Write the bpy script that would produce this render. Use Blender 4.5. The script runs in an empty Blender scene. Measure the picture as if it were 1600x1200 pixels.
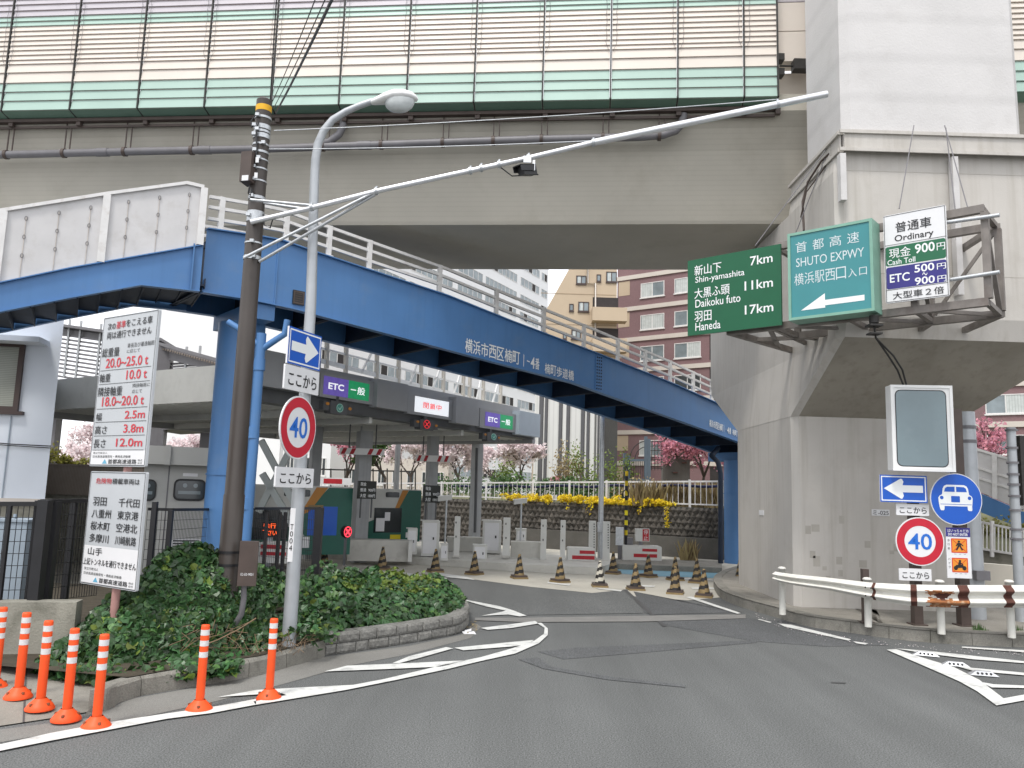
import bpy, math, random
from mathutils import Vector, Matrix
R = math.radians
random.seed(7)
scene = bpy.context.scene
COL = scene.collection

# ---------------------------------------------------------------- camera
F = 1244.0                       # focal length in pixels of a 1600 px wide picture
EYE, PITCH, ROLL = 2.15, R(7.7), R(1.75)
cp, sp, cr, sr = math.cos(PITCH), math.sin(PITCH), math.cos(ROLL), math.sin(ROLL)
FW = Vector((0, cp, sp)); U0 = Vector((0, -sp, cp)); R0 = Vector((1, 0, 0))
CU = U0 * cr - R0 * sr; CR = R0 * cr + U0 * sr
CAM = Vector((0, 0, EYE))
cd = bpy.data.cameras.new('camera'); cam = bpy.data.objects.new('camera', cd); COL.objects.link(cam)
cam.matrix_world = Matrix((CR, CU, -FW)).transposed().to_4x4(); cam.location = CAM
cd.sensor_width = 36; cd.lens = 36 * F / 1600; cd.clip_end = 2000; cd.clip_start = .1
scene.camera = cam

# ---------------------------------------------------------------- sky, sun, exposure
SUN_EL, SUN_AZ = R(60), R(205)     # azimuth measured clockwise from +Y
w = bpy.data.worlds.new('World'); scene.world = w; w.use_nodes = True
nt = w.node_tree; bg = nt.nodes['Background']
sky = nt.nodes.new('ShaderNodeTexSky'); sky.sky_type = 'NISHITA'; sky.sun_disc = False
sky.sun_elevation = SUN_EL; sky.sun_rotation = SUN_AZ; sky.dust_density = 4; sky.air_density = 1.0; sky.ozone_density = 1
hs = nt.nodes.new('ShaderNodeHueSaturation'); hs.inputs['Saturation'].default_value = .12
ov = nt.nodes.new('ShaderNodeMixRGB'); ov.inputs[0].default_value = .72; ov.inputs[2].default_value = (10.5, 10.7, 11.2, 1)
nt.links.new(sky.outputs[0], hs.inputs['Color']); nt.links.new(hs.outputs[0], ov.inputs[1])
nt.links.new(ov.outputs[0], bg.inputs['Color']); bg.inputs['Strength'].default_value = .13
sl = bpy.data.lights.new('sun', 'SUN'); sl.energy = 1.5; sl.angle = R(10); sl.color = (1, .96, .9)
so = bpy.data.objects.new('sun', sl); COL.objects.link(so)
sd = Vector((math.sin(SUN_AZ) * math.cos(SUN_EL), math.cos(SUN_AZ) * math.cos(SUN_EL), math.sin(SUN_EL)))
so.rotation_euler = sd.to_track_quat('Z', 'Y').to_euler(); so.location = (0, -5, 30)
scene.view_settings.view_transform = 'Standard'; scene.view_settings.look = 'None'
scene.view_settings.gamma = 1; scene.view_settings.use_curve_mapping = False
scene.view_settings.exposure = .45
scene.cycles.max_bounces = 8; scene.cycles.diffuse_bounces = 5; scene.cycles.transparent_max_bounces = 12
scene.cycles.use_denoising = True

# ---------------------------------------------------------------- picture -> place
def ray(px, py): return FW * F + CR * (px - 800) - CU * (py - 600)
def at(px, py, Y):
    d = ray(px, py); return CAM + d * (Y / d.y)
def gnd(px, py, z=0.0):
    d = ray(px, py); return CAM + d * ((z - EYE) / d.z)
class Plane:                                      # an upright plane through two plan points
    def __init__(s, a, b):
        s.a = Vector((a[0], a[1], 0)); e = Vector((b[0] - a[0], b[1] - a[1], 0)); s.len = e.length
        s.e = e.normalized(); s.n = Vector((s.e.y, -s.e.x, 0))   # n points to the viewer when b is on the right
    def hit(s, px, py):
        d = ray(px, py); t = (s.a - CAM).dot(s.n) / d.dot(s.n); return CAM + d * t
    def off(s, t):                                # the same plane moved t metres towards the viewer
        q = s.a + s.n * t; return Plane(q, q + s.e * s.len)
def plane_px(p, dp, q, dq): return Plane(at(p[0], p[1], dp), at(q[0], q[1], dq))
class Face:                                       # an upright rectangle; x,y run 0..1 from its top left
    def __init__(s, O, ux, uy, W, H): s.O, s.ux, s.uy, s.W, s.H = O, ux, uy, W, H; s.n = ux.cross(uy)
    def p(s, x, y, off=0.0): return s.O + s.ux * (x * s.W) - s.uy * (y * s.H) + s.n * off
def face(pl, tl, tr, bl, br):
    a, b, c, d = (pl.hit(*q) for q in (tl, tr, bl, br))
    zt, zb = (a.z + b.z) / 2, (c.z + d.z) / 2
    L, Rr = (a + c) / 2, (b + d) / 2
    W = (Rr - L).dot(pl.e)
    return Face(Vector((L.x, L.y, zt)), pl.e.copy(), Vector((0, 0, 1)), W, zt - zb)
def face_pts(A, B, zt, zb):                       # plan points A (left) and B (right)
    e = Vector((B[0] - A[0], B[1] - A[1], 0)); L = e.length
    return Face(Vector((A[0], A[1], zt)), e.normalized(), Vector((0, 0, 1)), L, zt - zb)

# ---------------------------------------------------------------- materials
MATS = {}
def mat(name, col, rough=.6, var=.12, scale=2.0, metal=0, bump=0, bscale=80, streak=0, streakcol=None, emit=0, island=0, dirt=0, dirtcol=(.12, .1, .08), dscale=3.0, speck=0, spec=.4, translucent=0, wave=None, lane=0):
    m = bpy.data.materials.new(name); m.use_nodes = True; n = m.node_tree; L = n.links.new
    b = n.nodes['Principled BSDF']; b.inputs['Roughness'].default_value = rough; b.inputs['Metallic'].default_value = metal
    b.inputs['Specular IOR Level'].default_value = spec
    tc = n.nodes.new('ShaderNodeTexCoord')
    def noise(sc, det=4, vec=None, rgh=.55):
        t = n.nodes.new('ShaderNodeTexNoise'); t.inputs['Scale'].default_value = sc; t.inputs['Detail'].default_value = det; t.inputs['Roughness'].default_value = rgh
        L(vec or tc.outputs['Object'], t.inputs['Vector']); return t.outputs['Fac']
    def mapr(v, a, b_, c, d):
        t = n.nodes.new('ShaderNodeMapRange'); L(v, t.inputs[0])
        for i, q in enumerate((a, b_, c, d)): t.inputs[i + 1].default_value = q
        return t.outputs[0]
    def mul(c, f):
        t = n.nodes.new('ShaderNodeMixRGB'); t.blend_type = 'MULTIPLY'; t.inputs[0].default_value = 1; L(c, t.inputs[1]); L(f, t.inputs[2]); return t.outputs[0]
    def mix(f, c, col2):
        t = n.nodes.new('ShaderNodeMixRGB'); L(f, t.inputs[0]); L(c, t.inputs[1]); t.inputs[2].default_value = (*col2, 1); return t.outputs[0]
    rgb = n.nodes.new('ShaderNodeRGB'); rgb.outputs[0].default_value = (*col, 1); c = rgb.outputs[0]
    if var: c = mul(c, mapr(noise(scale), .25, .75, 1 - var, 1 + var))
    if island:
        g = n.nodes.new('ShaderNodeNewGeometry'); c = mul(c, mapr(g.outputs['Random Per Island'], 0, 1, 1 - island, 1 + island))
        h = n.nodes.new('ShaderNodeHueSaturation'); L(c, h.inputs['Color']); L(mapr(g.outputs['Random Per Island'], 0, 1, .485, .515), h.inputs['Hue']); c = h.outputs[0]
    if speck: c = mul(c, mapr(noise(bscale, 2), .3, .7, 1 - speck, 1 + speck))
    if streak:
        mp = n.nodes.new('ShaderNodeMapping'); mp.inputs['Scale'].default_value = (5, 5, .22); L(tc.outputs['Object'], mp.inputs['Vector'])
        c = mix(mapr(noise(1.6, 5, mp.outputs[0]), .5, .78, 0, streak), c, streakcol or (.1, .09, .075))
    if dirt: c = mix(mapr(noise(dscale, 6, None, .65), .52, .75, 0, dirt), c, dirtcol)
    if lane:                                      # long worn tracks along the driving direction
        mp = n.nodes.new('ShaderNodeMapping'); mp.inputs['Rotation'].default_value = (0, 0, R(24)); mp.inputs['Scale'].default_value = (.9, .07, 1); L(tc.outputs['Object'], mp.inputs['Vector'])
        c = mul(c, mapr(noise(1.3, 5, mp.outputs[0], .6), .3, .72, 1 - lane, 1 + lane)); c = mul(c, mapr(noise(.9, 8, None, .7), .62, .74, 1, 1 - lane))
    if wave:                                      # ribs or courses: (scale, axis, strength)
        wv = n.nodes.new('ShaderNodeTexWave'); wv.bands_direction = wave[1]; wv.inputs['Scale'].default_value = wave[0]; L(tc.outputs['Object'], wv.inputs['Vector'])
        c = mul(c, mapr(wv.outputs['Fac'], 0, .25, 1 - wave[2], 1))
    L(c, b.inputs['Base Color'])
    if emit:
        L(c, b.inputs['Emission Color']); b.inputs['Emission Strength'].default_value = emit
    if bump:
        bp = n.nodes.new('ShaderNodeBump'); bp.inputs['Strength'].default_value = bump; bp.inputs['Distance'].default_value = .02
        L(noise(bscale, 5), bp.inputs['Height']); L(bp.outputs[0], b.inputs['Normal'])
    if translucent:
        tr = n.nodes.new('ShaderNodeBsdfTranslucent'); L(c, tr.inputs['Color']); ms = n.nodes.new('ShaderNodeMixShader'); ms.inputs[0].default_value = translucent
        L(b.outputs[0], ms.inputs[1]); L(tr.outputs[0], ms.inputs[2]); L(ms.outputs[0], n.nodes['Material Output'].inputs['Surface'])
    MATS[name] = m; return m

# ---------------------------------------------------------------- mesh builder
class MB:
    def __init__(s): s.v, s.f, s.mi, s.sm, s.m = [], [], [], [], 0
    def add(s, vs, fs, smooth=False):
        o = len(s.v); s.v.extend(Vector(q) for q in vs)
        for f in fs: s.f.append(tuple(o + i for i in f)); s.mi.append(s.m); s.sm.append(smooth)
        return s
    def poly(s, pts): return s.add(pts, [tuple(range(len(pts)))])
    def obox(s, c, ex, ey, ez):                   # centre and three half-axes
        c, ex, ey, ez = map(Vector, (c, ex, ey, ez))
        vs = [c + ex * i + ey * j + ez * k for i in (-1, 1) for j in (-1, 1) for k in (-1, 1)]
        fs = [(0, 1, 3, 2), (4, 6, 7, 5), (0, 4, 5, 1), (2, 3, 7, 6), (0, 2, 6, 4), (1, 5, 7, 3)]
        if ex.cross(ey).dot(ez) < 0: fs = [f[::-1] for f in fs]
        return s.add(vs, fs)
    def box(s, c, sx, sy, sz, rz=0):              # c = centre of the base
        a = Vector((math.cos(rz), math.sin(rz), 0)); b = Vector((-math.sin(rz), math.cos(rz), 0))
        return s.obox(Vector(c) + Vector((0, 0, sz / 2)), a * sx / 2, b * sy / 2, Vector((0, 0, sz / 2)))
    def bar(s, p, q, w, h, up=(0, 0, 1)):         # square bar, w across, h along up
        p, q = Vector(p), Vector(q); d = q - p; side = d.cross(Vector(up))
        if side.length < 1e-6: side = d.cross(Vector((1, 0, 0)))
        side.normalize(); u = side.cross(d).normalized()
        return s.obox((p + q) / 2, d / 2, side * w / 2, u * h / 2)
    def tube(s, pts, r, n=12, cap=True):
        pts = [Vector(p) for p in pts]; rs = r if isinstance(r, (list, tuple)) else [r] * len(pts)
        t0 = (pts[1] - pts[0]).normalized(); a = t0.cross(Vector((0, 0, 1)))
        if a.length < 1e-3: a = t0.cross(Vector((1, 0, 0)))
        a.normalize(); rings = []
        for i, p in enumerate(pts):
            t = (pts[min(i + 1, len(pts) - 1)] - pts[max(i - 1, 0)]).normalized()
            a = (a - t * a.dot(t)).normalized(); b = t.cross(a)
            rings.append([p + (a * math.cos(2 * math.pi * k / n) + b * math.sin(2 * math.pi * k / n)) * rs[i] for k in range(n)])
        vs = [v for rg in rings for v in rg]
        fs = [(i * n + k, i * n + (k + 1) % n, (i + 1) * n + (k + 1) % n, (i + 1) * n + k) for i in range(len(pts) - 1) for k in range(n)]
        s.add(vs, fs, True)
        if cap: s.add(rings[0][::-1], [tuple(range(n))]); s.add(rings[-1], [tuple(range(n))])
        return s
    def lathe(s, c, prof, n=24, ax=(0, 0, 1), smooth=True):   # prof: (radius, height) pairs
        c, ax = Vector(c), Vector(ax).normalized(); a = ax.cross(Vector((1, .01, .02))).normalized(); b = ax.cross(a)
        vs = [c + ax * h + (a * math.cos(2 * math.pi * k / n) + b * math.sin(2 * math.pi * k / n)) * r for r, h in prof for k in range(n)]
        fs = [(i * n + k, i * n + (k + 1) % n, (i + 1) * n + (k + 1) % n, (i + 1) * n + k) for i in range(len(prof) - 1) for k in range(n)]
        return s.add(vs, fs, smooth)
    def prism(s, poly, vec):                      # closed prism from a planar loop
        poly = [Vector(p) for p in poly]; vec = Vector(vec); n = len(poly)
        nrm = Vector((0, 0, 0))
        for i in range(n): nrm += poly[i].cross(poly[(i + 1) % n])
        if nrm.dot(vec) < 0: poly = poly[::-1]
        vs = poly + [p + vec for p in poly]
        fs = [tuple(range(n))[::-1], tuple(range(n, 2 * n))] + [(i, (i + 1) % n, n + (i + 1) % n, n + i) for i in range(n)]
        return s.add(vs, fs)
    def loft(s, secs, closed=True, cap=True, smooth=False):
        n = len(secs[0]); vs = [p for q in secs for p in q]; k = n if closed else n - 1
        s.add(vs, [(i * n + j, i * n + (j + 1) % n, (i + 1) * n + (j + 1) % n, (i + 1) * n + j) for i in range(len(secs) - 1) for j in range(k)], smooth)
        if cap and closed: s.add(secs[0], [tuple(range(n))[::-1]]); s.add(secs[-1], [tuple(range(n))])
        return s
    # --- things drawn on a Face
    def slab(s, fc, t, x0=0, y0=0, x1=1, y1=1, off=0, r=0):
        if r <= 0: pts = [(x0, y1), (x1, y1), (x1, y0), (x0, y0)]
        else:
            rx, ry = r / fc.W, r / fc.H; pts = []
            for cx, cy, a0 in ((x0 + rx, y1 - ry, 180), (x1 - rx, y1 - ry, 270), (x1 - rx, y0 + ry, 0), (x0 + rx, y0 + ry, 90)):
                for k in range(5):
                    a = R(a0 + 22.5 * k); pts.append((cx + rx * math.cos(a), cy - ry * math.sin(a)))
        fr = [fc.p(x, y, off) for x, y in pts]
        if t <= 0: return s.poly(fr)
        return s.prism([p - fc.n * t for p in fr], fc.n * t)
    def draw(s, fc, pts, off=.004): return s.poly([fc.p(x, y, off) for x, y in pts])
    def ell(s, fc, cx, cy, rx, ry, off=.004, t=0, n=40):
        pts = [fc.p(cx + rx * math.cos(2 * math.pi * k / n), cy - ry * math.sin(2 * math.pi * k / n), off) for k in range(n)]
        return s.poly(pts) if t <= 0 else s.prism([p - fc.n * t for p in pts], fc.n * t)
    def ringe(s, fc, cx, cy, rx, ry, w, off=.004, n=48):
        k1, k2 = 1, 1 - w; vs = []
        for k in range(n):
            a = 2 * math.pi * k / n
            for q in (1, 1 - w): vs.append(fc.p(cx + q * rx * math.cos(a), cy - q * ry * math.sin(a), off))
        return s.add(vs, [(2 * k + 1, 2 * k, (2 * k + 2) % (2 * n), (2 * k + 3) % (2 * n)) for k in range(n)])
    def frame(s, fc, x0, y0, x1, y1, w, off=.004, t=0):   # a rectangular outline of w metres
        wx, wy = w / fc.W, w / fc.H
        for q in ((x0, y0, x1, y0 + wy), (x0, y1 - wy, x1, y1), (x0, y0 + wy, x0 + wx, y1 - wy), (x1 - wx, y0 + wy, x1, y1 - wy)):
            s.slab(fc, t, q[0], q[1], q[2], q[3], off)
        return s
    def text(s, fc, txt, x0, y0, x1, y1, off=.005, bold=0.0, tilt=None):
        cjk = any(ord(ch) > 0x2000 for ch in txt); c = bpy.data.curves.new('t', 'FONT'); c.body = txt; c.resolution_u = 3; c.offset = 0 if cjk else bold
        o = bpy.data.objects.new('t', c); me = bpy.data.meshes.new_from_object(o)
        xs = [v.co.x for v in me.vertices]; ys = [v.co.y for v in me.vertices]
        ax, bx, ay, by = min(xs), max(xs), min(ys), max(ys); by = max(by, ay + .12)
        if txt in ('一',): by = ay + .8; ay -= .2
        vs = []
        for v in me.vertices:
            u = (v.co.x - ax) / (bx - ax); q = (v.co.y - ay) / (by - ay); dy = 0 if tilt is None else tilt * u
            vs.append(fc.p(x0 + (x1 - x0) * u, y1 + (y0 - y1) * q + dy, off))
        fs = [tuple(p.vertices) for p in me.polygons]; s.add(vs, fs)
        if cjk and bold:                           # heavier strokes: the glyph again, shifted a hair
            for k, (dx, dy) in enumerate(((bold * 1.6, 0), (0, bold), (bold * 1.6, bold))):
                u = (y1 - y0) * fc.H; s.add([v + fc.ux * dx * u * .9 - fc.uy * dy * u * .9 + fc.n * .0006 * (k + 1) for v in vs], fs)
        bpy.data.objects.remove(o); bpy.data.curves.remove(c); bpy.data.meshes.remove(me); return s
    def split(s):                                  # the separate pieces of this mesh, as builders of their own
        key = {}; par = list(range(len(s.v)))
        def find(i):
            while par[i] != i: par[i] = par[par[i]]; i = par[i]
            return i
        for i, v in enumerate(s.v):
            k = (round(v.x, 4), round(v.y, 4), round(v.z, 4))
            if k in key: par[find(i)] = find(key[k])
            else: key[k] = i
        for f in s.f:
            for i in f[1:]: par[find(i)] = find(f[0])
        isl = {}
        for k, f in enumerate(s.f): isl.setdefault(find(f[0]), []).append(k)
        bx = []
        for fs in isl.values():
            vs = [s.v[i] for k in fs for i in s.f[k]]; bx.append([[min(v[c] for v in vs) - .01 for c in range(3)], [max(v[c] for v in vs) + .01 for c in range(3)], fs])
        merged = True
        while merged:
            merged = False
            for i in range(len(bx)):
                for j in range(i + 1, len(bx)):
                    if all(bx[i][0][c] <= bx[j][1][c] and bx[j][0][c] <= bx[i][1][c] for c in range(3)):
                        a, b = bx[i], bx.pop(j); bx[i] = [[min(a[0][c], b[0][c]) for c in range(3)], [max(a[1][c], b[1][c]) for c in range(3)], a[2] + b[2]]; merged = True; break
                if merged: break
        out = []
        for _, _, fs in bx:
            m = MB(); mp = {}
            for k in fs:
                m.f.append(tuple(mp.setdefault(i, len(mp)) for i in s.f[k])); m.mi.append(s.mi[k]); m.sm.append(s.sm[k])
            m.v = [s.v[i] for i in mp]; out.append(m)
        return out
    def builds(s, name, mats, parent): return [m.build(name, mats, parent) for m in s.split()]
    def build(s, name, mats, parent=None, loc=None):
        org = Vector((0, 0, 0)); q = parent
        while q is not None: org += q.location; q = q.parent
        if loc is not None: org += Vector(loc) - org if parent is None else Vector((0, 0, 0))
        me = bpy.data.meshes.new(name); me.from_pydata([tuple(v - org) for v in s.v], [], s.f)
        for m in (mats if isinstance(mats, (list, tuple)) else [mats]): me.materials.append(MATS[m] if isinstance(m, str) else m)
        me.polygons.foreach_set('material_index', s.mi); me.polygons.foreach_set('use_smooth', s.sm); me.update()
        o = bpy.data.objects.new(name, me); COL.objects.link(o)
        if parent is not None: o.parent = parent
        else: o.location = org
        return o

def thing(name, label, cat, loc=(0, 0, 0), group=None):
    o = bpy.data.objects.new(name, None); o.empty_display_size = .2; COL.objects.link(o); o.location = loc
    return tag(o, label, cat, group)
def tag(o, label, cat, group=None):
    o['label'] = label; o['category'] = cat
    if group: o['group'] = group
    return o
def struct(o): o['kind'] = 'structure'; return o
def copy_tree(o, loc, rz=0, label=None):
    kids = {}
    for q in COL.objects: kids.setdefault(q.parent, []).append(q) if q.parent else None
    def rec(q, par):
        c = q.copy(); COL.objects.link(c); c.parent = par
        for k in kids.get(q, []): rec(k, c)
        return c
    c = rec(o, None); c.location = loc; c.rotation_euler = (0, 0, rz)
    if label: c['label'] = label
    return c
def V(*a): return Vector(a)
def lerp(a, b, t): return a + (b - a) * t
def interp(tab, x):
    if x <= tab[0][0]: a, b = tab[0], tab[1]
    elif x >= tab[-1][0]: a, b = tab[-2], tab[-1]
    else:
        for a, b in zip(tab, tab[1:]):
            if a[0] <= x <= b[0]: break
    return a[1] + (b[1] - a[1]) * (x - a[0]) / (b[0] - a[0])
# ---------------------------------------------------------------- material table
mat('asphalt', (.12, .124, .122), .85, .1, .35, bump=.03, bscale=74, speck=.62, lane=.14, dirt=.3, dirtcol=(.115, .117, .117), dscale=.5, spec=.25)
mat('asphalt_dark', (.1, .103, .105), .85, .12, .6, bump=.03, bscale=74, speck=.6, lane=.12, spec=.25)
mat('asphalt_pale', (.21, .205, .19), .85, .15, .7, bump=.3, bscale=150, speck=.3, spec=.25)
mat('apron', (.45, .43, .375), .8, .14, .5, bump=.15, bscale=90, speck=.15, dirt=.4, dirtcol=(.15, .145, .13), dscale=.7)
mat('joint', (.2, .195, .185), .8, .15, 1.5, speck=.2, bscale=100)
mat('seam', (.07, .07, .07), .7, .1)
mat('road_paint', (.64, .645, .62), .6, .08, 3, bump=.2, bscale=160, speck=.12, dirt=.8, dirtcol=(.22, .22, .215), dscale=4)
mat('blue_paint', (.16, .33, .42), .6, .12, 2, speck=.1, dirt=.5, dirtcol=(.2, .24, .25), dscale=2)
mat('pavement', (.25, .235, .205), .85, .16, 1.2, bump=.3, bscale=110, speck=.2, dirt=.7, dirtcol=(.1, .095, .08), dscale=2.2)
mat('kerb', (.215, .205, .18), .85, .2, 2.5, bump=.4, bscale=70, speck=.2, dirt=.8, dirtcol=(.07, .07, .055), dscale=3)
mat('soil', (.055, .045, .03), .95, .3, 6, bump=.6, bscale=40)
mat('stone_block', (.2, .195, .18), .9, .3, 5, bump=.9, bscale=26, speck=.25, dirt=.6, dirtcol=(.07, .07, .06))
mat('grout', (.06, .06, .055), .9, .2)
mat('pier_concrete', (.5, .475, .44), .7, .07, .8, bump=.12, bscale=45, streak=.38, streakcol=(.28, .25, .2), dirt=.28, dirtcol=(.3, .27, .23), dscale=1.4)
mat('pier_paint', (.57, .555, .545), .6, .06, 1.1, bump=.25, bscale=30, dirt=.28, dirtcol=(.4, .38, .36), dscale=1.6, wave=(.42, 'Z', .07))
mat('pier_underside', (.32, .295, .25), .8, .14, .9, bump=.15, bscale=45, streak=.4, streakcol=(.17, .15, .12), dirt=.4, dirtcol=(.2, .18, .14), dscale=1.2)
mat('deck_concrete', (.43, .405, .35), .75, .08, .6, bump=.12, bscale=50, dirt=.3, dirtcol=(.28, .25, .2), dscale=1.1, wave=(3.2, 'Z', .05))
mat('cream', (.66, .6, .535), .45, .05, 1.5, dirt=.15, dirtcol=(.5, .43, .36), dscale=3)
mat('mint', (.36, .495, .435), .45, .06, 1.5, dirt=.15, dirtcol=(.25, .38, .33), dscale=3)
mat('mint_dark', (.13, .22, .17), .55, .08, 2)
mat('lilac_grey', (.47, .44, .47), .5, .06, 2)
mat('groove', (.47, .39, .36), .6, .1, 5)
mat('dark_steel', (.03, .028, .026), .55, .3, 8)
mat('brown_steel', (.075, .055, .047), .5, .2, 4)
mat('pipe_grey', (.16, .155, .165), .45, .12, 3, streak=.2)
mat('bridge_blue', (.075, .19, .405), .45, .09, .9, streak=.3, streakcol=(.055, .14, .29), dirt=.3, dirtcol=(.15, .22, .32), dscale=1.6)
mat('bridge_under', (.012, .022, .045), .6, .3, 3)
mat('rail_white', (.68, .67, .66), .45, .08, 4, dirt=.35, dirtcol=(.32, .25, .19), dscale=6)
mat('panel_white', (.56, .55, .55), .5, .07, 2.5, dirt=.4, dirtcol=(.4, .37, .34), dscale=4)
mat('wire_rust', (.52, .47, .42), .7, .3, 8)
mat('rust', (.2, .06, .025), .85, .4, 12, bump=.4, bscale=60)
mat('white_paint', (.78, .78, .77), .4, .04, 3)
mat('galv', (.5, .52, .54), .38, .12, 9, metal=.55, speck=.12, bscale=40)
mat('galv_bright', (.72, .73, .75), .3, .08, 9, metal=.6)
mat('pole_brown', (.052, .043, .038), .42, .12, 3, streak=.2)
mat('pole_grey', (.4, .42, .44), .42, .1, 5, metal=.3, streak=.3, streakcol=(.25, .26, .27))
mat('black_plastic', (.018, .018, .02), .4, .15, 6)
mat('sign_white', (.72, .72, .73), .35, .03, 3, dirt=.12, dirtcol=(.5, .5, .5), dscale=5)
mat('sign_grey', (.47, .49, .51), .35, .05, 2)
mat('sign_black', (.018, .018, .02), .4, .1)
mat('sign_red', (.5, .015, .035), .35, .08, 5)
mat('sign_blue', (.012, .1, .5), .35, .06, 4)
mat('num_blue', (.015, .14, .55), .35, .04)
mat('sign_green', (.004, .1, .042), .35, .07, 3)
mat('sign_teal', (.05, .245, .265), .3, .1, 1.2)
mat('teal_frame', (.2, .38, .3), .45, .1, 4)
mat('sign_navy', (.035, .03, .2), .35, .07, 3)
mat('letter_white', (.8, .82, .82), .35, .03)
mat('letter_pale', (.6, .68, .7), .4, .05)
mat('orange_rubber', (.82, .085, .012), .5, .07, 5, dirt=.25, dirtcol=(.4, .06, .02), dscale=9)
mat('reflector', (.66, .66, .66), .35, .1, 30)
mat('cone_yellow', (.25, .18, .085), .65, .25, 8, dirt=.6, dirtcol=(.16, .11, .05), dscale=8)
mat('cone_pale', (.55, .52, .44), .6, .2, 8, dirt=.4, dirtcol=(.25, .22, .16), dscale=8)
mat('cone_black', (.022, .02, .02), .65, .2, 8)
mat('leaf_dark', (.036, .088, .028), .38, .25, 1.5, island=.5, translucent=.15, spec=.5)
mat('leaf_mid', (.075, .15, .04), .42, .25, 1.5, island=.45, translucent=.2, spec=.5)
mat('leaf_light', (.16, .22, .04), .5, .2, 2, island=.4, translucent=.3)
mat('leaf_olive', (.2, .19, .035), .6, .2, 1, island=.4, translucent=.3)
mat('leaf_dry', (.32, .25, .13), .8, .2, 2, island=.35, translucent=.2)
mat('flower_yellow', (.85, .66, .03), .6, .1, 2, island=.2, translucent=.25)
mat('blossom_white', (.85, .76, .77), .6, .1, 1, island=.18, translucent=.35)
mat('blossom_pink', (.66, .3, .38), .6, .12, 1, island=.28, translucent=.35)
mat('bark', (.09, .07, .06), .9, .3, 6, bump=.5, bscale=30)
mat('twig', (.19, .13, .08), .9, .3, 8)

# ---------------------------------------------------------------- ground, road, pavements
def sheet(name, pts, z, m, px=True):
    mb = MB(); q = [gnd(x, y, z) if px else V(x, y, z) for x, y in pts]
    a = sum((q[i].x * q[(i + 1) % len(q)].y - q[(i + 1) % len(q)].x * q[i].y) for i in range(len(q)))
    mb.poly(q if a > 0 else q[::-1]); return struct(mb.build(name, m, loc=(0, 0, 0)))
def smooth(pts, k=4):                              # Catmull-Rom through pixel points
    out = []
    P = [pts[0]] + list(pts) + [pts[-1]]
    for i in range(1, len(P) - 2):
        for j in range(k):
            t = j / k
            out.append(tuple(.5 * (2 * P[i][c] + (P[i + 1][c] - P[i - 1][c]) * t + (2 * P[i - 1][c] - 5 * P[i][c] + 4 * P[i + 1][c] - P[i + 2][c]) * t * t + (3 * P[i][c] - P[i - 1][c] - 3 * P[i + 1][c] + P[i + 2][c]) * t ** 3) for c in (0, 1)))
    return out + [tuple(pts[-1])]
sheet('ground', [(-900, -60), (900, -60), (900, 900), (-900, 900)], -.006, 'asphalt', px=False)
sheet('road', [(-60, -20), (60, -20), (60, 60), (-60, 60)], 0, 'asphalt', px=False)
sheet('toll_apron', [(300, 898), (506, 888), (600, 893), (700, 900), (830, 917), (940, 928), (1075, 938), (1160, 930), (1400, 905), (1500, 856), (300, 842)], .004, 'apron')
sheet('asphalt_patch', [(800, 939), (980, 921), (1005, 958), (820, 961), (700, 930)], .008, 'asphalt')
sheet('asphalt_patch', [(990, 924), (1060, 938), (1150, 958), (1160, 957), (1020, 960), (1007, 957)], .0081, 'asphalt_dark')
sheet('asphalt_patch', [(1030, 970), (1120, 962), (1330, 980), (1390, 1008), (1290, 1010), (1180, 1002), (1045, 978)], .004, 'asphalt_dark')
sheet('asphalt_patch', [(840, 1018), (900, 1012), (1185, 1000), (1182, 1004), (1000, 1020), (880, 1030)], .0042, 'asphalt_dark')
sheet('road_seam', [(973, 921), (979, 921), (1042, 978), (1036, 979)], .0101, 'seam')
sheet('road_seam', [(810, 1030), (840, 1027), (860, 1041), (960, 1058), (1070, 1070), (1072, 1074), (950, 1062), (850, 1045)], .006, 'asphalt_dark')
sheet('road_joint', [(742, 965), (820, 965), (1010, 962), (1165, 960), (1165, 966), (1010, 971), (820, 972), (742, 969)], .012, 'joint')
sheet('gutter', [(-60, 1150), (0, 1140), (140, 1122), (190, 1098), (210, 1091), (400, 1057), (505, 1027), (640, 1009), (720, 992), (745, 975), (752, 979), (735, 997), (640, 1022), (545, 1040), (420, 1075), (340, 1095), (200, 1125), (0, 1160)], .004, 'asphalt_pale')
sheet('blue_lane_paint', [(945, 887), (1010, 888), (1150, 895), (1150, 904), (1010, 900), (940, 893)], .012, 'blue_paint')
def mark(pts, s=False): sheet('road_marking', pts, .016, 'road_paint')
for pts in ([(1298, 1065), (1322, 1066), (1321, 1068), (1299, 1067)],): sheet('road_crack', pts, .006, 'seam')
mark([(-40, 1172), (0, 1163), (80, 1145), (165, 1129), (265, 1114), (340, 1103), (400, 1092), (400, 1101), (330, 1114), (260, 1123), (165, 1141), (80, 1157), (0, 1173), (-40, 1182)])
mark([(340, 1089), (400, 1078), (470, 1074), (552, 1070), (600, 1061), (700, 1037), (750, 1027), (800, 1013), (835, 1001), (850, 990), (851, 981), (838, 973), (846, 973), (856, 982), (856, 992), (842, 1005), (805, 1021), (750, 1033), (700, 1045), (620, 1062), (540, 1078), (455, 1092), (400, 1101), (396, 1096), (448, 1086), (440, 1083), (400, 1085)])
mark([(751, 981), (800, 975), (836, 970), (842, 974), (800, 981), (762, 984)])
mark([(710, 1012), (800, 1003), (834, 1000), (822, 1007), (800, 1010), (724, 1016)])
mark([(697, 1011), (708, 1013), (662, 1026), (624, 1036), (613, 1036), (640, 1025)])
mark([(507, 1049), (542, 1040), (615, 1037), (700, 1033), (748, 1031), (700, 1041), (612, 1045)])
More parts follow.
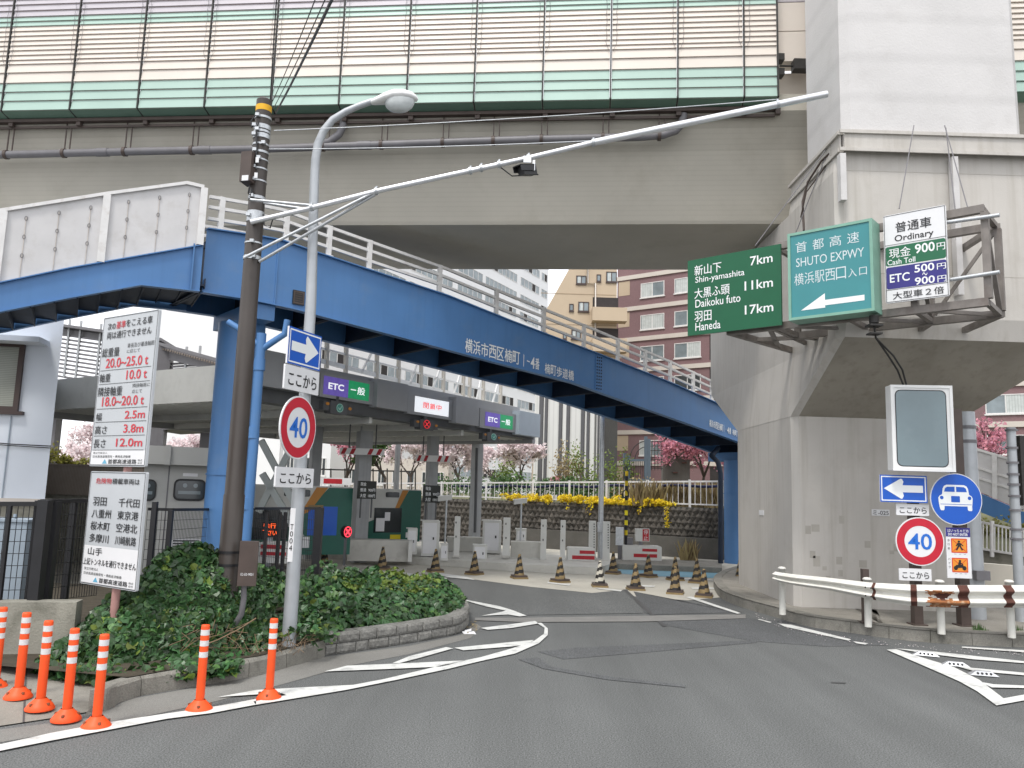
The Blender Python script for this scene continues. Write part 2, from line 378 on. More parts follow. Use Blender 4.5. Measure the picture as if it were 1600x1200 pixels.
mark([(722, 937), (728, 937), (780, 947), (803, 954), (823, 962), (812, 963), (794, 960), (752, 962), (784, 956), (790, 954), (758, 947)])
mark([(1072, 933), (1080, 932), (1158, 958), (1152, 959)])
mark([(1186, 967), (1206, 972), (1203, 973), (1184, 968)])
mark([(1216, 974), (1236, 976), (1330, 999), (1326, 1001), (1226, 979)]); mark([(1333, 1002), (1357, 1005), (1352, 1007), (1338, 1005)])
mark([(1385, 1015), (1400, 1014), (1440, 1027), (1490, 1042), (1530, 1062), (1568, 1091), (1640, 1078), (1640, 1087), (1557, 1102), (1527, 1080), (1498, 1064), (1450, 1043)])
mark([(1400, 1013), (1450, 1017), (1600, 1033), (1640, 1037), (1640, 1040), (1600, 1036), (1520, 1030), (1440, 1020)])
mark([(1492, 1040), (1515, 1043), (1600, 1051), (1640, 1055), (1640, 1059), (1600, 1055), (1520, 1048)])
mark([(1530, 1065), (1552, 1069), (1600, 1071), (1640, 1070), (1640, 1074), (1600, 1075), (1550, 1074)])
mark([(1503, 1010), (1600, 1016), (1640, 1020), (1640, 1023), (1600, 1019), (1503, 1012)])
for a in ([(505, 890), (620, 893), (700, 903), (695, 905), (610, 897), (505, 893)], [(670, 893), (730, 901), (742, 906), (700, 902)], [(855, 909), (892, 913), (889, 915), (856, 911)], [(930, 918), (972, 922), (970, 924), (935, 920)], [(988, 914), (1024, 915), (1022, 917), (990, 916)], [(1080, 918), (1118, 918), (1116, 920), (1082, 920)], [(1062, 903), (1115, 906), (1114, 907), (1062, 905)]):
    mark(a)

# left pavement: a dropped slab, then a kerbed bed; the right pavement with its rounded end
mb = MB(); fr = [(-90, 1145), (0, 1134), (80, 1122), (150, 1110), (190, 1095)]; bk = [(-90, 1050), (0, 1030), (90, 1012), (140, 1004), (190, 990)]
f_ = [gnd(x, y, .012) for x, y in fr]; b_ = [gnd(x, y, .16) for x, y in bk]; c_ = [p + V(0, 3.0, .02) for p in b_]
for i in range(4): mb.add([f_[i], f_[i + 1], b_[i + 1], b_[i]], [(0, 1, 2, 3)]); mb.add([b_[i], b_[i + 1], c_[i + 1], c_[i]], [(0, 1, 2, 3)])
struct(mb.build('pavement', 'pavement', loc=(0, 0, 0)))
mb = MB()
S_ = [(f_[1], f_[2], b_[1], b_[2])]
def slab_pt(i, u, v): return f_[i].lerp(f_[i + 1], u).lerp(b_[i].lerp(b_[i + 1], u), v)
for i, u in ((1, .45), (3, .1)):
    a, b = slab_pt(i, u, 0), slab_pt(i, u, 1); e = (b - a); sd_ = V(e.y, -e.x, 0).normalized() * .008; mb.poly([a + sd_ + V(0, 0, .003), b + sd_ + V(0, 0, .003), b - sd_ + V(0, 0, .003), a - sd_ + V(0, 0, .003)])
struct(mb.build('pavement_seam', 'seam', loc=(0, 0, 0)))
mb = MB(); a, b = gnd(165, 1111), gnd(132, 1119); n_ = V(.1, .95, 0)
mb.add([a, a + n_ * .16, a + n_ * .16 + V(0, 0, .19), a + n_ * .03 + V(0, 0, .19), b, b + n_ * .16, b + n_ * .16 + V(0, 0, .03), b + n_ * .03 + V(0, 0, .03)], [(0, 1, 2, 3), (7, 6, 5, 4), (0, 3, 7, 4), (3, 2, 6, 7), (2, 1, 5, 6)])
struct(mb.build('kerb', 'kerb', loc=(0, 0, 0)))

def kerb_run(name, px, h, wdt, m, side):           # kerbstones along pixel points on the road; side = +1 body lies left of the path
    mb = MB(); P = [gnd(x, y) for x, y in px]
    L = [0]
    for a, b in zip(P, P[1:]): L.append(L[-1] + (b - a).length)
    def pt(s):
        for i in range(len(P) - 1):
            if s <= L[i + 1] or i == len(P) - 2:
                t = (s - L[i]) / (L[i + 1] - L[i]); return P[i].lerp(P[i + 1], t), (P[i + 1] - P[i]).normalized()
    s = 0
    while s < L[-1] - .02:
        e = min(s + .6, L[-1]); secs = []
        for t in (s + .004, (s + e) / 2, e - .004):
            p, d = pt(t); nrm = V(-d.y, d.x, 0) * side
            secs.append([p + V(0, 0, -.05), p + nrm * .012 + V(0, 0, h - .03), p + nrm * .04 + V(0, 0, h), p + nrm * wdt + V(0, 0, h), p + nrm * wdt + V(0, 0, -.05)])
        mb.loft(secs if side < 0 else [q[::-1] for q in secs]); s = e
    return mb.build(name, m, loc=(0, 0, 0)), P
o, _ = kerb_run('kerb', smooth([(165, 1112), (205, 1091), (300, 1074), (400, 1057), (508, 1026)]), .19, .16, 'kerb', 1); struct(o)
bed_px = [(190, 1094), (300, 1072), (400, 1055), (508, 1024), (640, 1004), (712, 990)]
P = [gnd(x, y) + V(0, .08, .2) for x, y in bed_px] + [V(-.9, 13.6, .2), V(-2.4, 15.3, .2), V(-9.5, 15.3, .2), V(-9.5, 9.0, .2), V(-5.2, 8.6, .2)]
mb = MB(); mb.poly(P); struct(mb.build('planting_soil', 'soil', loc=(0, 0, 0)))
rk = smooth([(1330, 872), (1200, 885), (1140, 898), (1116, 912), (1118, 925), (1130, 937), (1165, 951), (1210, 964), (1260, 979), (1320, 988), (1400, 999), (1450, 1004), (1530, 1009), (1640, 1013), (1760, 1016)])
o, P = kerb_run('kerb', rk, .2, .2, 'kerb', 1); struct(o)
mb = MB(); mb.poly([p + V(0, 0, .19) for p in P] + [V(18, 8.5, .19), V(18, 26, .19), V(9, 28, .19)]); struct(mb.build('pavement', 'pavement', loc=(0, 0, 0)))

# stone-faced planter wall round the ivy bed, laid in two courses
t = thing('planter_wall', 'low two-course wall of rough grey stone blocks around the ivy bed', 'planter wall', gnd(508, 1024))
wl = smooth([(506, 1025), (570, 1016), (640, 1005), (690, 996), (718, 989), (731, 976), (727, 962), (715, 950)], 6); P = [gnd(x, y) for x, y in wl]
L = [0]
for a, b in zip(P, P[1:]): L.append(L[-1] + (b - a).length)
def wpt(s):
    for i in range(len(P) - 1):
        if s <= L[i + 1] or i == len(P) - 2:
            q = (s - L[i]) / (L[i + 1] - L[i]); return P[i].lerp(P[i + 1], q), (P[i + 1] - P[i]).normalized()
mb = MB(); core = MB(); rng = random.Random(4)
core.loft([[p + V(-d.y, d.x, 0) * .015, p + V(-d.y, d.x, 0) * .2, p + V(-d.y, d.x, 0) * .2 + V(0, 0, .262), p + V(-d.y, d.x, 0) * .015 + V(0, 0, .262)][::-1] for p, d in (wpt(L[-1] * k / 30) for k in range(31))])
for course in range(2):
    s = -rng.random() * .1
    while s < L[-1]:
        ln = rng.choice((.2, .28, .34, .3)); a, b = max(s, 0) + .005, min(s + ln, L[-1]) - .005
        if b - a > .03:
            secs = []; pr = rng.uniform(.0, .014)
            for q in (a, a + .02, (a + b) / 2, b - .02, b):
                p, d = wpt(q); n_ = V(d.y, -d.x, 0); e = 0 if q in (a, b) else 1; z0, z1 = .134 * course + .004, .134 * course + .13
                secs.append([p + V(0, 0, z0) - n_ * .02, p + V(0, 0, z0) + n_ * pr * .3, p + n_ * (pr + .012) * e + V(0, 0, z0 + .03), p + n_ * (pr + .012) * e + V(0, 0, z1 - .03), p + V(0, 0, z1) + n_ * pr * .3, p - n_ * (.02 if course == 0 else .2) + V(0, 0, z1 + (.004 if course else 0)), ][::-1])
            mb.loft(secs)
        s += ln
core.build('mortar_core', 'grout', t); mb.build('stone_blocks', 'stone_block', t)

# ---------------------------------------------------------------- elevated expressway
DK = Plane((-11.0, 16.62), (5.0, 15.0)); de, dn = DK.e, -DK.n        # dn points away from the viewer
S0 = (DK.hit(800, 170) - DK.a).dot(de)
def dz(px, py, t=0.0): return DK.off(-t).hit(px, py).z
def dpt(s, t, z): return V(*(DK.a + de * s + dn * t).xy, z)
sR = (DK.hit(1216, 120) - DK.a).dot(de); sL = -22.0
zb = dz(800, 158); zf = dz(800, 172, .25); zt = dz(800, 178, .3)
vi = thing('elevated_expressway', 'concrete elevated expressway with cream and mint green cladding crossing overhead', 'expressway', dpt(S0, 0, zb))
zg = dz(800, 351, 1.2)
q_ = (zg - EYE) / ray(885, 421).z; TB_ = (CAM + ray(885, 421) * q_ - DK.a).dot(dn)
prof = [(.35, zt + .35), (.35, zt), (.55, dz(800, 205, .55)), (.75, dz(800, 240, .75)), (.93, dz(800, 285, .93)), (1.07, dz(800, 322, 1.07)), (1.17, zg + .06), (1.2, zg), (TB_, zg), (TB_ + .08, zg + .25), (TB_ + .9, zt - .1), (TB_ + 1.2, zt), (TB_ + 1.2, zt + .35)]
mb = MB(); secs = [[dpt(s, t_, z) for t_, z in prof] for s in (sL, (sL + sR) / 2, sR + 1.2)]
mb.loft(secs, smooth=False); mb.build('box_girder', 'deck_concrete', vi)
# cladding: strips bay by bay
edges_px = [-97, 7, 113, 218, 322, 426, 531, 636, 741, 848, 954, 1059, 1163, 1216]
es = [(DK.hit(x, 130) - DK.a).dot(de) for x in edges_px]; es = [sL + k * (es[0] - sL) / 8 for k in range(8)] + es
ys = [(158, 142, 'mint'), (142, 127, 'mint'), (127, 112, 'mint'), (112, 95, 'cream'), (95, 81, 'cream'), (81, 74, 'cream'), (74, 66, 'cream'), (66, 58, 'cream'), (58, 50, 'cream'), (50, 42, 'cream'), (42, 34, 'cream'), (34, 26, 'cream'), (26, 18, 'cream'), (18, 10, 'mint'), (10, 2, 'mint'), (2, -8, 'lilac_grey'), (-8, -18, 'lilac_grey')]
bands = [(dz(800, a), dz(800, b), m) for a, b, m in ys]
ztop = bands[-1][1]
for k in range(12): bands.append((ztop + .13 * k, ztop + .13 * (k + 1), 'cream' if k > 1 else 'lilac_grey'))
names = ['mint', 'cream', 'lilac_grey', 'mint_dark', 'groove']
for a, b in zip(es, es[1:]):
    mb = MB(); a += .02; b -= .02
    for z0, z1, m in bands:
        mb.m = names.index(m); g = .006
        mb.loft([[dpt(s, .0, z0 + g), dpt(s, .03, z1 - g), dpt(s, .07, z1 - g), dpt(s, .07, z0 + g)] for s in (a, b)])
        mb.m = 4; mb.loft([[dpt(s, .028, z0 - g), dpt(s, .028, z0 + g), dpt(s, .068, z0 + g), dpt(s, .068, z0 - g)] for s in (a, b)])
    mb.m = 3; mb.loft([[dpt(s, .0, bands[0][0] - .016), dpt(s, .06, bands[0][0] - .016), dpt(s, .31, zf), dpt(s, .25, zf)] for s in (a, b)])
    mb.build('cladding_panel', names, vi)
for s in es: mb = MB(); mb.loft([[dpt(s - .014, t_, z), dpt(s + .014, t_, z), dpt(s + .014, t_ + .05, z), dpt(s - .014, t_ + .05, z)] for t_, z in ((.22, zf), (-.02, zb), (-.02, ztop + 1.5))]); mb.build('cladding_post', 'dark_steel', vi)
mb = MB()
for s in es[:-1]:                                   # the slack safety cords beside each post
    for q in (-.1, .11):
        zz = [bands[4][1] + k * (ztop - bands[4][1]) / 9 for k in range(10)]
        mb.tube([dpt(s + q * .5, -.015, zz[0] - .01), dpt(s + q, -.02, zz[0] + .12)] + [dpt(s + q + (.012 if k % 2 else -.008), -.02, z) for k, z in enumerate(zz[1:])], .0045, 5)
mb.builds('safety_cord', 'pipe_grey', vi)
mb = MB(); mb.obox(dpt((sL + sR) / 2, .33, zf - .05), de * (sR - sL) / 2, dn * .1, V(0, 0, .035)); mb.obox(dpt((sL + sR) / 2, .35, zf - .17), de * (sR - sL) / 2, dn * .025, V(0, 0, .025))
for s in es[::1]: mb.obox(dpt(s + .05, .3, zf - .11), de * .05, dn * .05, V(0, 0, .06))
mb.build('fascia_beam', 'brown_steel', vi)
pp = DK.off(-.36); pts = [pp.hit(x, y) for x, y in ((-260, 254), (0, 242), (200, 237), (400, 233), (600, 226), (800, 219), (1000, 214), (1036, 211), (1056, 204), (1066, 192), (1068, 178))]
mb = MB(); mb.tube(pts, .085, 14)
for x in (160, 320, 570, 835): p = pp.hit(x, interp([(0, 242), (200, 237), (400, 233), (600, 226), (800, 219), (1000, 214)], x)); mb.tube([p - de * .14, p + de * .14], .096, 14)
mb.build('drain_pipe', 'pipe_grey', vi)
mb = MB(); mb.tube([pp.hit(x, y) for x, y in ((498, 226), (515, 221), (530, 210), (536, 197), (538, 180))], .08, 14); mb.build('drain_pipe', 'pipe_grey', vi)
for x in (10, 100, 195, 300, 505, 596, 692, 771, 846, 942, 1030):
    y = interp([(0, 242), (200, 237), (400, 233), (600, 226), (800, 219), (1050, 212)], x); p = pp.hit(x, y); mb = MB()
    for q in (-.0, .12): mb.bar(p + de * q, V(p.x + de.x * q, p.y + de.y * q, zt + .02 - (q * 1.2)), .022, .022, up=(1, 0, 0))
    mb.tube([p - de * .035, p + de * .035], .105, 14); mb.build('pipe_hanger', 'brown_steel', vi)

# ---------------------------------------------------------------- expressway pier
XL = 5.4; XR = 8.62; XH = 9.75; XT = 5.52; XU = 5.6; ZL = at(1320, 205, 13.0).z; ZC = at(1310, 524, 13.2).z; ZS = at(1237, 650, 15.2).z
pr = thing('expressway_pier', 'huge white concrete pier with flared head carrying the expressway above the signs', 'pier', (7, 17, .19))
mb = MB()
def ring(x0, x1, y0, y1, z, c=.12): return [V(x0, y0 + c, z), V(x0 + c, y0, z), V(x1 - c, y0, z), V(x1, y0 + c, z), V(x1, y1, z), V(x0, y1, z)]
mb.loft([ring(XL, XR, 15.2, 18.9, .0), ring(XL, XR, 15.2, 18.9, ZS)]); mb.build('shaft', 'pier_concrete', pr)
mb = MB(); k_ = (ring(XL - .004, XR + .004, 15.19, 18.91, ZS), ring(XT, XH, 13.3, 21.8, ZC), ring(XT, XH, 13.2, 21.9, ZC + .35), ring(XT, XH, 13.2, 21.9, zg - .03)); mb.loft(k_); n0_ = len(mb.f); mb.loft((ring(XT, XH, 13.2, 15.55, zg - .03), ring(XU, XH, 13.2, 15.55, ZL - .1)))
for i, f0 in enumerate(mb.f):                        # the sloping front underside is set darker than the other sides
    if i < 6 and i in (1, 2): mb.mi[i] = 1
mb.build('flared_head', ['pier_concrete', 'pier_underside'], pr)
mb = MB(); mb.loft([ring(XU + .02, XR + .14, 13.08, 14.75, ZL - .1), ring(XU + .05, XR + .02, 13.08, 14.75, 22)]); mb.build('column', 'pier_paint', pr)
mb = MB()                                          # steel channel ring round the head
for z, dd in ((ZL + .02, -.02), (ZL - .3, -.03)):
    mb.obox(V((XU + XH) / 2 - .02, 13.0 - dd / 2 + .03, z), V((XH - XU) / 2 + .05, 0, 0), V(0, dd / 2 + .03, 0), V(0, 0, .03)); mb.obox(V(XU - .03, 14.35, z - .0), V(.05, 0, 0), V(0, 1.25, 0), V(0, 0, .03))
mb.obox(V((XU + XH) / 2, 13.12, ZL - .14), V((XH - XU) / 2 - .02, 0, 0), V(0, .06, 0), V(0, 0, .13)); mb.obox(V(XU - .02, 14.35, ZL - .14), V(.01, 0, 0), V(0, 1.22, 0), V(0, 0, .13))
mb.build('steel_channel', 'pier_concrete', pr)
mb = MB()
for x in (1318, 1493): p = at(x, 222, 13.0); mb.obox(V(p.x, 13.1, ZL - (.8 if x < 1400 else 1.6)), V(.05, 0, 0), V(0, .07, 0), V(0, 0, .42 if x < 1400 else 1.22))
mb.builds('conduit_cover', 'pier_paint', pr)
mb = MB(); mb.tube([at(1296, 240, 13.6), at(1283, 252, 13.9), at(1262, 285, 14.2), at(1254, 315, 14.3), at(1256, 360, 14.2)], .02, 8); mb.tube([at(1306, 232, 13.4), at(1284, 268, 13.8), at(1260, 300, 14.1), at(1251, 340, 14.3)], .012, 8); mb.build('cable', 'brown_steel', pr)
mb = MB(); mb.m = 0; f = face(Plane((0, 15.19), (5, 15.19)), (1362, 796), (1390, 796), (1362, 806), (1390, 806)); mb.slab(f, .004); mb.m = 1; mb.text(f, 'ミ-025', .06, .15, .94, .85); mb.build('number_plate', ['sign_white', 'sign_black'], pr)
mb = MB(); f = face(Plane((XL - .012, 18), (XL - .012, 15)), (1186, 797), (1193, 797), (1186, 805), (1193, 805)); mb.slab(f, .01); mb.build('survey_plate', 'sign_white', pr)
mb = MB(); g3 = random.Random(8); f = face(Plane((0, 15.19), (5, 15.19)), (1245, 700), (1500, 700), (1245, 930), (1500, 930))
for k in range(13): x, y, w_ = g3.uniform(.04, .62), g3.uniform(.42, .9), g3.uniform(.025, .05); mb.slab(f, 0, x, y, x + w_, y + w_ * g3.uniform(.8, 1.7), -.0085)
mat('patch_mortar', (.4, .375, .335), .8, .12, 3); mb.builds('mortar_patch', 'patch_mortar', pr)
for z in (ZL - .62, ZC + 1.1): mb = MB(); mb.obox(V((XT + XH) / 2, 13.2, z), V((XH - XT) / 2 - .14, 0, 0), V(0, .0025, 0), V(0, 0, .006)); mb.build('construction_joint', 'patch_mortar', pr)
for z in (12.0, 14.1): mb = MB(); mb.obox(V((XU + XR) / 2 + .05, 13.079, z), V((XR - XU) / 2 - .05, 0, 0), V(0, .003, 0), V(0, 0, .005)); mb.build('construction_joint', 'patch_mortar', pr)
# lintels and box between deck end and column, behind the column
vx = MB()
p0 = dpt(sR + .06, .5, 0); 
for z0, z1, t_, m in ((zt - .05, zt + 1.05, 1.0, 0), (zt + 1.1, zt + 1.75, .6, 0), (zt + 1.77, zt + 2.4, .6, 0), (zt + 2.42, zt + 5, .6, 1)):
    vx.m = m; vx.obox(dpt(sR + .6, t_, (z0 + z1) / 2), de * .5, dn * .2, V(0, 0, (z1 - z0) / 2))
vx.build('end_panel', ['cream', 'lilac_grey'], vi)
# the same deck carries on beyond the pier
s2 = (DK.hit(1560, 120) - DK.a).dot(de)
mb = MB(); mb.loft([[dpt(s, t_, z) for t_, z in prof] for s in (s2 + .4, s2 + 14)]); mb.build('box_girder', 'deck_concrete', vi)
for k in range(9):
    mb = MB(); a, b = s2 + 1.37 * k + .02, s2 + 1.37 * (k + 1) - .02
    for z0, z1, m in bands:
        mb.m = names.index(m); mb.loft([[dpt(s, .0, z0 + .008), dpt(s, .03, z1 - .008), dpt(s, .07, z1 - .008), dpt(s, .07, z0 + .008)] for s in (a, b)])
    mb.m = 3; mb.loft([[dpt(s, .0, bands[0][0] - .016), dpt(s, .06, bands[0][0] - .016), dpt(s, .31, zf), dpt(s, .25, zf)] for s in (a, b)])
    mb.build('cladding_panel', names, vi)
mb = MB()
for px, py, w_, h_ in ((1219, 92, .12, .14), (1219, 115, .12, .14), (1250, 103, .3, .22)):
    p = at(px, py, 15.3); mb.obox(p, V(w_ / 2, 0, 0), V(0, .1, 0), V(0, 0, h_ / 2))
mb.tube([at(1218, 103, 15.3), at(1266, 103, 15.3)], .02, 8); mb.builds('restrainer', 'dark_steel', vi)

# ---------------------------------------------------------------- footbridge
fb = thing('footbridge', 'long blue steel footbridge with white railings sloping down over the toll entrance', 'footbridge', (0, 19, 0))
FB = plane_px((325, 400), 14.5, (1113, 650), 24.5); fe, fn = FB.e, -FB.n
TOP = [(318, 354), (400, 366), (440, 373), (500, 394), (600, 427), (700, 460), (800, 500), (935, 551), (1050, 597), (1113, 625), (1150, 642), (1330, 728)]
BOT = [(320, 457), (400, 470), (470, 485), (640, 530), (820, 578), (900, 599), (1000, 635), (1087, 666), (1153, 690), (1330, 757)]
def sz(tab, px, t=0.0):
    p = FB.off(-t).hit(px, interp(tab, px)); return p
xs = [326, 360, 400, 440, 470, 500, 550, 600, 650, 700, 750, 800, 850, 900, 935, 975, 1010, 1050, 1087, 1113, 1153, 1200, 1260]
ST = []                                            # station, top z, bottom z along the front girder
for x in xs:
    a, b = FB.hit(x, interp(TOP, x)), FB.hit(x, interp(BOT, x)); ST.append(((a - FB.a).dot(fe), a.z, b.z, x))
def fpt(s, t, z): return V(*(FB.a + fe * s + fn * t).xy, z)
def ztb(s): return interp([(q[0], q[1]) for q in ST], s), interp([(q[0], q[2]) for q in ST], s)
WID = 2.1
mb = MB()
def girder(mb, t0, ss):
    secs = []
    for s in ss:
        a, b = ztb(s)
        secs.append([fpt(s, t0 - .09, a), fpt(s, t0 + .09, a), fpt(s, t0 + .09, a - .022), fpt(s, t0 + .008, a - .022), fpt(s, t0 + .008, b + .022), fpt(s, t0 + .09, b + .022), fpt(s, t0 + .09, b), fpt(s, t0 - .09, b), fpt(s, t0 - .09, b + .022), fpt(s, t0 - .008, b + .022), fpt(s, t0 - .008, a - .022), fpt(s, t0 - .09, a - .022)])
    mb.loft(secs)
SS = [q[0] for q in ST]
girder(mb, .09, SS); mb.build('front_girder', 'bridge_blue', fb)
mb = MB(); girder(mb, WID, SS); mb.build('rear_girder', 'bridge_blue', fb)
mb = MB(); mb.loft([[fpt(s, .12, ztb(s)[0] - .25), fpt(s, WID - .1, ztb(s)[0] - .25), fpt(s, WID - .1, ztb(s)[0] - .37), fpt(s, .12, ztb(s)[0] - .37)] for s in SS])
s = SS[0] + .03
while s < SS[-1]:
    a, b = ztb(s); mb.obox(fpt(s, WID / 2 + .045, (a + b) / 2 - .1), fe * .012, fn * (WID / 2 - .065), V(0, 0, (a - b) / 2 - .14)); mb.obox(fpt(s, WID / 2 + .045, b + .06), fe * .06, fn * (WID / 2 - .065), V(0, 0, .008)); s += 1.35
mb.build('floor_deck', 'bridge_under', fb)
s_ = [(FB.hit(x, interp(TOP, x) + 20) - FB.a).dot(fe) for x in (437, 939)]
mb = MB(); a, b = ztb(s_[0]); mb.obox(fpt(s_[0], .075, (a + b) / 2), fe * .012, fn * .012, V(0, 0, (a - b) / 2 - .03))
a, b = ztb(s_[1]); mb.obox(fpt(s_[1], .076, (a + b) / 2), fe * .14, fn * .012, V(0, 0, (a - b) / 2 - .03)); mb.builds('splice_plate', 'bridge_blue', fb)
mb = MB()
for k in range(11):
    for q in (-.08, .0, .08): mb.lathe(fpt(s_[1] + q, .064, b + .1 + (a - b - .2) * k / 10), [(.022, 0), (.022, .012), (.0, .018)], 6, ax=-fn)
mb.build('splice_bolts', 'bridge_under', fb)
FP = FB.off(-.075)
mb = MB(); f = face(FP, (458, 452), (476, 457), (456, 474), (474, 479)); mb.slab(f, .02, off=.025); mb.m = 1; mb.frame(f, .04, .06, .96, .94, .03, .032)
for k in range(4): mb.slab(f, 0, .2, .22 + .16 * k, .8, .27 + .16 * k, .03)
mb.build('bridge_plate', ['sign_black', 'brown_steel'], fb)
mb = MB()
def letters(txt, x0, y0, x1, y1, h):               # lettering that follows the sloping girder, one glyph at a time
    n = len(txt); wpx = (x1 - x0) / n
    for k, ch in enumerate(txt):
        if ch == ' ': continue
        xa, xb = x0 + wpx * k, x0 + wpx * (k + .9); ya, yb = lerp(y0, y1, k / n), lerp(y0, y1, (k + .9) / n)
        hh = lerp(h[0], h[1], k / n)
        if ch in '1': xa += wpx * .42; xb -= wpx * .36
        if ch == '-': ya += hh * .4; yb += hh * .4; hh *= .12; xa += 1; xb -= 1
        tl, tr, bl, br = FP.hit(xa, ya), FP.hit(xb, yb), FP.hit(xa, ya + hh), FP.hit(xb, yb + hh)
        f = Face(tl, (tr - tl).normalized(), V(0, 0, 1), (tr - tl).length, tl.z - bl.z); mb.text(f, ch, 0, 0, 1, 1, .012, .012 if ch not in '-' else 0)
letters('横浜市西区楠町', 727, 528, 813, 551, (22, 19.5)); letters('1-4番', 815, 553, 843, 561, (19, 17)); letters('楠町歩道橋', 851, 567, 897, 580, (16, 15.5))
letters('横浜市西区楠町1-4番', 1108, 655, 1142, 669, (11, 10)); letters('楠町', 1144, 670, 1152, 674, (9, 8))
mb.build('lettering', 'letter_white', fb)
# railings, front and back
def railing(pxs, t, h=.66):
    sp_ = sorted((FB.off(-t).hit(x, interp(TOP, x)) - FB.a).dot(fe) for x in pxs)
    for s in sp_:
        mb = MB(); a = ztb(s)[0]; mb.obox(fpt(s, t, a + h / 2), fe * .05, fn * .035, V(0, 0, h / 2)); mb.obox(fpt(s, t, a + .012), fe * .09, fn * .06, V(0, 0, .012)); mb.build('railing_post', 'rail_white', fb)
    for q in (h - .035, h * .64, h * .3):
        mb = MB(); ss = sorted(set([SS[0]] + [x for x in SS if SS[0] <= x <= sp_[-1] + .1] + [sp_[-1]])); wv = .03
        mb.loft([[fpt(s, t - wv, ztb(s)[0] + q - .03), fpt(s, t + wv, ztb(s)[0] + q - .03), fpt(s, t + wv, ztb(s)[0] + q + .03), fpt(s, t - wv, ztb(s)[0] + q + .03)] for s in ss]); mb.build('railing_rail', 'rail_white', fb)
railing([344, 446, 513, 576, 686, 775, 849, 912, 965, 1008, 1047, 1083, 1112], .09)
railing([350, 450, 520, 585, 650, 720, 790, 855, 915, 968, 1012, 1050, 1086, 1113], WID)
# left flight: stringers, treads and wired white panels
LT = plane_px((0, 440), 12.9, (320, 400), 14.4); le, ln = LT.e, -LT.n
def lpt(s, t, z): return V(*(LT.a + le * s + ln * t).xy, z)
st = []
for x, yt, yb in ((-150, 468, 512), (0, 441, 490), (110, 418, 468), (225, 398, 447), (318, 382, 457)):
    a, b = LT.hit(x, yt), LT.hit(x, yb); st.append(((a - LT.a).dot(le), a.z, b.z))
for t0, nm in ((.02, 'stair_stringer'), (1.95, 'stair_stringer')):
    mb = MB(); mb.loft([[lpt(s, t0 - .07, a), lpt(s, t0 + .07, a), lpt(s, t0 + .07, a - .02), lpt(s, t0 + .01, a - .02), lpt(s, t0 + .01, b + .02), lpt(s, t0 + .07, b + .02), lpt(s, t0 + .07, b), lpt(s, t0 - .07, b), lpt(s, t0 - .07, b + .02), lpt(s, t0 - .01, b + .02), lpt(s, t0 - .01, a - .02), lpt(s, t0 - .07, a - .02)] for s, a, b in st])
    if t0 < 1: s, a, b = st[-1]; mb.obox(lpt(s - .16, .0, (a + b) / 2), le * .012, ln * .05, V(0, 0, (a - b) / 2 - .02))
    mb.build(nm, 'bridge_blue', fb)
mb = MB(); s = st[0][0]
tabA, tabB = [(q[0], q[1]) for q in st], [(q[0], q[2]) for q in st]
while s < st[-1][0] - .05:
    z = interp(tabB, s) + .16; mb.obox(lpt(s + .17, .985, z), le * .17, ln * .93, V(0, 0, .02)); mb.obox(lpt(s + .34, .985, z + .04), le * .01, ln * .93, V(0, 0, .09)); s += .34
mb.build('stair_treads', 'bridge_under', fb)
tp = [(-150, 356), (0, 327), (165, 301), (292, 284), (319, 290)]
TP = [((LT.hit(x, y) - LT.a).dot(le), LT.hit(x, y).z) for x, y in tp]
cut = [(LT.hit(x, 380) - LT.a).dot(le) for x in (-150, 0, 160, 312)]
for a, b in zip(cut, cut[1:]):
    mb = MB(); ss = [a] + [q[0] for q in TP if a < q[0] < b] + [b]
    mb.loft([[lpt(s, .0, interp(tabA, s) + .0), lpt(s, .0, interp(TP, s) - .03), lpt(s, .02, interp(TP, s) - .03), lpt(s, .02, interp(tabA, s))] for s in ss]); pn = mb.build('stair_panel', 'panel_white', fb)
    mb = MB(); mc = MB()
    for k in range(3):
        s = a + (b - a) * (k + .7) / 3.2; z0, z1 = interp(tabA, s), interp(TP, s)
        mb.tube([lpt(s, -.012, z0), lpt(s, -.012, z1 - .22)], .005, 5)
        for j in range(3):
            z = z1 - .24 - j * (z1 - z0 - .3) / 3.0; pts = [lpt(s + .022 * math.cos(q), -.018, z + .036 * math.sin(q)) for q in [R(45 * i) for i in range(9)]]; mc.tube(pts, .005, 5, cap=False)
    mb.build('wire', 'wire_rust', pn); mc.builds('wire_clip', 'pipe_grey', pn)
mb = MB(); mb.loft([[lpt(s, -.05, z - .06), lpt(s, .06, z - .06), lpt(s, .06, z), lpt(s, -.05, z)] for s, z in TP])
for c in cut[1:]: z0, z1 = interp(tabA, c), interp(TP, c) - .05; mb.obox(lpt(c, -.01, (z0 + z1) / 2), le * .06, ln * .045, V(0, 0, (z1 - z0) / 2))
mb.build('panel_frame', 'rail_white', fb)
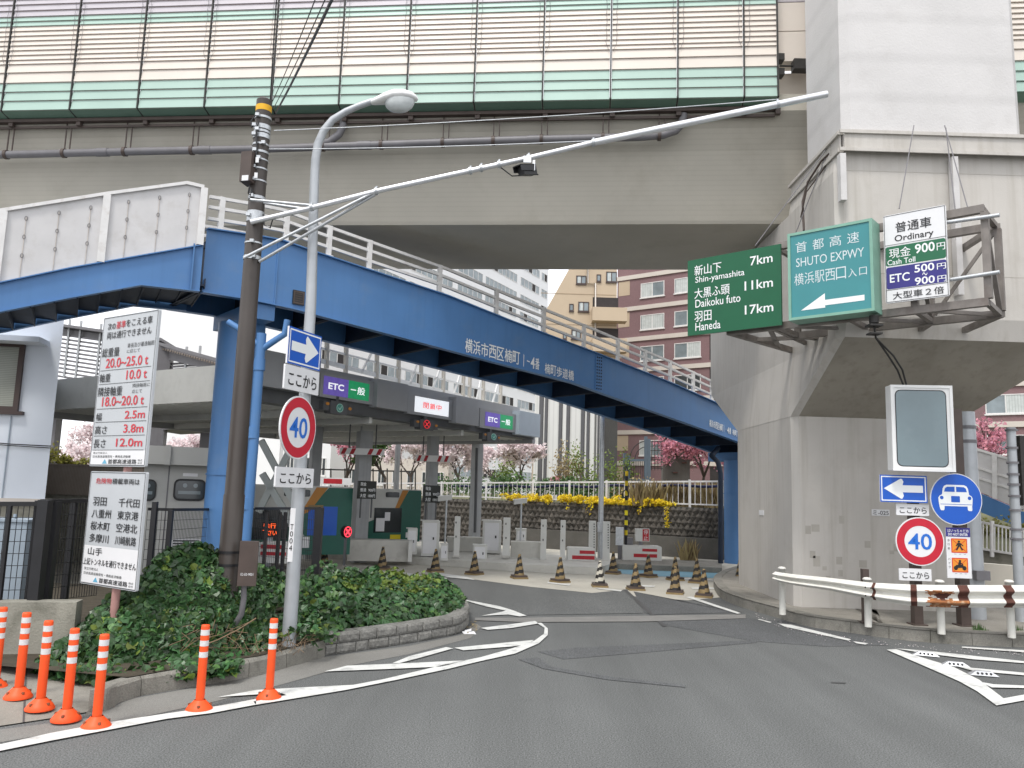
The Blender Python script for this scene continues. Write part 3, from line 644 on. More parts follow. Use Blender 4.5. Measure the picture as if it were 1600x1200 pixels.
# supports
def column(px, dpx, tb, r, zb_, py):
    p = FB.hit(px, py); s = (p - FB.a).dot(fe); c = fpt(s, 1.1, 0); a, b = ztb(s)
    mb = MB(); mb.lathe(V(c.x, c.y, zb_), [(r, 0), (r, b - zb_ - .28)], 36); mb.obox(V(c.x, c.y, b - .16), fe * .25, fn * 1.0, V(0, 0, .15)); mb.lathe(V(c.x, c.y, zb_), [(r + .02, 2.3), (r + .02, 2.33)], 36); mb.build('column', 'bridge_blue', fb)
    return c, b
cL, bL = column(411, 0, 0, .46, 0, 520); cR, bR = column(1196, 0, 0, .44, 0, 700)
mb = MB(); q = lambda x, y, d=14.35: at(x, y, d)      # downpipe beside the left column
mb.tube([q(409, 521), q(403, 600), q(396, 700), q(388, 800), q(384, 852)], .085, 14); mb.tube([q(356, 503), q(372, 513), q(395, 533), q(407, 540)], .06, 12); mb.tube([q(406, 548), q(425, 535), q(445, 522), q(449, 500)], .06, 12)
for x, y in ((406, 570), (397, 676), (387, 787)): mb.tube([q(x, y - 9), q(x - 1, y + 9)], .1, 14); mb.obox(q(x - 8, y, 14.4), V(.1, 0, 0), V(0, .03, 0), V(0, 0, .06))
mb.build('downpipe', 'bridge_blue', fb)
mb = MB(); d = 25.0
mb.tube([at(1122, 700, d + 1), at(1112, 712, d), at(1122, 722, d), at(1126, 740, d), at(1126, 880, d)], .08, 10); mb.build('downpipe', 'bridge_under', fb)
# the far flight seen to the right of the pier
RT = plane_px((1500, 760), 24.0, (1640, 800), 22.5)
def rq(x, y): return RT.hit(x, y)
mb = MB(); mb.prism([rq(1500, 757), rq(1660, 826), rq(1660, 850), rq(1500, 788)], RT.n * -.1); mb.build('stair_stringer', 'bridge_blue', fb)
mb = MB(); mb.prism([rq(1500, 694), rq(1660, 742), rq(1660, 824), rq(1500, 755)], RT.n * -.03); mb.build('stair_panel', 'panel_white', fb)
mb = MB()
for y0, y1 in ((694, 742), (722, 772), (737, 790)):
    mb.prism([rq(1500, y0 - 2) + RT.n * .03, rq(1660, y1 - 2) + RT.n * .03, rq(1660, y1 + 2) + RT.n * .03, rq(1500, y0 + 2) + RT.n * .03], RT.n * -.025)
for x in (1518, 1554, 1592): mb.prism([rq(x - 4, 692 + (x - 1500) * .3) + RT.n * .05, rq(x + 4, 694 + (x - 1500) * .3) + RT.n * .05, rq(x + 5, 757 + (x - 1500) * .43) + RT.n * .05, rq(x - 3, 755 + (x - 1500) * .43) + RT.n * .05], RT.n * -.04)
mb.build('panel_frame', 'rail_white', fb)
# ================================================================ left foreground
# ---------------------------------------------------------------- brown utility pole with its camera arm
pb = at(350, 985, 10.0); ptop = at(413, 158, 10.0); PZ = ptop.z
up = thing('utility_pole', 'tall dark brown utility pole with steel bands and a yellow ring at its top', 'utility pole', (pb.x, pb.y, .2))
mb = MB(); mb.lathe(V(pb.x, pb.y, .1), [(.135, 0), (.128, 1.9), (.118, 1.92), (.1, PZ - .1)], 28)
mb.lathe(V(pb.x, pb.y, PZ), [(.1, 0), (.08, .02), (0, .03)], 28); mb.build('pole', 'pole_brown', up)
mb = MB(); mb.lathe(V(pb.x, pb.y, PZ - .16), [(.103, 0), (.103, .08)], 24); mb.build('marker_ring', mat('yellow_band', (.75, .4, .01), .5, .08, 8), up)
def pz(y): return at(lerp(413, 350, (y - 158) / 827), y, 10).z
mb = MB()
for y, h in ((186, .03), (201, .06), (208, .03), (215, .06), (228, .025), (240, .03), (252, .02), (266, .02), (285, .02), (311, .04), (340, .14), (381, .02), (404, .05)):
    r_ = lerp(.102, .12, (y - 158) / 800) + .006; mb.lathe(V(pb.x, pb.y, pz(y)), [(r_, -h / 2), (r_, h / 2)], 24)
    a = rng.uniform(-.6, .6); mb.obox(V(pb.x + math.sin(a) * (r_ + .02), pb.y - math.cos(a) * (r_ + .02), pz(y)), V(.025, 0, 0), V(0, .025, 0), V(0, 0, .02))
mb.builds('band_clamp', 'galv', up)
mb = MB()
for y in (862, 882): mb.lathe(V(pb.x, pb.y, pz(y)), [(.142, -.015), (.142, .015)], 24)
mb.builds('strap', 'black_plastic', up)
mb = MB(); q = at(378, 262, 9.95); mb.obox(at(390, 264, 9.9), V(.075, -.02, 0), V(.02, .1, 0), V(0, 0, .2)); mb.m = 1
f = Face(at(405, 250, 9.78), V(1, 0, 0), V(0, 0, 1), .04, .07)
mb.obox(at(402, 250, 9.8), V(.02, 0, 0), V(0, .006, 0), V(0, 0, .035)); mb.obox(at(400, 274, 9.8), V(.02, 0, 0), V(0, .006, 0), V(0, 0, .035)); mb.obox(at(383, 278, 9.79), V(.045, -.01, 0), V(0, .006, 0), V(0, 0, .035))
mb.build('terminal_box', ['brown_steel', 'sign_white'], up)
mb = MB(); mb.tube([at(404, 190, 9.86), at(401, 205, 9.86), at(401, 235, 9.86), at(398, 262, 9.86)], .012, 6); mb.tube([at(399, 180, 9.9), at(392, 190, 9.9), at(393, 199, 9.9), at(401, 192, 9.87)], .008, 6); mb.tube([at(390, 290, 9.85), at(388, 302, 9.84), at(391, 306, 9.85), at(394, 296, 9.86)], .01, 6); mb.tube([at(411, 335, 9.88), at(413, 352, 9.85), at(422, 356, 9.9), at(427, 340, 9.95)], .009, 6); mb.build('cable', 'black_plastic', up)
mb = MB(); mb.obox(at(388, 880, 9.8), V(.105, .02, 0), V(-.02, .08, 0), V(0, 0, .26)); bx = mb.build('meter_box', 'brown_steel', up)
mb = MB(); f = Face(at(374, 894, 9.70), V(.982, .187, 0), V(0, 0, 1), .17, .05); mb.text(f, 'E2-E0-9001', .1, .2, .95, .8, .0); mb.build('lettering', 'sign_white', bx)
mb = MB(); mb.tube([at(381, 912, 9.82), at(381, 935, 9.82), at(377, 960, 9.84), at(368, 974, 9.86), at(361, 978, 9.9)], .035, 12); mb.build('conduit', 'pipe_grey', up)
# the camera arm: main tube, two lower stays, upper tie
mb = MB(); AY = 9.85
mb.tube([at(392, 347, AY), at(486, 325, AY), at(596, 297, AY), at(826, 247, AY), at(930, 222, AY)], .034, 14); mb.tube([at(926, 223, AY), at(1292, 147, AY)], .045, 16); arm = mb.build('camera_arm', 'galv_bright', up)
mb = MB(); mb.tube([at(381, 403, 9.78), at(590, 298, AY)], .02, 10); mb.tube([at(405, 409, 9.95), at(586, 304, AY + .02)], .02, 10); mb.tube([at(391, 312, 9.76), at(488, 321, AY - .02)], .018, 10); mb.tube([at(412, 317, 9.98), at(486, 328, AY + .05)], .018, 10); mb.builds('arm_stay', 'galv', up)
mb = MB()
for x, y in ((487, 324), (588, 299), (735, 267), (752, 263), (780, 257), (826, 247), (927, 223), (1215, 163)):
    p = at(x, y, AY); d = (at(1292, 147, AY) - at(596, 297, AY)).normalized(); mb.lathe(p - d * .02, [(.05, 0), (.05, .035)], 14, ax=d); mb.obox(p + V(0, 0, .055), d * .012, V(0, .012, 0), V(0, 0, .012))
mb.builds('arm_clamp', 'galv', up)
cm = thing('traffic_camera', 'small black traffic camera with sunshade hanging from the long steel arm', 'camera', at(826, 262, AY))
c = at(824, 267, AY); e1 = V(-.6, -.55, -.25).normalized(); e2 = V(0, 0, 1).cross(e1).normalized(); e3 = e1.cross(e2)
mb = MB(); mb.obox(c, e1 * .12, e2 * .055, e3 * .055); mb.build('housing', 'black_plastic', cm)
mb = MB(); mb.obox(c + e3 * .066 + e1 * .04, e1 * .14, e2 * .075, e3 * .006); mb.obox(c + e2 * .07 + e1 * .04 + e3 * .03, e1 * .14, e2 * .005, e3 * .04); mb.obox(c - e2 * .07 + e1 * .04 + e3 * .03, e1 * .14, e2 * .005, e3 * .04); mb.build('sunshade', 'black_plastic', cm)
mb = MB(); mb.obox(at(834, 259, AY), V(.016, 0, 0), V(0, .02, 0), V(0, 0, .07)); mb.obox(at(824, 249, AY - .05), V(.05, 0, 0), V(0, .01, 0), V(0, 0, .045)); mb.build('bracket', 'galv_bright', cm)
mb = MB(); mb.tube([c - e1 * .1, c - e1 * .18 + V(.02, 0, -.05), at(800, 275, AY), at(783, 262, AY), at(779, 258, AY)], .008, 6); mb.build('cable', 'black_plastic', cm)
# overhead wires
g = 'overhead wires above the road'
def wire(label, pts, r, m='black_plastic'):
    a, b = pts[0], pts[-1]; P = []
    for k in range(13):
        t_ = k / 12; P.append(a.lerp(b, t_) - V(0, 0, .12 * 4 * t_ * (1 - t_) * (b - a).length / 20))
    mb = MB(); mb.tube(P, r, 6); return tag(mb.build('overhead_wire', m, loc=P[0]), label, 'wire', g)
wire('thick black cable running up from the brown pole top', [at(431, 176, 10.0), at(532, -30, 4.6)], .012)
wire('thin black wire beside the thick cable above the brown pole', [at(428, 168, 10.0), at(520, -28, 4.9)], .005)
wire('thinnest black wire closest in to the yellow ring on the brown pole', [at(426, 158, 10.0), at(502, -25, 5.2)], .005)
wire('upper pale wire from brown pole to the far arm tip', [at(428, 204, 10.0), at(830, 184, 9.9), at(1216, 155, AY)], .006, 'galv')
wire('lower pale wire from brown pole to the middle of the arm', [at(420, 233, 10.0), at(924, 220, AY)], .006, 'galv')
mb = MB(); mb.tube([at(422, 160, 10.0), at(428, 60, 9.7), at(434, -30, 9.4)], .008, 6); tag(mb.build('overhead_wire', 'black_plastic', loc=at(422, 160, 10)), 'black wire going straight up beside the yellow ring', 'wire', g)

# ---------------------------------------------------------------- street lamp
lb = at(452, 990, 10.1); lt = at(489, 320, 10.1)
sl_ = thing('street_lamp', 'tall grey street lamp with curved neck and oval head carrying the road signs', 'street lamp', (lb.x, lb.y, .2))
path = [V(lb.x, lb.y, .15), V(lb.x, lb.y, 2.5), V(lb.x, lb.y, 4.5)] + [at(x, y, 10.1) for x, y in ((491, 290), (493, 250), (497, 225), (506, 204), (520, 187), (541, 174), (562, 165), (582, 158))]
mb = MB(); mb.tube(path, [.088, .08, .068, .06, .058, .056, .052, .048, .045, .043, .042], 18); mb.build('pole', 'pole_grey', sl_)
hc = at(578, 160, 10.1); he = at(653, 158, 10.1); hd = (he - hc).normalized()
mb = MB(); secs = []
for u, wy, hu, hl, zo in ((0, .035, .03, .03, 0), (.1, .06, .05, .04, .008), (.3, .11, .085, .05, .035), (.5, .135, .1, .055, .06), (.7, .135, .095, .055, .062), (.88, .105, .07, .045, .05), (.97, .06, .04, .03, .035), (1.0, .01, .01, .01, .03)):
    c = hc + hd * (he - hc).length * u + V(0, 0, zo); ps = []
    for k in range(16):
        a = 2 * math.pi * k / 16; z = math.sin(a); ps.append(c + V(0, 1, 0) * wy * math.cos(a) + V(0, 0, 1) * (hu * z if z > 0 else hl * z))
    secs.append(ps)
mb.loft(secs, smooth=True); hd_o = mb.build('lamp_head', 'white_paint', sl_)
mb = MB(); secs = []
c0 = hc + hd * (he - hc).length * .62
for q, z in ((1, .0), (.97, -.05), (.85, -.1), (.6, -.145), (.25, -.165), (.02, -.168)):
    secs.append([c0 + hd * .205 * q * math.cos(a) + V(0, .12 * q * math.sin(a), 0) + V(0, 0, z + .015) for a in [2 * math.pi * k / 20 for k in range(20)]])
mb.loft(secs, smooth=True); mb.build('lamp_glass', mat('lamp_glass', (.5, .53, .53), .2, .12, 9), sl_)
mb = MB(); f = Plane((lb.x - 1, lb.y - .085), (lb.x + 1, lb.y - .085))
fc = face(f, (453, 794), (461, 794), (450, 878), (458, 878)); mb.slab(fc, .004); mb.m = 1
for k, ch in enumerate('T004'): mb.text(fc, ch, .2, .3 + .13 * k, .8, .4 + .13 * k)
mb.build('number_sticker', ['sign_white', 'sign_black'], sl_)

# ---------------------------------------------------------------- signs on the lamp pole
SP = plane_px((452, 507), 9.62, (503, 528), 10.3).off(.12)
def bracket(t, fc, y, m='galv'):
    mb = MB(); p = fc.p(.5, y, -.03); mb.obox(p - fc.n * .03, fc.ux * .12, fc.n * .03, V(0, 0, .02)); mb.build('bracket', m, t)
def sign(name, label, fc, group=None, thick=.025, mface='sign_white', r=.0):
    t = thing(name, label, 'road sign', fc.p(.5, 1), group)
    mb = MB(); mb.slab(fc, thick, r=r); mb.build('plate', mface, t); return t
def koko(label, fc):
    t = sign('road_sign', label, fc, 'white supplementary plates under road signs', r=.01); mb = MB(); mb.text(fc, 'ここから', .1, .27, .92, .8, .004, .012); mb.build('lettering', 'sign_black', t); bracket(t, fc, .5); return t
def arrow_sign(label, fc, flip):
    t = sign('road_sign', label, fc, 'blue one-way arrow signs'); X = (lambda x: 1 - x) if flip else (lambda x: x)
    mb = MB(); mb.slab(fc, 0, 0, 0, 1, 1, .002); mb.build('blue_ground', 'sign_blue', t)
    mb = MB(); mb.frame(fc, .025, .045, .975, .955, .018, .004); mb.build('border', 'letter_white', t)
    mb = MB(); pts = [(.09, .37), (.52, .37), (.5, .24), (.53, .14), (.56, .13), (.92, .5), (.56, .87), (.53, .86), (.5, .76), (.52, .63), (.09, .63)]
    pts = [(X(x), y) for x, y in pts]; mb.draw(fc, pts if flip else pts[::-1], .005); mb.build('arrow', 'letter_white', t); bracket(t, fc, .3, 'black_plastic'); return t
def circle_face(pl, cx, cy, rx, ry):
    c = pl.hit(cx, cy); w_ = (pl.hit(cx + rx, cy) - pl.hit(cx - rx, cy)).length; h_ = abs(pl.hit(cx, cy - ry).z - pl.hit(cx, cy + ry).z)
    return Face(c - pl.e * w_ / 2 + V(0, 0, h_ / 2), pl.e.copy(), V(0, 0, 1), w_, h_)
def limit_sign(label, fc):
    t = thing('road_sign', label, 'road sign', fc.p(.5, 1), 'round speed limit signs')
    mb = MB(); mb.ell(fc, .5, .5, .5, .5, 0, .02); mb.build('plate', 'sign_white', t)
    mb = MB(); mb.ringe(fc, .5, .5, .478, .478, .33, .003); mb.build('red_ring', 'sign_red', t)
    mb = MB(); mb.text(fc, '40', .255, .335, .745, .67, .004, .012); mb.build('numerals', 'num_blue', t); bracket(t, fc, .5); return t
arrow_sign('blue sign with white arrow pointing right on the grey lamp pole', face(SP, (452, 507), (503, 528), (449, 568), (499, 579)), False)
koko('upper white kana plate directly beneath the slanted arrow sign', face(SP, (446, 568), (499, 582), (444, 607), (497, 618)))
limit_sign('40 speed limit sign seen at a slant on the lamp pole', circle_face(SP, 466.5, 668, 28, 49.5))
koko('lower white kana plate beneath the slanted 40 sign', face(SP, (432, 724), (490, 737), (431, 755), (489, 768)))

# ---------------------------------------------------------------- the two tall notice boards
NP = plane_px((152, 610), 9.55, (238, 600), 8.95)
pst = at(184, 700, 9.4)
nt_ = thing('sign_post', 'pinkish steel post holding the two tall notice boards above the ivy', 'sign post', (pst.x, pst.y, .2))
mb = MB(); pq = NP.off(-.07).hit(181, 930); mb.lathe(V(pq.x, pq.y, .15), [(.045, 0), (.045, NP.hit(200, 505).z - .25)], 16); mb.build('post', mat('faded_red', (.36, .2, .18), .6, .2, 6), nt_)
f = face(NP, (161, 497), (247, 483), (141, 727), (229, 731))
t = thing('notice_board', 'upper white notice board of weight and size limits in red figures', 'notice board', f.p(.5, 1))
mb = MB(); mb.slab(f, .03, r=.02); mb.build('board', 'sign_grey', t)
mb = MB(); mb.slab(f, 0, .02, .898, .98, .988, .002); mb.build('white_field', 'sign_white', t)
mk, mr = MB(), MB(); mk.frame(f, .012, .006, .988, .994, .006, .004)
B = .008
mk.text(f, '次の', .1, .045, .245, .092, bold=B); mr.text(f, '基準', .26, .04, .43, .09, bold=.014); mk.text(f, 'をこえる車', .44, .036, .9, .087, bold=B); mk.text(f, '両は通行できません', .1, .105, .9, .155, bold=B)
mk.text(f, '総重量', .04, .215, .36, .275, bold=B); mk.text(f, '車長及び最遠軸距', .5, .2, .97, .23); mk.text(f, 'に応じて', .5, .24, .73, .265); mr.text(f, '20.0~25.0 t', .13, .287, .89, .352, bold=.014)
mk.text(f, '軸重', .04, .388, .24, .445, bold=B); mr.text(f, '10.0 t', .53, .378, .89, .44, bold=.014); mk.text(f, '隣接軸重', .04, .478, .48, .54, bold=B); mk.text(f, '隣接軸距に', .66, .47, .96, .495); mk.text(f, '応じて', .66, .508, .83, .533)
mr.text(f, '18.0~20.0 t', .13, .545, .88, .608, bold=.014); mk.text(f, '幅', .05, .65, .15, .7, bold=B); mr.text(f, '2.5m', .57, .643, .92, .695, bold=.014); mk.text(f, '高さ', .05, .735, .27, .79, bold=B); mr.text(f, '3.8m', .57, .73, .92, .785, bold=.014)
mk.text(f, '長さ', .05, .825, .27, .88, bold=B); mr.text(f, '12.0m', .46, .82, .92, .873, bold=.014)
for y in (.365, .457, .622, .71, .8, .893): mk.slab(f, 0, .04, y, .95, y + .003, .004)
mk.text(f, '独立行政法人', .06, .906, .32, .92); mk.text(f, '日本高速道路保有・債務返済機構', .06, .928, .74, .945); mk.text(f, '首都高速道路', .35, .953, .85, .983, bold=B); mk.text(f, '株式', .87, .953, .95, .966); mk.text(f, '会社', .87, .97, .95, .983)
mk.build('black_lettering', 'sign_black', t); mr.build('red_lettering', mat('letter_red', (.55, .03, .045), .4, .05), t)
mb = MB(); mb.draw(f, [(.24, .983), (.285, .953), (.33, .983)], .004); mb.build('emblem', mat('emblem_blue', (.12, .38, .55), .4, .05), t)
f = face(NP, (140, 736), (228, 738), (127, 914), (214, 922))
t = thing('notice_board', 'lower white notice board listing tunnel names in two black columns', 'notice board', f.p(.5, 1))
mb = MB(); mb.slab(f, .03, r=.02); mb.build('board', 'sign_grey', t)
mb = MB(); mb.slab(f, 0, .02, .66, .98, .985, .002); mb.build('white_field', 'sign_white', t)
mk, mr = MB(), MB(); mk.frame(f, .012, .008, .988, .992, .006, .004)
mr.text(f, '危険物', .12, .06, .41, .11, bold=.01); mk.text(f, '積載車両は', .42, .06, .9, .11, bold=B)
for k, (a, b) in enumerate((('羽田', '千代田'), ('八重州', '東京港'), ('桜木町', '空港北'), ('多摩川', '川崎航路'))):
    y = .23 + .108 * k; mk.text(f, a, .1, y, .35 if k == 0 else .45, y + .075, bold=B); mk.text(f, b, .57, y, .93, y + .075, bold=B)
mk.text(f, '山手', .1, .675, .36, .74, bold=B); mk.text(f, '上記トンネルを通行できません', .03, .77, .97, .83, bold=B); mk.text(f, '独立行政法人', .06, .85, .32, .875); mk.text(f, '日本高速道路保有・債務返済機構', .06, .89, .74, .915); mk.text(f, '首都高速道路', .35, .93, .85, .972, bold=B); mk.text(f, '株式', .87, .93, .95, .948); mk.text(f, '会社', .87, .955, .95, .973)
mk.build('black_lettering', 'sign_black', t); mr.build('red_lettering', 'letter_red', t)
mb = MB(); mb.draw(f, [(.24, .972), (.285, .93), (.33, .972)], .004); mb.build('emblem', 'emblem_blue', t)

# ---------------------------------------------------------------- orange delineator posts
def delineator(p, label, lean=0):
    t = thing('delineator_post', label, 'bollard', p, 'orange delineator posts along the white line')
    mb = MB(); mb.lathe(p, [(.125, 0), (.125, .015), (.1, .05), (.062, .085), (.05, .1)], 20); mb.build('base', 'orange_rubber', t)
    mb = MB(); mb.lathe(p, [(.04, .09), (.04, .775), (.036, .79), (.0, .79)], 18); mb.build('tube', 'orange_rubber', t)
    for z in (.49, .595, .695):
        mb = MB(); mb.lathe(p + V(0, 0, z), [(.0412, 0), (.0412, .052)], 18); mb.build('reflective_band', 'reflector', t)
    mb = MB()
    for a in (.5, 2.3, 3.9, 5.4): mb.lathe(p + V(.095 * math.cos(a), .095 * math.sin(a), .045), [(.014, 0), (.014, .02), (0, .022)], 8)
    mb.build('anchor_bolts', 'rust', t); return t
d0 = delineator(gnd(150, 1137), 'frontmost orange delineator post of the row on the dropped pavement')
for x, y, z, lb_ in ((103, 1125, .02, 'second orange delineator post from the front of the pavement row'), (62, 1108, .04, 'third orange delineator post from the front of the pavement row'), (28, 1090, .06, 'fourth orange delineator post from the front of the pavement row'),
                    (-9, 1077, .06, 'hindmost orange delineator post, cut off by the picture edge'), (311, 1110, 0, 'lone orange delineator post before the kerb and the dark ivy'), (420, 1092, 0, 'lone orange delineator post standing on the white painted wedge below the lamp')):
    copy_tree(d0, gnd(x, y, z), rng.random() * 3, lb_)

# ---------------------------------------------------------------- low wall, mesh fence, boxes behind it
wa, wb = at(-90, 1000, 9.0), at(118, 960, 9.3)
mb = MB(); f = face_pts(wa, wb, at(40, 943, 9.1).z, .0); mb.slab(f, .25); mb.build
tag(mb.build('retaining_wall', mat('old_concrete', (.27, .26, .22), .9, .2, 1.5, bump=.4, bscale=50, streak=.4, dirt=.7, dirtcol=(.1, .1, .075), dscale=2.5), loc=wa), 'low stained concrete wall under the black mesh fence', 'retaining wall')
def mesh_fence(label, nodes, posts, group='black mesh fences behind the ivy'):
    t = thing('mesh_fence', label, 'fence', nodes[0][0], group); 
    mp = MB()
    for (a, zb0, zt0), (b, zb1, zt1) in zip(nodes, nodes[1:]):
        L_ = V(b.x - a.x, b.y - a.y, 0).length; n_ = max(2, int(L_ / .055)); dirv = V(b.x - a.x, b.y - a.y, 0).normalized(); up_ = V(-dirv.y, dirv.x, 0)
        for k in range(n_ + 1):
            u = k / n_; p = a.lerp(b, u); z0, z1 = lerp(zb0, zb1, u), lerp(zt0, zt1, u); mp.bar(V(p.x, p.y, z0), V(p.x, p.y, z1), .006, .006, up=(1, 0, 0))
        for k in range(9):
            u = k / 8; za, zc = lerp(zb0, zt0, u), lerp(zb1, zt1, u); mp.bar(V(a.x, a.y, za), V(b.x, b.y, zc), .007, .007)
    mp.build('mesh', 'black_plastic', t)
    mb = MB()
    for (a, zb0, zt0), (b, zb1, zt1) in zip(nodes, nodes[1:]): mb.bar(V(a.x, a.y, zt0 + .02), V(b.x, b.y, zt1 + .02), .04, .05)
    mb.build('top_rail', 'black_plastic', t)
    for p, z0, z1, wd in posts:
        mb = MB(); mb.box((p.x, p.y, z0), wd, wd, z1 - z0); mb.build('post', 'black_plastic', t)
    return t
n0, n1, n2 = at(-80, 850, 9.15), at(58, 850, 9.45), at(158, 850, 10.8)
z_ = lambda x, y, d: at(x, y, d).z
mesh_fence('black mesh fence on the low wall before the grey box', [(n0, z_(0, 944, 9.2), z_(0, 792, 9.2)), (n1, z_(58, 942, 9.4), z_(58, 790, 9.4))], [(at(52, 850, 9.5), .3, z_(40, 782, 9.4), .05), (at(8, 860, 9.3), .4, z_(8, 790, 9.3), .04)])
mesh_fence('black double fence gate with thick post beside the notice boards', [(n1, z_(58, 942, 9.4), z_(58, 786, 9.4)), (n2, z_(150, 930, 10.8), z_(150, 784, 10.8))], [(at(63, 860, 9.4), .3, z_(63, 781, 9.4), .12), (at(80, 860, 9.7), .3, z_(80, 783, 9.7), .09), (at(108, 860, 10.2), .3, z_(108, 785, 10.2), .07)])
mesh_fence('black mesh fence in front of the grey control hut', [(at(226, 850, 14.0), .3, z_(226, 797, 14)), (at(265, 850, 14.3), .3, z_(265, 798, 14.3)), (at(345, 850, 16.4), .3, z_(340, 797, 16.4))], [(at(237, 850, 14), .2, z_(237, 784, 14), .08), (at(263, 850, 14.2), .2, z_(263, 797, 14.2), .08)])
mesh_fence('black mesh fence between the blue column and ivy bed end post', [(at(396, 850, 16.2), .2, z_(396, 796, 16.2)), (at(497, 850, 15.0), .2, z_(497, 796, 15.0))], [(at(414, 850, 16.1), .0, z_(414, 800, 16.1), .06), (at(434, 850, 15.8), .0, z_(434, 800, 15.8), .06), (at(443, 850, 15.7), .0, z_(443, 800, 15.7), .06), (at(496, 850, 15.0), .0, z_(496, 793, 15.0), .14)])
c = at(16, 940, 10.4); mb = MB(); t = thing('utility_cabinet', 'plain blue grey utility cabinet behind the mesh fence before the pale house', 'cabinet', (c.x, c.y, .3))
mb.box((c.x - .12, c.y, .3), .75, .5, z_(20, 815, 10.2) - .3); mb.build('body', mat('cabinet_grey', (.27, .32, .37), .45, .08, 3), t)
mb = MB(); mb.box((c.x - .12, c.y, z_(20, 815, 10.2)), .79, .54, .03)
for q in (-.1, .0): mb.box((c.x + q, c.y - .1, z_(20, 815, 10.2) + .03), .03, .03, .06)
mb.build('lid', 'cabinet_grey', t)
# low concrete yard floor behind
sheet('yard_floor', [(-9.5, 8.9), (-6.0, 9.0), (-4.5, 15.0), (-3.2, 18), (-9, 26), (-40, 26), (-40, 8.9)], .006, 'pavement', px=False)

# ---------------------------------------------------------------- foliage helpers
IVY = [(0, -.5), (.32, -.38), (.5, .02), (.2, .2), (0, .62), (-.2, .2), (-.5, .02), (-.32, -.38)]
def leaf(vs, fs, c, n, d, size, shape=None):
    n = n.normalized(); d = (d - n * d.dot(n))
    if d.length < 1e-4: d = n.orthogonal()
    d.normalize(); s_ = d.cross(n); o = len(vs)
    if shape == 'ivy':
        for x, y in IVY: vs.append(c + s_ * x * size + d * y * size - n * (abs(x) * .35 + (y > .4) * .12) * size)
        fs.append((o, o + 1, o + 2, o + 3, o + 4)); fs.append((o, o + 4, o + 5, o + 6, o + 7))
    elif shape == 'blade':
        vs.extend([c - s_ * size * .05, c + s_ * size * .05, c + d * size * .6 + s_ * size * .03 + n * size * .06, c + d * size + n * size * .22, c + d * size * .6 - s_ * size * .03 + n * size * .06]); fs.append((o, o + 1, o + 2, o + 3, o + 4))
    else:
        vs.extend([c - d * size * .5, c + s_ * size * .3, c + d * size * .5, c - s_ * size * .3]); fs.append((o, o + 1, o + 2, o + 3))
def rdir(rg): 
    while True:
        v = V(rg.uniform(-1, 1), rg.uniform(-1, 1), rg.uniform(-1, 1))
        if .1 < v.length < 1: return v.normalized()
def mound(name, mats, parent, base, hfun, count, size, rg, shape='ivy', updot=.5, loc=None):
    """leaves laid over a height field h(x,y) inside polygon base, several layers deep"""
    xs_, ys_ = [p[0] for p in base], [p[1] for p in base]; vs, fs, mi = [], [], []
    def inside(x, y):
        c_ = False; j = len(base) - 1
        for i in range(len(base)):
            if (base[i][1] > y) != (base[j][1] > y) and x < (base[j][0] - base[i][0]) * (y - base[i][1]) / (base[j][1] - base[i][1]) + base[i][0]: c_ = not c_
            j = i
        return c_
    k = 0
    while k < count:
        x, y = rg.uniform(min(xs_), max(xs_)), rg.uniform(min(ys_), max(ys_))
        if not inside(x, y): continue
        h = hfun(x, y); e = .06; gx, gy = (hfun(x + e, y) - h) / e, (hfun(x, y + e) - h) / e; nrm = V(-gx, -gy, 1).normalized()
        if rg.random() > min(1, .35 + .35 * math.hypot(gx, gy)): continue
        z = h - abs(rg.gauss(0, .09)) + rg.random() * .05
        nn = (nrm * updot + rdir(rg) * .55 + V(0, -.15, .1)); leaf(vs, fs, V(x, y, max(z, .12)), nn, rdir(rg) + V(0, -.3, -.5), size * rg.uniform(.55, 1.25), shape)
        m_ = 0 if rg.random() < .8 else (1 if rg.random() < .85 or len(mats) < 3 else 2); mi.extend([m_] * (len(fs) - len(mi))); k += 1
    mb = MB(); mb.v = vs; mb.f = fs; mb.mi = mi; mb.sm = [False] * len(fs); return mb.build(name, mats, parent, loc)
rg = random.Random(11)
def nz(x, y, s=1.0):
    return math.sin(x * 3.1 * s + 1.3) * math.cos(y * 2.7 * s + .4) + .6 * math.sin(x * 6.3 * s + y * 5.1 * s) + .4 * math.cos(x * 11 * s - y * 9 * s)
# dark ivy bush on the left
A_ = [gnd(x, y) for x, y in ((176, 1073), (230, 1068), (300, 1060), (360, 1048), (402, 1040))]
t = thing('ivy_bush', 'large dark green ivy bush between the notice boards and the brown pole', 'bush', gnd(270, 1050) + V(0, .3, .2))
kx = [p.x for p in A_]
def front_y(x): return interp([(p.x, p.y) for p in A_], x)
def hb(x, y):
    d_ = y - (front_y(x) if x > -4.05 else lerp(front_y(-4.05), 8.6, min(1, (-4.05 - x) / .85))) - .22; e = min(x + 5.0, -2.9 - x)
    prof_ = min(1, max(0, d_) / .75) ** .55
    side_ = min(1, max(0, e) / .5) ** .5
    top_ = .66 + .5 * min(1, max(0, (y - 9.05) / .35)) * min(1, max(0, (x + 4.35) / .25)) - .16 * max(0, x + 3.6)
    return .18 + (top_ + .07 * nz(x, y)) * prof_ * side_
mound('foliage', ['leaf_dark', 'leaf_mid', 'leaf_light'], t, [(-4.95, 8.75), (-5.05, 9.6), (-2.9, 10.6), (-2.9, 8.95), (-3.2, 8.72), (-4.05, 8.36), (-4.5, 8.5)], hb, 8000, .105, rg)
mb = MB()
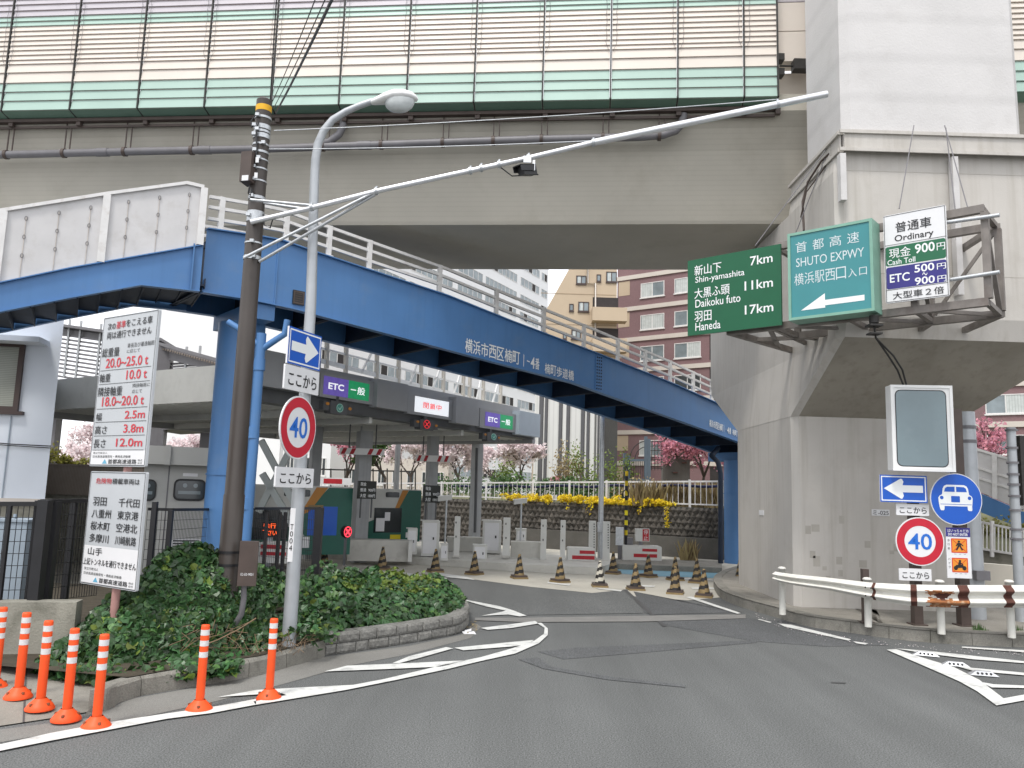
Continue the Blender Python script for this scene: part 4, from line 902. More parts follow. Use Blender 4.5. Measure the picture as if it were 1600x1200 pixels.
for k in range(34):
    x = rg.uniform(-4.0, -3.2); y = front_y(x) + rg.uniform(.28, .42); mb.tube([V(x, y, .18), V(x + rg.uniform(-.2, .2), y + rg.uniform(-.05, .1), rg.uniform(.3, .45)), V(x + rg.uniform(-.4, .4), y + .1, rg.uniform(.35, .6))], .0045, 5)
mb.build('stems', 'twig', t)
# second ivy, behind the pole and lamp
t = thing('ivy_bush', 'ivy and dry twigs around the foot of the grey lamp pole', 'bush', V(-3.0, 10.6, .2))
mound('foliage', ['leaf_dark', 'leaf_mid', 'leaf_light'], t, [(-3.9, 10.3), (-2.9, 9.6), (-2.2, 10.1), (-1.9, 12.2), (-2.3, 14.6), (-5.2, 14.6), (-4.6, 11)], lambda x, y: .3 + .17 * max(0, 1 + .8 * nz(x, y, .6)) * (1.6 if y > 10.9 else .55), 4200, .1, rg)
mb = MB()
for k in range(110):
    x, y = rg.uniform(-3.7, -2.35), rg.uniform(9.45, 10.3); a = rdir(rg) * rg.uniform(.15, .4); a.z = abs(a.z) * .5; mb.tube([V(x, y, .22), V(x, y, .27) + a * .5 + rdir(rg) * .03, V(x, y, .26) + a], .0035, 4)
mb.tube([at(318, 1008, 9.2), at(340, 1000, 9.3), at(372, 984, 9.5), at(400, 966, 9.7)], .008, 6)
mb.build('stems', 'twig', t)
# ivy over the planter
PL = [gnd(x, y) for x, y in ((506, 1016), (640, 998), (705, 986), (722, 974), (728, 960), (712, 946), (690, 930))]
t = thing('ivy_bed', 'dense green ivy spilling over the low stone planter wall', 'bush', gnd(600, 1000) + V(0, .3, .2))
poly_ = [(p.x, p.y) for p in PL] + [(-1.5, 15.0), (-3.0, 15.4), (-3.4, 13.2), (-2.75, 10.8)]
fl = [(p.x, p.y) for p in PL]
def dist_front(x, y):
    best = 9
    for (ax, ay), (bx_, by_) in zip(fl, fl[1:]):
        dx, dy = bx_ - ax, by_ - ay; u = max(0, min(1, ((x - ax) * dx + (y - ay) * dy) / (dx * dx + dy * dy))); best = min(best, math.hypot(x - ax - u * dx, y - ay - u * dy))
    return best
def hp(x, y): return .2 + .25 * min(1, dist_front(x, y) / .45) ** .6 + .045 * nz(x, y, 1.3) + .02 * min(3, max(0, y - 12))
mound('foliage', ['leaf_dark', 'leaf_mid', 'leaf_mid'], t, poly_, hp, 8200, .1, rg, updot=.8)
bk_poly = [(-2.6, 12.8), (-1.0, 13.4), (-1.5, 15.2), (-3.1, 15.4)]
mound('young_shoots', ['leaf_light', 'leaf_mid', 'leaf_light'], t, bk_poly, lambda x, y: hp(x, y) + .03 + .05 * nz(x, y, 2), 1500, .085, rg, updot=.6)
# litter and weeds
mb = MB()
for k in range(40):
    p = gnd(rg.uniform(730, 745), rg.uniform(972, 990)); leaf(mb.v, mb.f, p + V(0, 0, .02), V(0, 0, 1) + rdir(rg) * .3, rdir(rg), .05)
mb.mi = [0] * len(mb.f); mb.sm = [False] * len(mb.f); tag(mb.build('leaf_litter', 'leaf_dry', loc=gnd(738, 980)), 'small heap of dry leaves at the planter corner', 'leaf litter')['kind'] = 'stuff'
p = gnd(733, 989, .01); mb = MB(); mb.obox(p, V(.09, .02, .0), V(-.02, .05, .012), V(0, 0, .004)); mb.obox(p + V(-.02, .05, .025), V(.05, .0, .015), V(0, .03, .01), V(0, 0, .004)); tag(mb.build('litter', 'sign_white', loc=p), 'crumpled white litter on the gutter at the planter corner', 'litter')
# ================================================================ right foreground
# ---------------------------------------------------------------- lattice truss and its signs
A0, A1 = at(1137, 517, 14.0), at(1545, 460, 11.3)
TR = Plane(A0, A1); te, tn = TR.e, -TR.n; TLn = V(A1.x - A0.x, A1.y - A0.y, 0).length; ZB = 5.1; ZT = at(1537, 328, 11.35).z
tr = thing('sign_truss', 'weathered steel lattice frame bracketed on the pier and holding three big signs', 'truss', (A0.x, A0.y, ZB))
def tp_(s, t, z): return V(A0.x, A0.y, 0) + te * s + tn * t + V(0, 0, z)
mb = MB(); D = .95
for t in (0, D):
    for z in (ZB, ZT):
        s0, s1 = (0 if z == ZB and t == 0 else .85 if z == ZB else .9), TLn
        mb.bar(tp_(s0, t, z), tp_(s1, t, z), .1, .12)
mb.build('chord', 'truss_steel' if 'truss_steel' in MATS else mat('truss_steel', (.2, .18, .165), .5, .3, 3, metal=.2, dirt=.7, dirtcol=(.11, .08, .065), dscale=2.5, streak=.4), tr)
for s in (.9, 2.1, 3.1, TLn):
    mb = MB()
    for t in (0, D): mb.bar(tp_(s, t, ZB + .05), tp_(s, t, ZT - .05), .1, .1, up=te)
    mb.builds('upright', 'truss_steel', tr)
mb = MB()
for s in (.9, 2.1, 3.1, TLn - .03):
    for z in (ZB, ZT): mb.bar(tp_(s, .04, z), tp_(s, D - .04, z), .075, .075)
for a, b in ((.95, 2.05), (2.15, 3.05), (3.15, TLn - .05)): mb.bar(tp_(a, .02, ZB), tp_(b, D, ZB - .01), .055, .055)
bk_pt = tp_(.25, 2.35, ZB); mb.bar(tp_(0.03, .06, ZB), bk_pt, .1, .1); mb.bar(bk_pt, tp_(1.6, D + .06, ZB), .1, .1); mb.bar(tp_(.75, .06, ZB), tp_(.2, 1.75, ZB), .07, .07); mb.bar(tp_(.8, .06, ZB), tp_(.75, 1.7, ZB), .07, .07); mb.bar(tp_(.09, .9, ZB), tp_(1.2, 1.25, ZB), .07, .07)
mb.builds('cross_bar', 'truss_steel', tr)
mb = MB()
for a, b in ((TLn - .05, 3.12), ): mb.bar(tp_(TLn - .02, .05, ZT - .08), tp_(TLn - .02, D - .05, ZB + .08), .07, .07, up=te)
mb.bar(tp_(3.1, .05, ZT - .08), tp_(3.1, D - .05, ZB + .08), .06, .06, up=te); mb.bar(tp_(3.15, D, ZB + .1), tp_(TLn - .05, D, ZT - .1), .05, .05); mb.bar(tp_(2.1, .05, ZT - .08), tp_(2.1, D - .05, ZB + .08), .06, .06, up=te); mb.builds('diagonal', 'truss_steel', tr)
mb = MB()
for y0, y1 in ((350, 337), (441, 426)):
    a, b = TR.off(.1).hit(1440, y0 + 3), TR.off(.1).hit(1562, y1 - 1); mb.tube([a, b], .03, 10)
mb.builds('mounting_tube', 'galv', tr)
mb = MB()
for s in (2.1, 3.1, TLn):                           # arms back to the pier
    for z in (ZB, ZT):
        p = tp_(s, D, z)
        if p.x > XT and p.y < 13.0: mb.bar(p, V(p.x + .12, 13.25, z), .09, .09)
for z in (ZB, ZT): p = tp_(.9, D, z); mb.bar(p, V(XT + .05, p.y + .15, z), .09, .09)
mb.builds('pier_bracket', 'truss_steel', tr)
def hang(label, a, b, m='pipe_grey'):
    mb = MB(); mb.tube([a, b], .009, 6); tag(mb.build('stay_wire', m, loc=a), label, 'wire', 'stay wires from the pier to the sign truss')
hang('thin stay wire above the green distance sign', at(1297, 225, 13.7), TR.hit(1180, 384))
hang('second thin stay wire behind the teal sign', at(1297, 228, 13.7), TR.off(-.9).hit(1243, 365))
hang('thin stay wire dropping to the white toll sign', at(1428, 196, 12.9), TR.hit(1405, 326))
hang('thin stay wire dropping to the truss top, beside the conduit', at(1476, 196, 12.9), TR.off(-.4).hit(1515, 335))
hang('second thin stay wire beside the conduit', at(1478, 200, 12.9), TR.off(-.2).hit(1494, 340))
# green distance sign
GP = TR.off(.22)
f = face(GP, (1073, 411), (1218, 378), (1076, 526), (1223, 506))
t = thing('destination_sign', 'dark green sign listing three places and their distances in km', 'road sign', f.p(.5, 1))
mb = MB(); mb.slab(f, .04); mb.build('panel', 'sign_green', t)
mb = MB(); bd = .012
for k, (a, b, c_, ax, bx_, cx) in enumerate((('新山下', 'Shin-yamashita', '7km', .38, .63, .69), ('大黒ふ頭', 'Daikoku futo', '11km', .47, .585, .63), ('羽田', 'Haneda', '17km', .27, .37, .63))):
    y = .085 + .305 * k; mb.text(f, a, .08, y, ax, y + .135, bold=.012); mb.text(f, b, .09, y + .15, bx_, y + .255, bold=.006); mb.text(f, c_, cx, y + .01, .92, y + .125, bold=.01)
mb.build('lettering', 'letter_white', t)
mb = MB()
for x in (.25, .75): mb.slab(f, .16, x - .02, .1, x + .02, .9, -.045)
mb.builds('back_rib', 'galv', t)
# teal internally framed box sign
TB = TR.off(.42)
f = face(TB, (1232, 369), (1362, 338), (1232, 503), (1368, 484))
t = thing('expressway_sign', 'deep teal box sign with white arrow, between green and white signs', 'road sign', f.p(.5, 1))
mb = MB(); mb.slab(f, .36); mb.build('box', 'teal_frame', t)
mb = MB(); mb.slab(f, 0, .02, .02, .98, .98, .003); mb.build('face', 'sign_teal', t)
mb = MB(); mb.frame(f, 0, 0, 1, 1, .045, .02, .02); mb.build('frame', 'teal_frame', t)
mb = MB(); n_ = 4
for k, ch in enumerate('首都高速'): mb.text(f, ch, .1 + .205 * k, .115, .235 + .205 * k, .235, .006, .0)
mb.text(f, 'SHUTO EXPWY', .1, .3, .9, .4, .006, .0)
for k, ch in enumerate('横浜駅西口'): mb.text(f, ch, .075 + .125 * k, .475, .19 + .125 * k, .61, .006, 0)
mb.text(f, '入', .715, .51, .81, .605, .006); mb.text(f, '口', .84, .515, .925, .6, .006)
mb.build('lettering', 'letter_pale', t)
mb = MB(); mb.draw(f, [(.15, .9), (.44, .74), (.44, .815), (.89, .815), (.89, .875), (.44, .875), (.44, .9)][::-1], .006); mb.build('arrow', 'letter_white', t)
mb = MB(); p = f.p(.94, 1.02, -.2); mb.tube([p, p - V(0, 0, .12)], .07, 12); mb.obox(p - V(0, 0, .16), V(.1, 0, 0), V(0, .1, 0), V(0, 0, .015)); mb.obox(p - V(0, 0, .29), V(.09, 0, 0), V(0, .09, 0), V(0, 0, .012)); mb.build('socket', 'dark_steel', t)
mb = MB()
for o_, e_ in ((0, (1412, 600)), (8, (1420, 603))): mb.tube([p - V(0, 0, .16), p - V(-.02, 0, .35), at(1388 + o_, 556, 12.6), at(1402 + o_, 578, 12.9), at(1414 + o_ * .5, 608, 13.1)], .016, 7)
mb.build('cable', 'dark_steel', t)
# white and navy toll sign
f = face(TR.off(.2), (1378, 340), (1476, 318), (1386, 477), (1485, 459))
t = thing('toll_sign', 'white, green and navy board of toll prices on the truss', 'road sign', f.p(.5, 1))
mb = MB(); mb.slab(f, .03, r=.03); mb.build('panel', 'sign_white', t)
mb = MB(); mb.slab(f, 0, .025, .365, .975, .585, .003, .03); mb.build('green_field', mat('toll_green', (.015, .13, .06), .35, .06), t)
mb = MB(); mb.slab(f, 0, .025, .6, .975, .855 - .01, .003, .03); mb.build('navy_field', 'sign_navy', t)
mb = MB(); mb.frame(f, .012, .008, .988, .992, .008, .004); mb.slab(f, 0, .01, .345, .99, .35, .004); mb.slab(f, 0, .01, .852, .99, .857, .004)
mb.text(f, '普通車', .2, .1, .77, .215, .005, .008); mb.text(f, 'Ordinary', .18, .245, .8, .34, .005, .01); mb.text(f, '大型車２倍', .12, .885, .92, .965, .005, .008); mb.build('black_lettering', 'sign_black', t)
mb = MB(); mb.text(f, '現金', .08, .39, .43, .5, .005, .006); mb.text(f, 'Cash Toll', .05, .515, .5, .575, .005, .008); mb.text(f, '900', .5, .385, .81, .49, .005, .018); mb.text(f, '円', .84, .41, .965, .49, .005, .01)
mb.text(f, 'ETC', .08, .68, .4, .775, .005, .014); mb.text(f, '500', .48, .615, .79, .7, .005, .016); mb.text(f, '円', .83, .635, .965, .7, .005, .008); mb.text(f, '〜', .6, .71, .68, .745, .005, .012); mb.text(f, '900', .48, .755, .79, .838, .005, .016); mb.text(f, '円', .83, .77, .965, .838, .005, .008); mb.build('white_lettering', 'letter_white', t)

# ---------------------------------------------------------------- guard rail
GR = [(1212, 893, 906, 14.3), (1240, 897, 914, 14.05), (1300, 903, 923, 13.6), (1360, 910, 936, 13.15), (1420, 913, 946, 12.85), (1480, 914, 949, 12.65), (1560, 914, 949, 12.5), (1640, 914, 949, 12.45), (1720, 914, 949, 12.5)]
gt = thing('guard_rail', 'white corrugated guard rail with rust bands curving round the pier', 'guard rail', at(1475, 980, 12.7))
mb = MB(); secs = []
prf = [(0, 0), (.035, .03), (.07, .1), (.035, .16), (0, .19), (-.0, .21), (.035, .24), (.07, .3), (.035, .36), (0, .4)]
pts_ = [(at(x, (a + b) / 2, d), at(x, a, d).z, at(x, b, d).z) for x, a, b, d in GR]
def gpt(u):
    i = min(int(u), len(pts_) - 2); k = u - i
    def cr_(j):
        return pts_[max(0, min(j, len(pts_) - 1))]
    p0_, p1_, p2_, p3_ = (cr_(i + j)[0] for j in (-1, 0, 1, 2)); p = .5 * (2 * p1_ + (p2_ - p0_) * k + (2 * p0_ - 5 * p1_ + 4 * p2_ - p3_) * k * k + (3 * p1_ - p0_ - 3 * p2_ + p3_) * k ** 3)
    return p, lerp(pts_[i][1], pts_[i + 1][1], k), lerp(pts_[i][2], pts_[i + 1][2], k)
U = [k / 6 for k in range(6 * (len(pts_) - 1) + 1)]
def gnorm(u):
    a, b = gpt(max(0, u - .05))[0], gpt(min(len(pts_) - 1.001, u + .05))[0]; d = V(b.x - a.x, b.y - a.y, 0).normalized(); return V(d.y, -d.x, 0), d
fine = [0, .012, .028, .045, .06, .07]
def gsec(u, ex=0):
    p, zt_, zb_ = gpt(u); n, d = gnorm(u); sc = (zt_ - zb_) / .4; out = []
    prof_ = []
    for k in range(25):
        z = .4 * k / 24; prof_.append((.1 * (1 - math.cos(2 * math.pi * 2 * z / .4)) / 2, z))
    for o_, z in prof_: out.append(V(p.x, p.y, zb_ + z * sc) + n * (o_ + .02 + ex))
    return out
secs = [gsec(u) + [q - gnorm(u)[0] * .006 for q in gsec(u)[::-1]] for u in U]; mb.loft(secs, smooth=True)
mat('guard_white', (.68, .67, .62), .45, .06, 4, dirt=.22, dirtcol=(.3, .2, .12), dscale=5); mb.build('beam', 'guard_white', gt)
mat('rust_band', (.09, .035, .025), .85, .35, 14, bump=.4, bscale=70)
def blotch(u, w_, nm, zc, zr, seed, ex=.004):        # a rust stain with a ragged outline
    g2 = random.Random(seed); ph = [g2.uniform(0, 6.28) for _ in range(4)]; n_u, mb = 26, MB(); V0 = []
    for i in range(n_u + 1): V0.append(gsec(min(max(u - w_ + 2 * w_ * i / n_u, 0), len(pts_) - 1.002), ex))
    for i in range(n_u):
        for j in range(24):
            x, z = (i + .5) / n_u * 2 - 1, (j + .5 - zc) / zr; a = math.atan2(z, x); rad = 1 + .22 * math.sin(3 * a + ph[0]) + .15 * math.sin(7 * a + ph[1]) + .1 * math.sin(13 * a + ph[2])
            if x * x + z * z < rad * rad * .8: mb.add([V0[i][j], V0[i + 1][j], V0[i + 1][j + 1], V0[i][j + 1]], [(0, 1, 2, 3)])
    return mb.build('rust_patch', nm, gt)
def band(u, w_, nm='rust_band', z0=0, z1=24, ex=.003):
    mb = MB(); secs = []
    for k in range(7): 
        a = u - w_ + 2 * w_ * k / 6; secs.append(gsec(min(a, len(pts_) - 1.002), ex)[z0:z1 + 1])
    mb.loft(secs, closed=False, cap=False, smooth=True); return mb.build('rust_patch', nm, gt)
def upx(x):
    for i in range(len(GR) - 1):
        if GR[i][0] <= x <= GR[i + 1][0]: return i + (x - GR[i][0]) / (GR[i + 1][0] - GR[i][0])
for x, wpx in ((1367, 2.2), (1428, 5), (1505, 6), (1573, 5)): band(upx(x), wpx / 60.)
mat('rust_light', (.3, .115, .04), .8, .5, 16, bump=.3, bscale=70, dirt=.8, dirtcol=(.6, .5, .35), dscale=11)
blotch(upx(1474), 30 / 60., 'rust_light', 5, 5.5, 1); blotch(upx(1472), 12 / 60., 'rust_band', 12.5, 4, 2, .006); blotch(upx(1466), 22 / 60., 'rust_light', 16, 3, 3, .005); band(upx(1474), 27 / 60., 'rust_band', 0, 1)
for x, y0, y1, d in ((1225, 888, 941, 14.35), (1360, 905, 968, 13.25), (1475, 909, 979, 12.75), (1585, 909, 979, 12.6), (1690, 909, 979, 12.6)):
    p = at(x, y1, d); z1 = at(x, y0, d).z; mb = MB(); mb.lathe(V(p.x, p.y + .08, .15), [(.057, 0), (.057, z1 - .17), (.07, z1 - .17), (.07, z1 - .15), (.045, z1 - .13), (0, z1 - .125)], 18); mb.build('post', 'guard_white', gt)
mb = MB()
for x in (1356, 1364, 1368, 1595, 1598, 1601):
    for v in (5, 17): q = gsec(upx(x) if x <= 1720 else 0, .004)[v]; n, d = gnorm(upx(x)); mb.lathe(q, [(.014, 0), (.012, .008), (0, .012)], 8, ax=n)
mb.build('bolt_heads', 'dark_steel', gt)

# ---------------------------------------------------------------- right signs
def post_thing(label, x, y, d, ztopy, w_, m, name='sign_post', dep=None):
    p = at(x, y, d); t = thing(name, label, 'sign post', (p.x, p.y, .19), 'steel posts behind the guard rail'); z1 = at(x, ztopy, d).z
    mb = MB(); mb.obox(V(p.x, p.y, .19 + (z1 - .19) / 2), V(w_ / 2, 0, 0), V(0, (dep or w_) / 2, 0), V(0, 0, (z1 - .19) / 2)); mb.build('post', m, t)
    mb = MB(); mb.obox(V(p.x, p.y, .2), V(w_ / 2 + .05, 0, 0), V(0, (dep or w_) / 2 + .05, 0), V(0, 0, .01)); mb.build('base_plate', m, t); return p, t
RP = Plane((4.5, 13.25), (8.0, 13.1))
post_thing('short dark brown post behind the start of the guard rail', 1353, 963, 13.5, 889, .1, 'brown_steel')
post_thing('dark steel post carrying the blue arrow sign and the frontal 40 sign', 1433, 966, 13.45, 744, .14, 'brown_steel')
post_thing('dark steel post carrying the blank panel and the round blue car sign', 1506, 968, 13.5, 640, .16, 'brown_steel')
arrow_sign('blue sign with white arrow pointing left before the pier', face(RP, (1374, 743), (1448, 742), (1376, 786), (1449, 784)), True)
koko('white kana plate between the blue arrow sign and frontal 40 sign', face(RP.off(-.06), (1400, 788), (1451, 787), (1401, 806), (1452, 805)))
limit_sign('40 speed limit sign facing forward above the rusty guard rail', circle_face(RP, 1437.5, 846, 38, 38))
koko('bottom white kana plate just above the guard rail beam', face(RP.off(-.03), (1404, 889), (1455, 888), (1406, 908), (1456, 907)))
f = circle_face(RP.off(.03), 1494, 780, 40.5, 40.5)
t = thing('road_sign', 'round blue sign with a white car front symbol', 'road sign', f.p(.5, 1))
mb = MB(); mb.ell(f, .5, .5, .5, .5, 0, .02); mb.build('plate', 'sign_white', t)
mb = MB(); mb.ell(f, .5, .5, .485, .485, .002); mb.build('blue_ground', 'sign_blue', t)
mb = MB(); mb.draw(f, [(.17, .63), (.16, .56), (.155, .48), (.18, .44), (.23, .41), (.245, .3), (.27, .25), (.32, .225), (.66, .225), (.71, .25), (.735, .3), (.75, .41), (.8, .44), (.815, .48), (.81, .56), (.8, .63), (.8, .7), (.79, .72), (.73, .72), (.715, .7), (.71, .635), (.27, .635), (.265, .7), (.25, .72), (.2, .72), (.185, .7)][::-1], .004); mb.build('car_symbol', 'letter_white', t)
mb = MB(); mb.draw(f, [(.27, .36), (.29, .29), (.33, .265), (.475, .26), (.475, .36)], .006); mb.draw(f, [(.505, .36), (.505, .26), (.65, .265), (.69, .29), (.71, .36)], .006); mb.slab(f, 0, .4, .44, .57, .56, .006, .012); mb.ell(f, .22, .475, .035, .035, .006); mb.ell(f, .755, .475, .035, .035, .006); mb.slab(f, 0, .19, .595, .79, .605, .006); mb.build('car_details', 'sign_blue', t)
# blank framed panel
BP = Plane((6.0, 13.02), (7.6, 12.86)); f = face(BP, (1390, 607), (1488, 597), (1396, 738), (1492, 735))
t = thing('message_panel', 'blank grey blue display panel in a thick white frame on its post', 'display panel', f.p(.5, 1))
mb = MB(); mb.slab(f, .22, r=.015); mb.build('housing', 'white_paint', t)
mb = MB(); mb.slab(f, 0, .07, .055, .9, .95, .002, .09); mb.build('gasket', 'sign_black', t)
mb = MB(); mb.slab(f, 0, .085, .066, .885, .94, .004, .08); mb.build('glass', mat('dull_glass', (.15, .21, .23), .07, .12, 1.2, spec=.8, dirt=.35, dirtcol=(.24, .29, .3), dscale=1.6), t)
mb = MB(); mb.m = 0; mb.frame(f, 0, 0, 1, 1, .045, .018, .018); mb.build('rim', 'white_paint', t)
mb = MB()
for y in (.2, .5, .8): mb.obox(f.p(1.01, y, -.1), f.ux * .012, f.n * .03, V(0, 0, .04))
mb.builds('hinge', 'galv', t)
# pictogram board
f = face(RP.off(-.02), (1476, 825), (1514, 824), (1482, 904), (1520, 903))
t = thing('warning_board', 'narrow white board with two crossed-out orange pictograms', 'warning sign', f.p(.5, 1))
mb = MB(); mb.slab(f, .02); mb.build('plate', 'sign_white', t)
mb = MB(); mb.slab(f, 0, 0, 0, 1, .18, .003); mb.build('blue_header', 'sign_navy', t)
mb = MB(); mb.text(f, 'はいっちゃだめ', .07, .03, .94, .095, .005); mb.text(f, 'DO NOT ENTER', .09, .11, .9, .16, .005, .02); mb.build('header_lettering', 'letter_white', t)
mr, mo, mk = MB(), MB(), MB()
for y0 in (.215, .6):
    mr.slab(f, 0, .2, y0, .86, y0 + .285, .003, .01); mo.slab(f, 0, .24, y0 + .02, .82, y0 + .265, .004)
    w_ = .02
    mr.draw(f, [(.25, y0 + .03), (.29, y0 + .03), (.81, y0 + .255), (.77, y0 + .255)], .006); mr.draw(f, [(.81, y0 + .03), (.77, y0 + .03), (.25, y0 + .255), (.29, y0 + .255)], .006)
y0 = .215                                          # walking figure
mk.ell(f, .52, y0 + .06, .05, .022, .007); mk.draw(f, [(.46, y0 + .085), (.58, y0 + .085), (.6, y0 + .16), (.46, y0 + .16)], .007); mk.draw(f, [(.46, y0 + .15), (.54, y0 + .15), (.44, y0 + .235), (.37, y0 + .235)], .007); mk.draw(f, [(.53, y0 + .15), (.6, y0 + .15), (.68, y0 + .225), (.62, y0 + .235)], .007); mk.draw(f, [(.58, y0 + .09), (.7, y0 + .14), (.68, y0 + .155), (.57, y0 + .115)], .007); mk.draw(f, [(.46, y0 + .09), (.38, y0 + .145), (.42, y0 + .155), (.49, y0 + .115)], .007)
y0 = .6                                            # rider on a motorcycle
mk.ell(f, .35, y0 + .2, .085, .042, .007); mk.ell(f, .7, y0 + .2, .085, .042, .007); mk.draw(f, [(.35, y0 + .14), (.65, y0 + .13), (.7, y0 + .19), (.4, y0 + .2)], .007); mk.ell(f, .53, y0 + .06, .05, .022, .007); mk.draw(f, [(.47, y0 + .08), (.57, y0 + .08), (.55, y0 + .15), (.44, y0 + .15)], .007); mk.draw(f, [(.55, y0 + .09), (.66, y0 + .12), (.64, y0 + .135), (.54, y0 + .115)], .007)
for y, s_ in ((.525, '・ ・ ・'), (.91, '・ ・ ・')): mk.text(f, '...', .3, y - .002, .8, y + .004, .004)
for y0, s_ in ((.23, '歩行者'), (.6, 'バイク')):
    for k, ch in enumerate(s_): mk.text(f, ch, .05, y0 + .08 * k, .15, y0 + .05 + .08 * k, .004)
mr.build('red_border', mat('board_red', (.62, .05, .02), .4, .05), t); mo.build('orange_field', mat('board_orange', (.75, .27, .03), .4, .05), t); mk.build('pictograms', 'sign_black', t)
# grey poles
p = at(1522, 905, 14.4); t = thing('utility_pole', 'thick grey pole close behind the round blue car sign', 'utility pole', (p.x, p.y, .19)); mb = MB()
mb.lathe(V(p.x, p.y, .15), [(.17, 0), (.15, 2.2), (.135, at(1508, 648, 14.4).z - .1)], 24); mb.build('pole', 'pole_grey', t)
mb = MB()
for y in (690, 668, 893): mb.lathe(V(p.x, p.y, at(1512, y, 14.4).z), [(.15 if y < 800 else .18, -.03), (.15 if y < 800 else .18, .03)], 20)
mb.obox(V(p.x + .02, p.y - .2, at(1512, 897, 14.4).z), V(.12, 0, 0), V(0, .06, 0), V(0, 0, .08)); mb.builds('band_clamp', 'pipe_grey', t)
p = at(1592, 905, 14.2); t = thing('utility_pole', 'slim grey pole wrapped with many dark clamps beside a junction box', 'utility pole', (p.x, p.y, .19)); mb = MB()
mb.lathe(V(p.x, p.y, .15), [(.085, 0), (.075, at(1573, 668, 14.2).z - .15)], 18); mb.build('pole', 'pole_grey', t); mb = MB()
for y in (672, 700, 723, 741, 757, 775, 797, 827, 842):
    z = at(1580, y, 14.2).z; mb.lathe(V(p.x, p.y, z), [(.1, -.02), (.1, .02)], 16); mb.tube([V(p.x - .14, p.y - .05, z), V(p.x + .2, p.y + .1, z + .01)], .012, 6)
mb.builds('band_clamp', 'pipe_grey', t); mb = MB(); mb.obox(V(p.x + .24, p.y + .05, at(1595, 735, 14.2).z), V(.12, 0, 0), V(0, .1, 0), V(0, 0, .62)); mb.build('junction_box', 'dark_steel', t)
# road studs
def stud(p, label):
    t = thing('road_stud', label, 'road stud', p, 'metal road studs in the painted hatching'); a = R(-22); e = V(math.cos(a), math.sin(a), 0); n = V(math.sin(a), -math.cos(a), 0)
    mb = MB(); lo = [p + e * x + n * y for x, y in ((-.17, .05), (.17, .05), (.17, -.07), (-.17, -.07))]; hi = [p + e * x + n * y + V(0, 0, .05) for x, y in ((-.09, .015), (.09, .015), (.09, -.04), (-.09, -.04))]
    mb.loft([lo, hi]); mb.build('casting', mat('stud_metal', (.42, .43, .45), .45, .15, 12, metal=.5) if 'stud_metal' not in MATS else 'stud_metal', t)
    mb = MB(); c = (lo[0] + lo[1] + hi[0] + hi[1]) / 4; nn = (n * .05 + V(0, 0, .035)).normalized()
    for k in range(4): mb.lathe(c + e * (-.075 + .05 * k) - nn * .004, [(.016, 0), (.016, .006), (0, .008)], 10, ax=nn)
    mb.build('lens', 'sign_black', t); return t
s0_ = stud(gnd(1447, 1024, .012), 'hindmost of the three metal road studs, by the hatching tip')
copy_tree(s0_, gnd(1493, 1040, .012), R(4), 'middle metal road stud of the three in the hatching'); copy_tree(s0_, gnd(1537, 1055, .012), R(8), 'frontmost of the three metal road studs in the hatching')
# fallen petals and grit in the gutter
mb = MB()
for k in range(260):
    u = rg.random(); x = lerp(1180, 1640, u); y = interp([(1180, 958), (1260, 985), (1330, 996), (1450, 1009), (1640, 1020)], x) + abs(rg.gauss(0, 5)); p = gnd(x, y, .02); leaf(mb.v, mb.f, p, V(0, 0, 1) + rdir(rg) * .2, rdir(rg), rg.uniform(.012, .035))
mb.mi = [0] * len(mb.f); mb.sm = [False] * len(mb.f); tag(mb.build('fallen_petals', 'blossom_white', loc=gnd(1400, 1005)), 'scattered pale petals along the kerb below the guard rail', 'petals')['kind'] = 'stuff'
# weeds
for px, py, n_, sz_, lb_ in ((1532, 1004, 90, .3, 'green weed tuft growing at the kerb below the guard rail'), (1590, 1004, 90, .28, 'second green weed tuft at the kerb, cut by the picture edge')):
    vs, fs = [], []; p = gnd(px, py)
    for k in range(n_): a = rdir(rg); a.z = abs(a.z) + .25; leaf(vs, fs, p + V(rg.gauss(0, .06), rg.gauss(.02, .03), .01), V(a.x, a.y, .2), a, sz_ * rg.uniform(.4, 1), 'blade')
    mb = MB(); mb.v, mb.f, mb.mi, mb.sm = vs, fs, [0] * len(fs), [False] * len(fs); tag(mb.build('weed', 'leaf_mid', loc=p), lb_, 'plant', 'weeds in the gutter')
# ================================================================ toll gate
mat('canopy_grey', (.33, .335, .345), .45, .06, 2); mat('canopy_blue', (.4, .46, .52), .45, .06, 2); mat('canopy_dark', (.09, .093, .098), .5, .15, 3)
mat('soffit', (.6, .6, .57), .35, .1, 2, dirt=.35, dirtcol=(.22, .22, .2), dscale=2)
mat('lit_violet', (.14, .1, .42), .4, .12, 9, emit=.35); mat('lit_green', (.02, .3, .12), .4, .12, 9, emit=.35); mat('lit_white', (.8, .82, .85), .4, .02, 5, emit=.55); mat('lit_red', (.75, .04, .05), .4, .05, 5, emit=.5)
mat('led_red', (.9, .05, .08), .4, 0, emit=1.2); mat('led_orange', (.95, .12, .02), .4, 0, emit=1.0); mat('lamp_amber', (.35, .14, .02), .4, 0, emit=.15); mat('lens_green', (.08, .3, .24), .25, .1, 8)
mat('booth_green', (.018, .11, .08), .4, .1, 3); mat('booth_white', (.55, .55, .52), .45, .06, 2); mat('booth_orange', (.45, .19, .03), .45, .1, 3); mat('window_dark', (.02, .025, .028), .12, .3, 2, spec=.6)
mat('cabinet_white', (.62, .62, .59), .45, .06, 2, dirt=.3, dirtcol=(.4, .39, .35), dscale=4); mat('island_white', (.52, .51, .47), .7, .1, 2, dirt=.5, dirtcol=(.27, .26, .23), dscale=3)
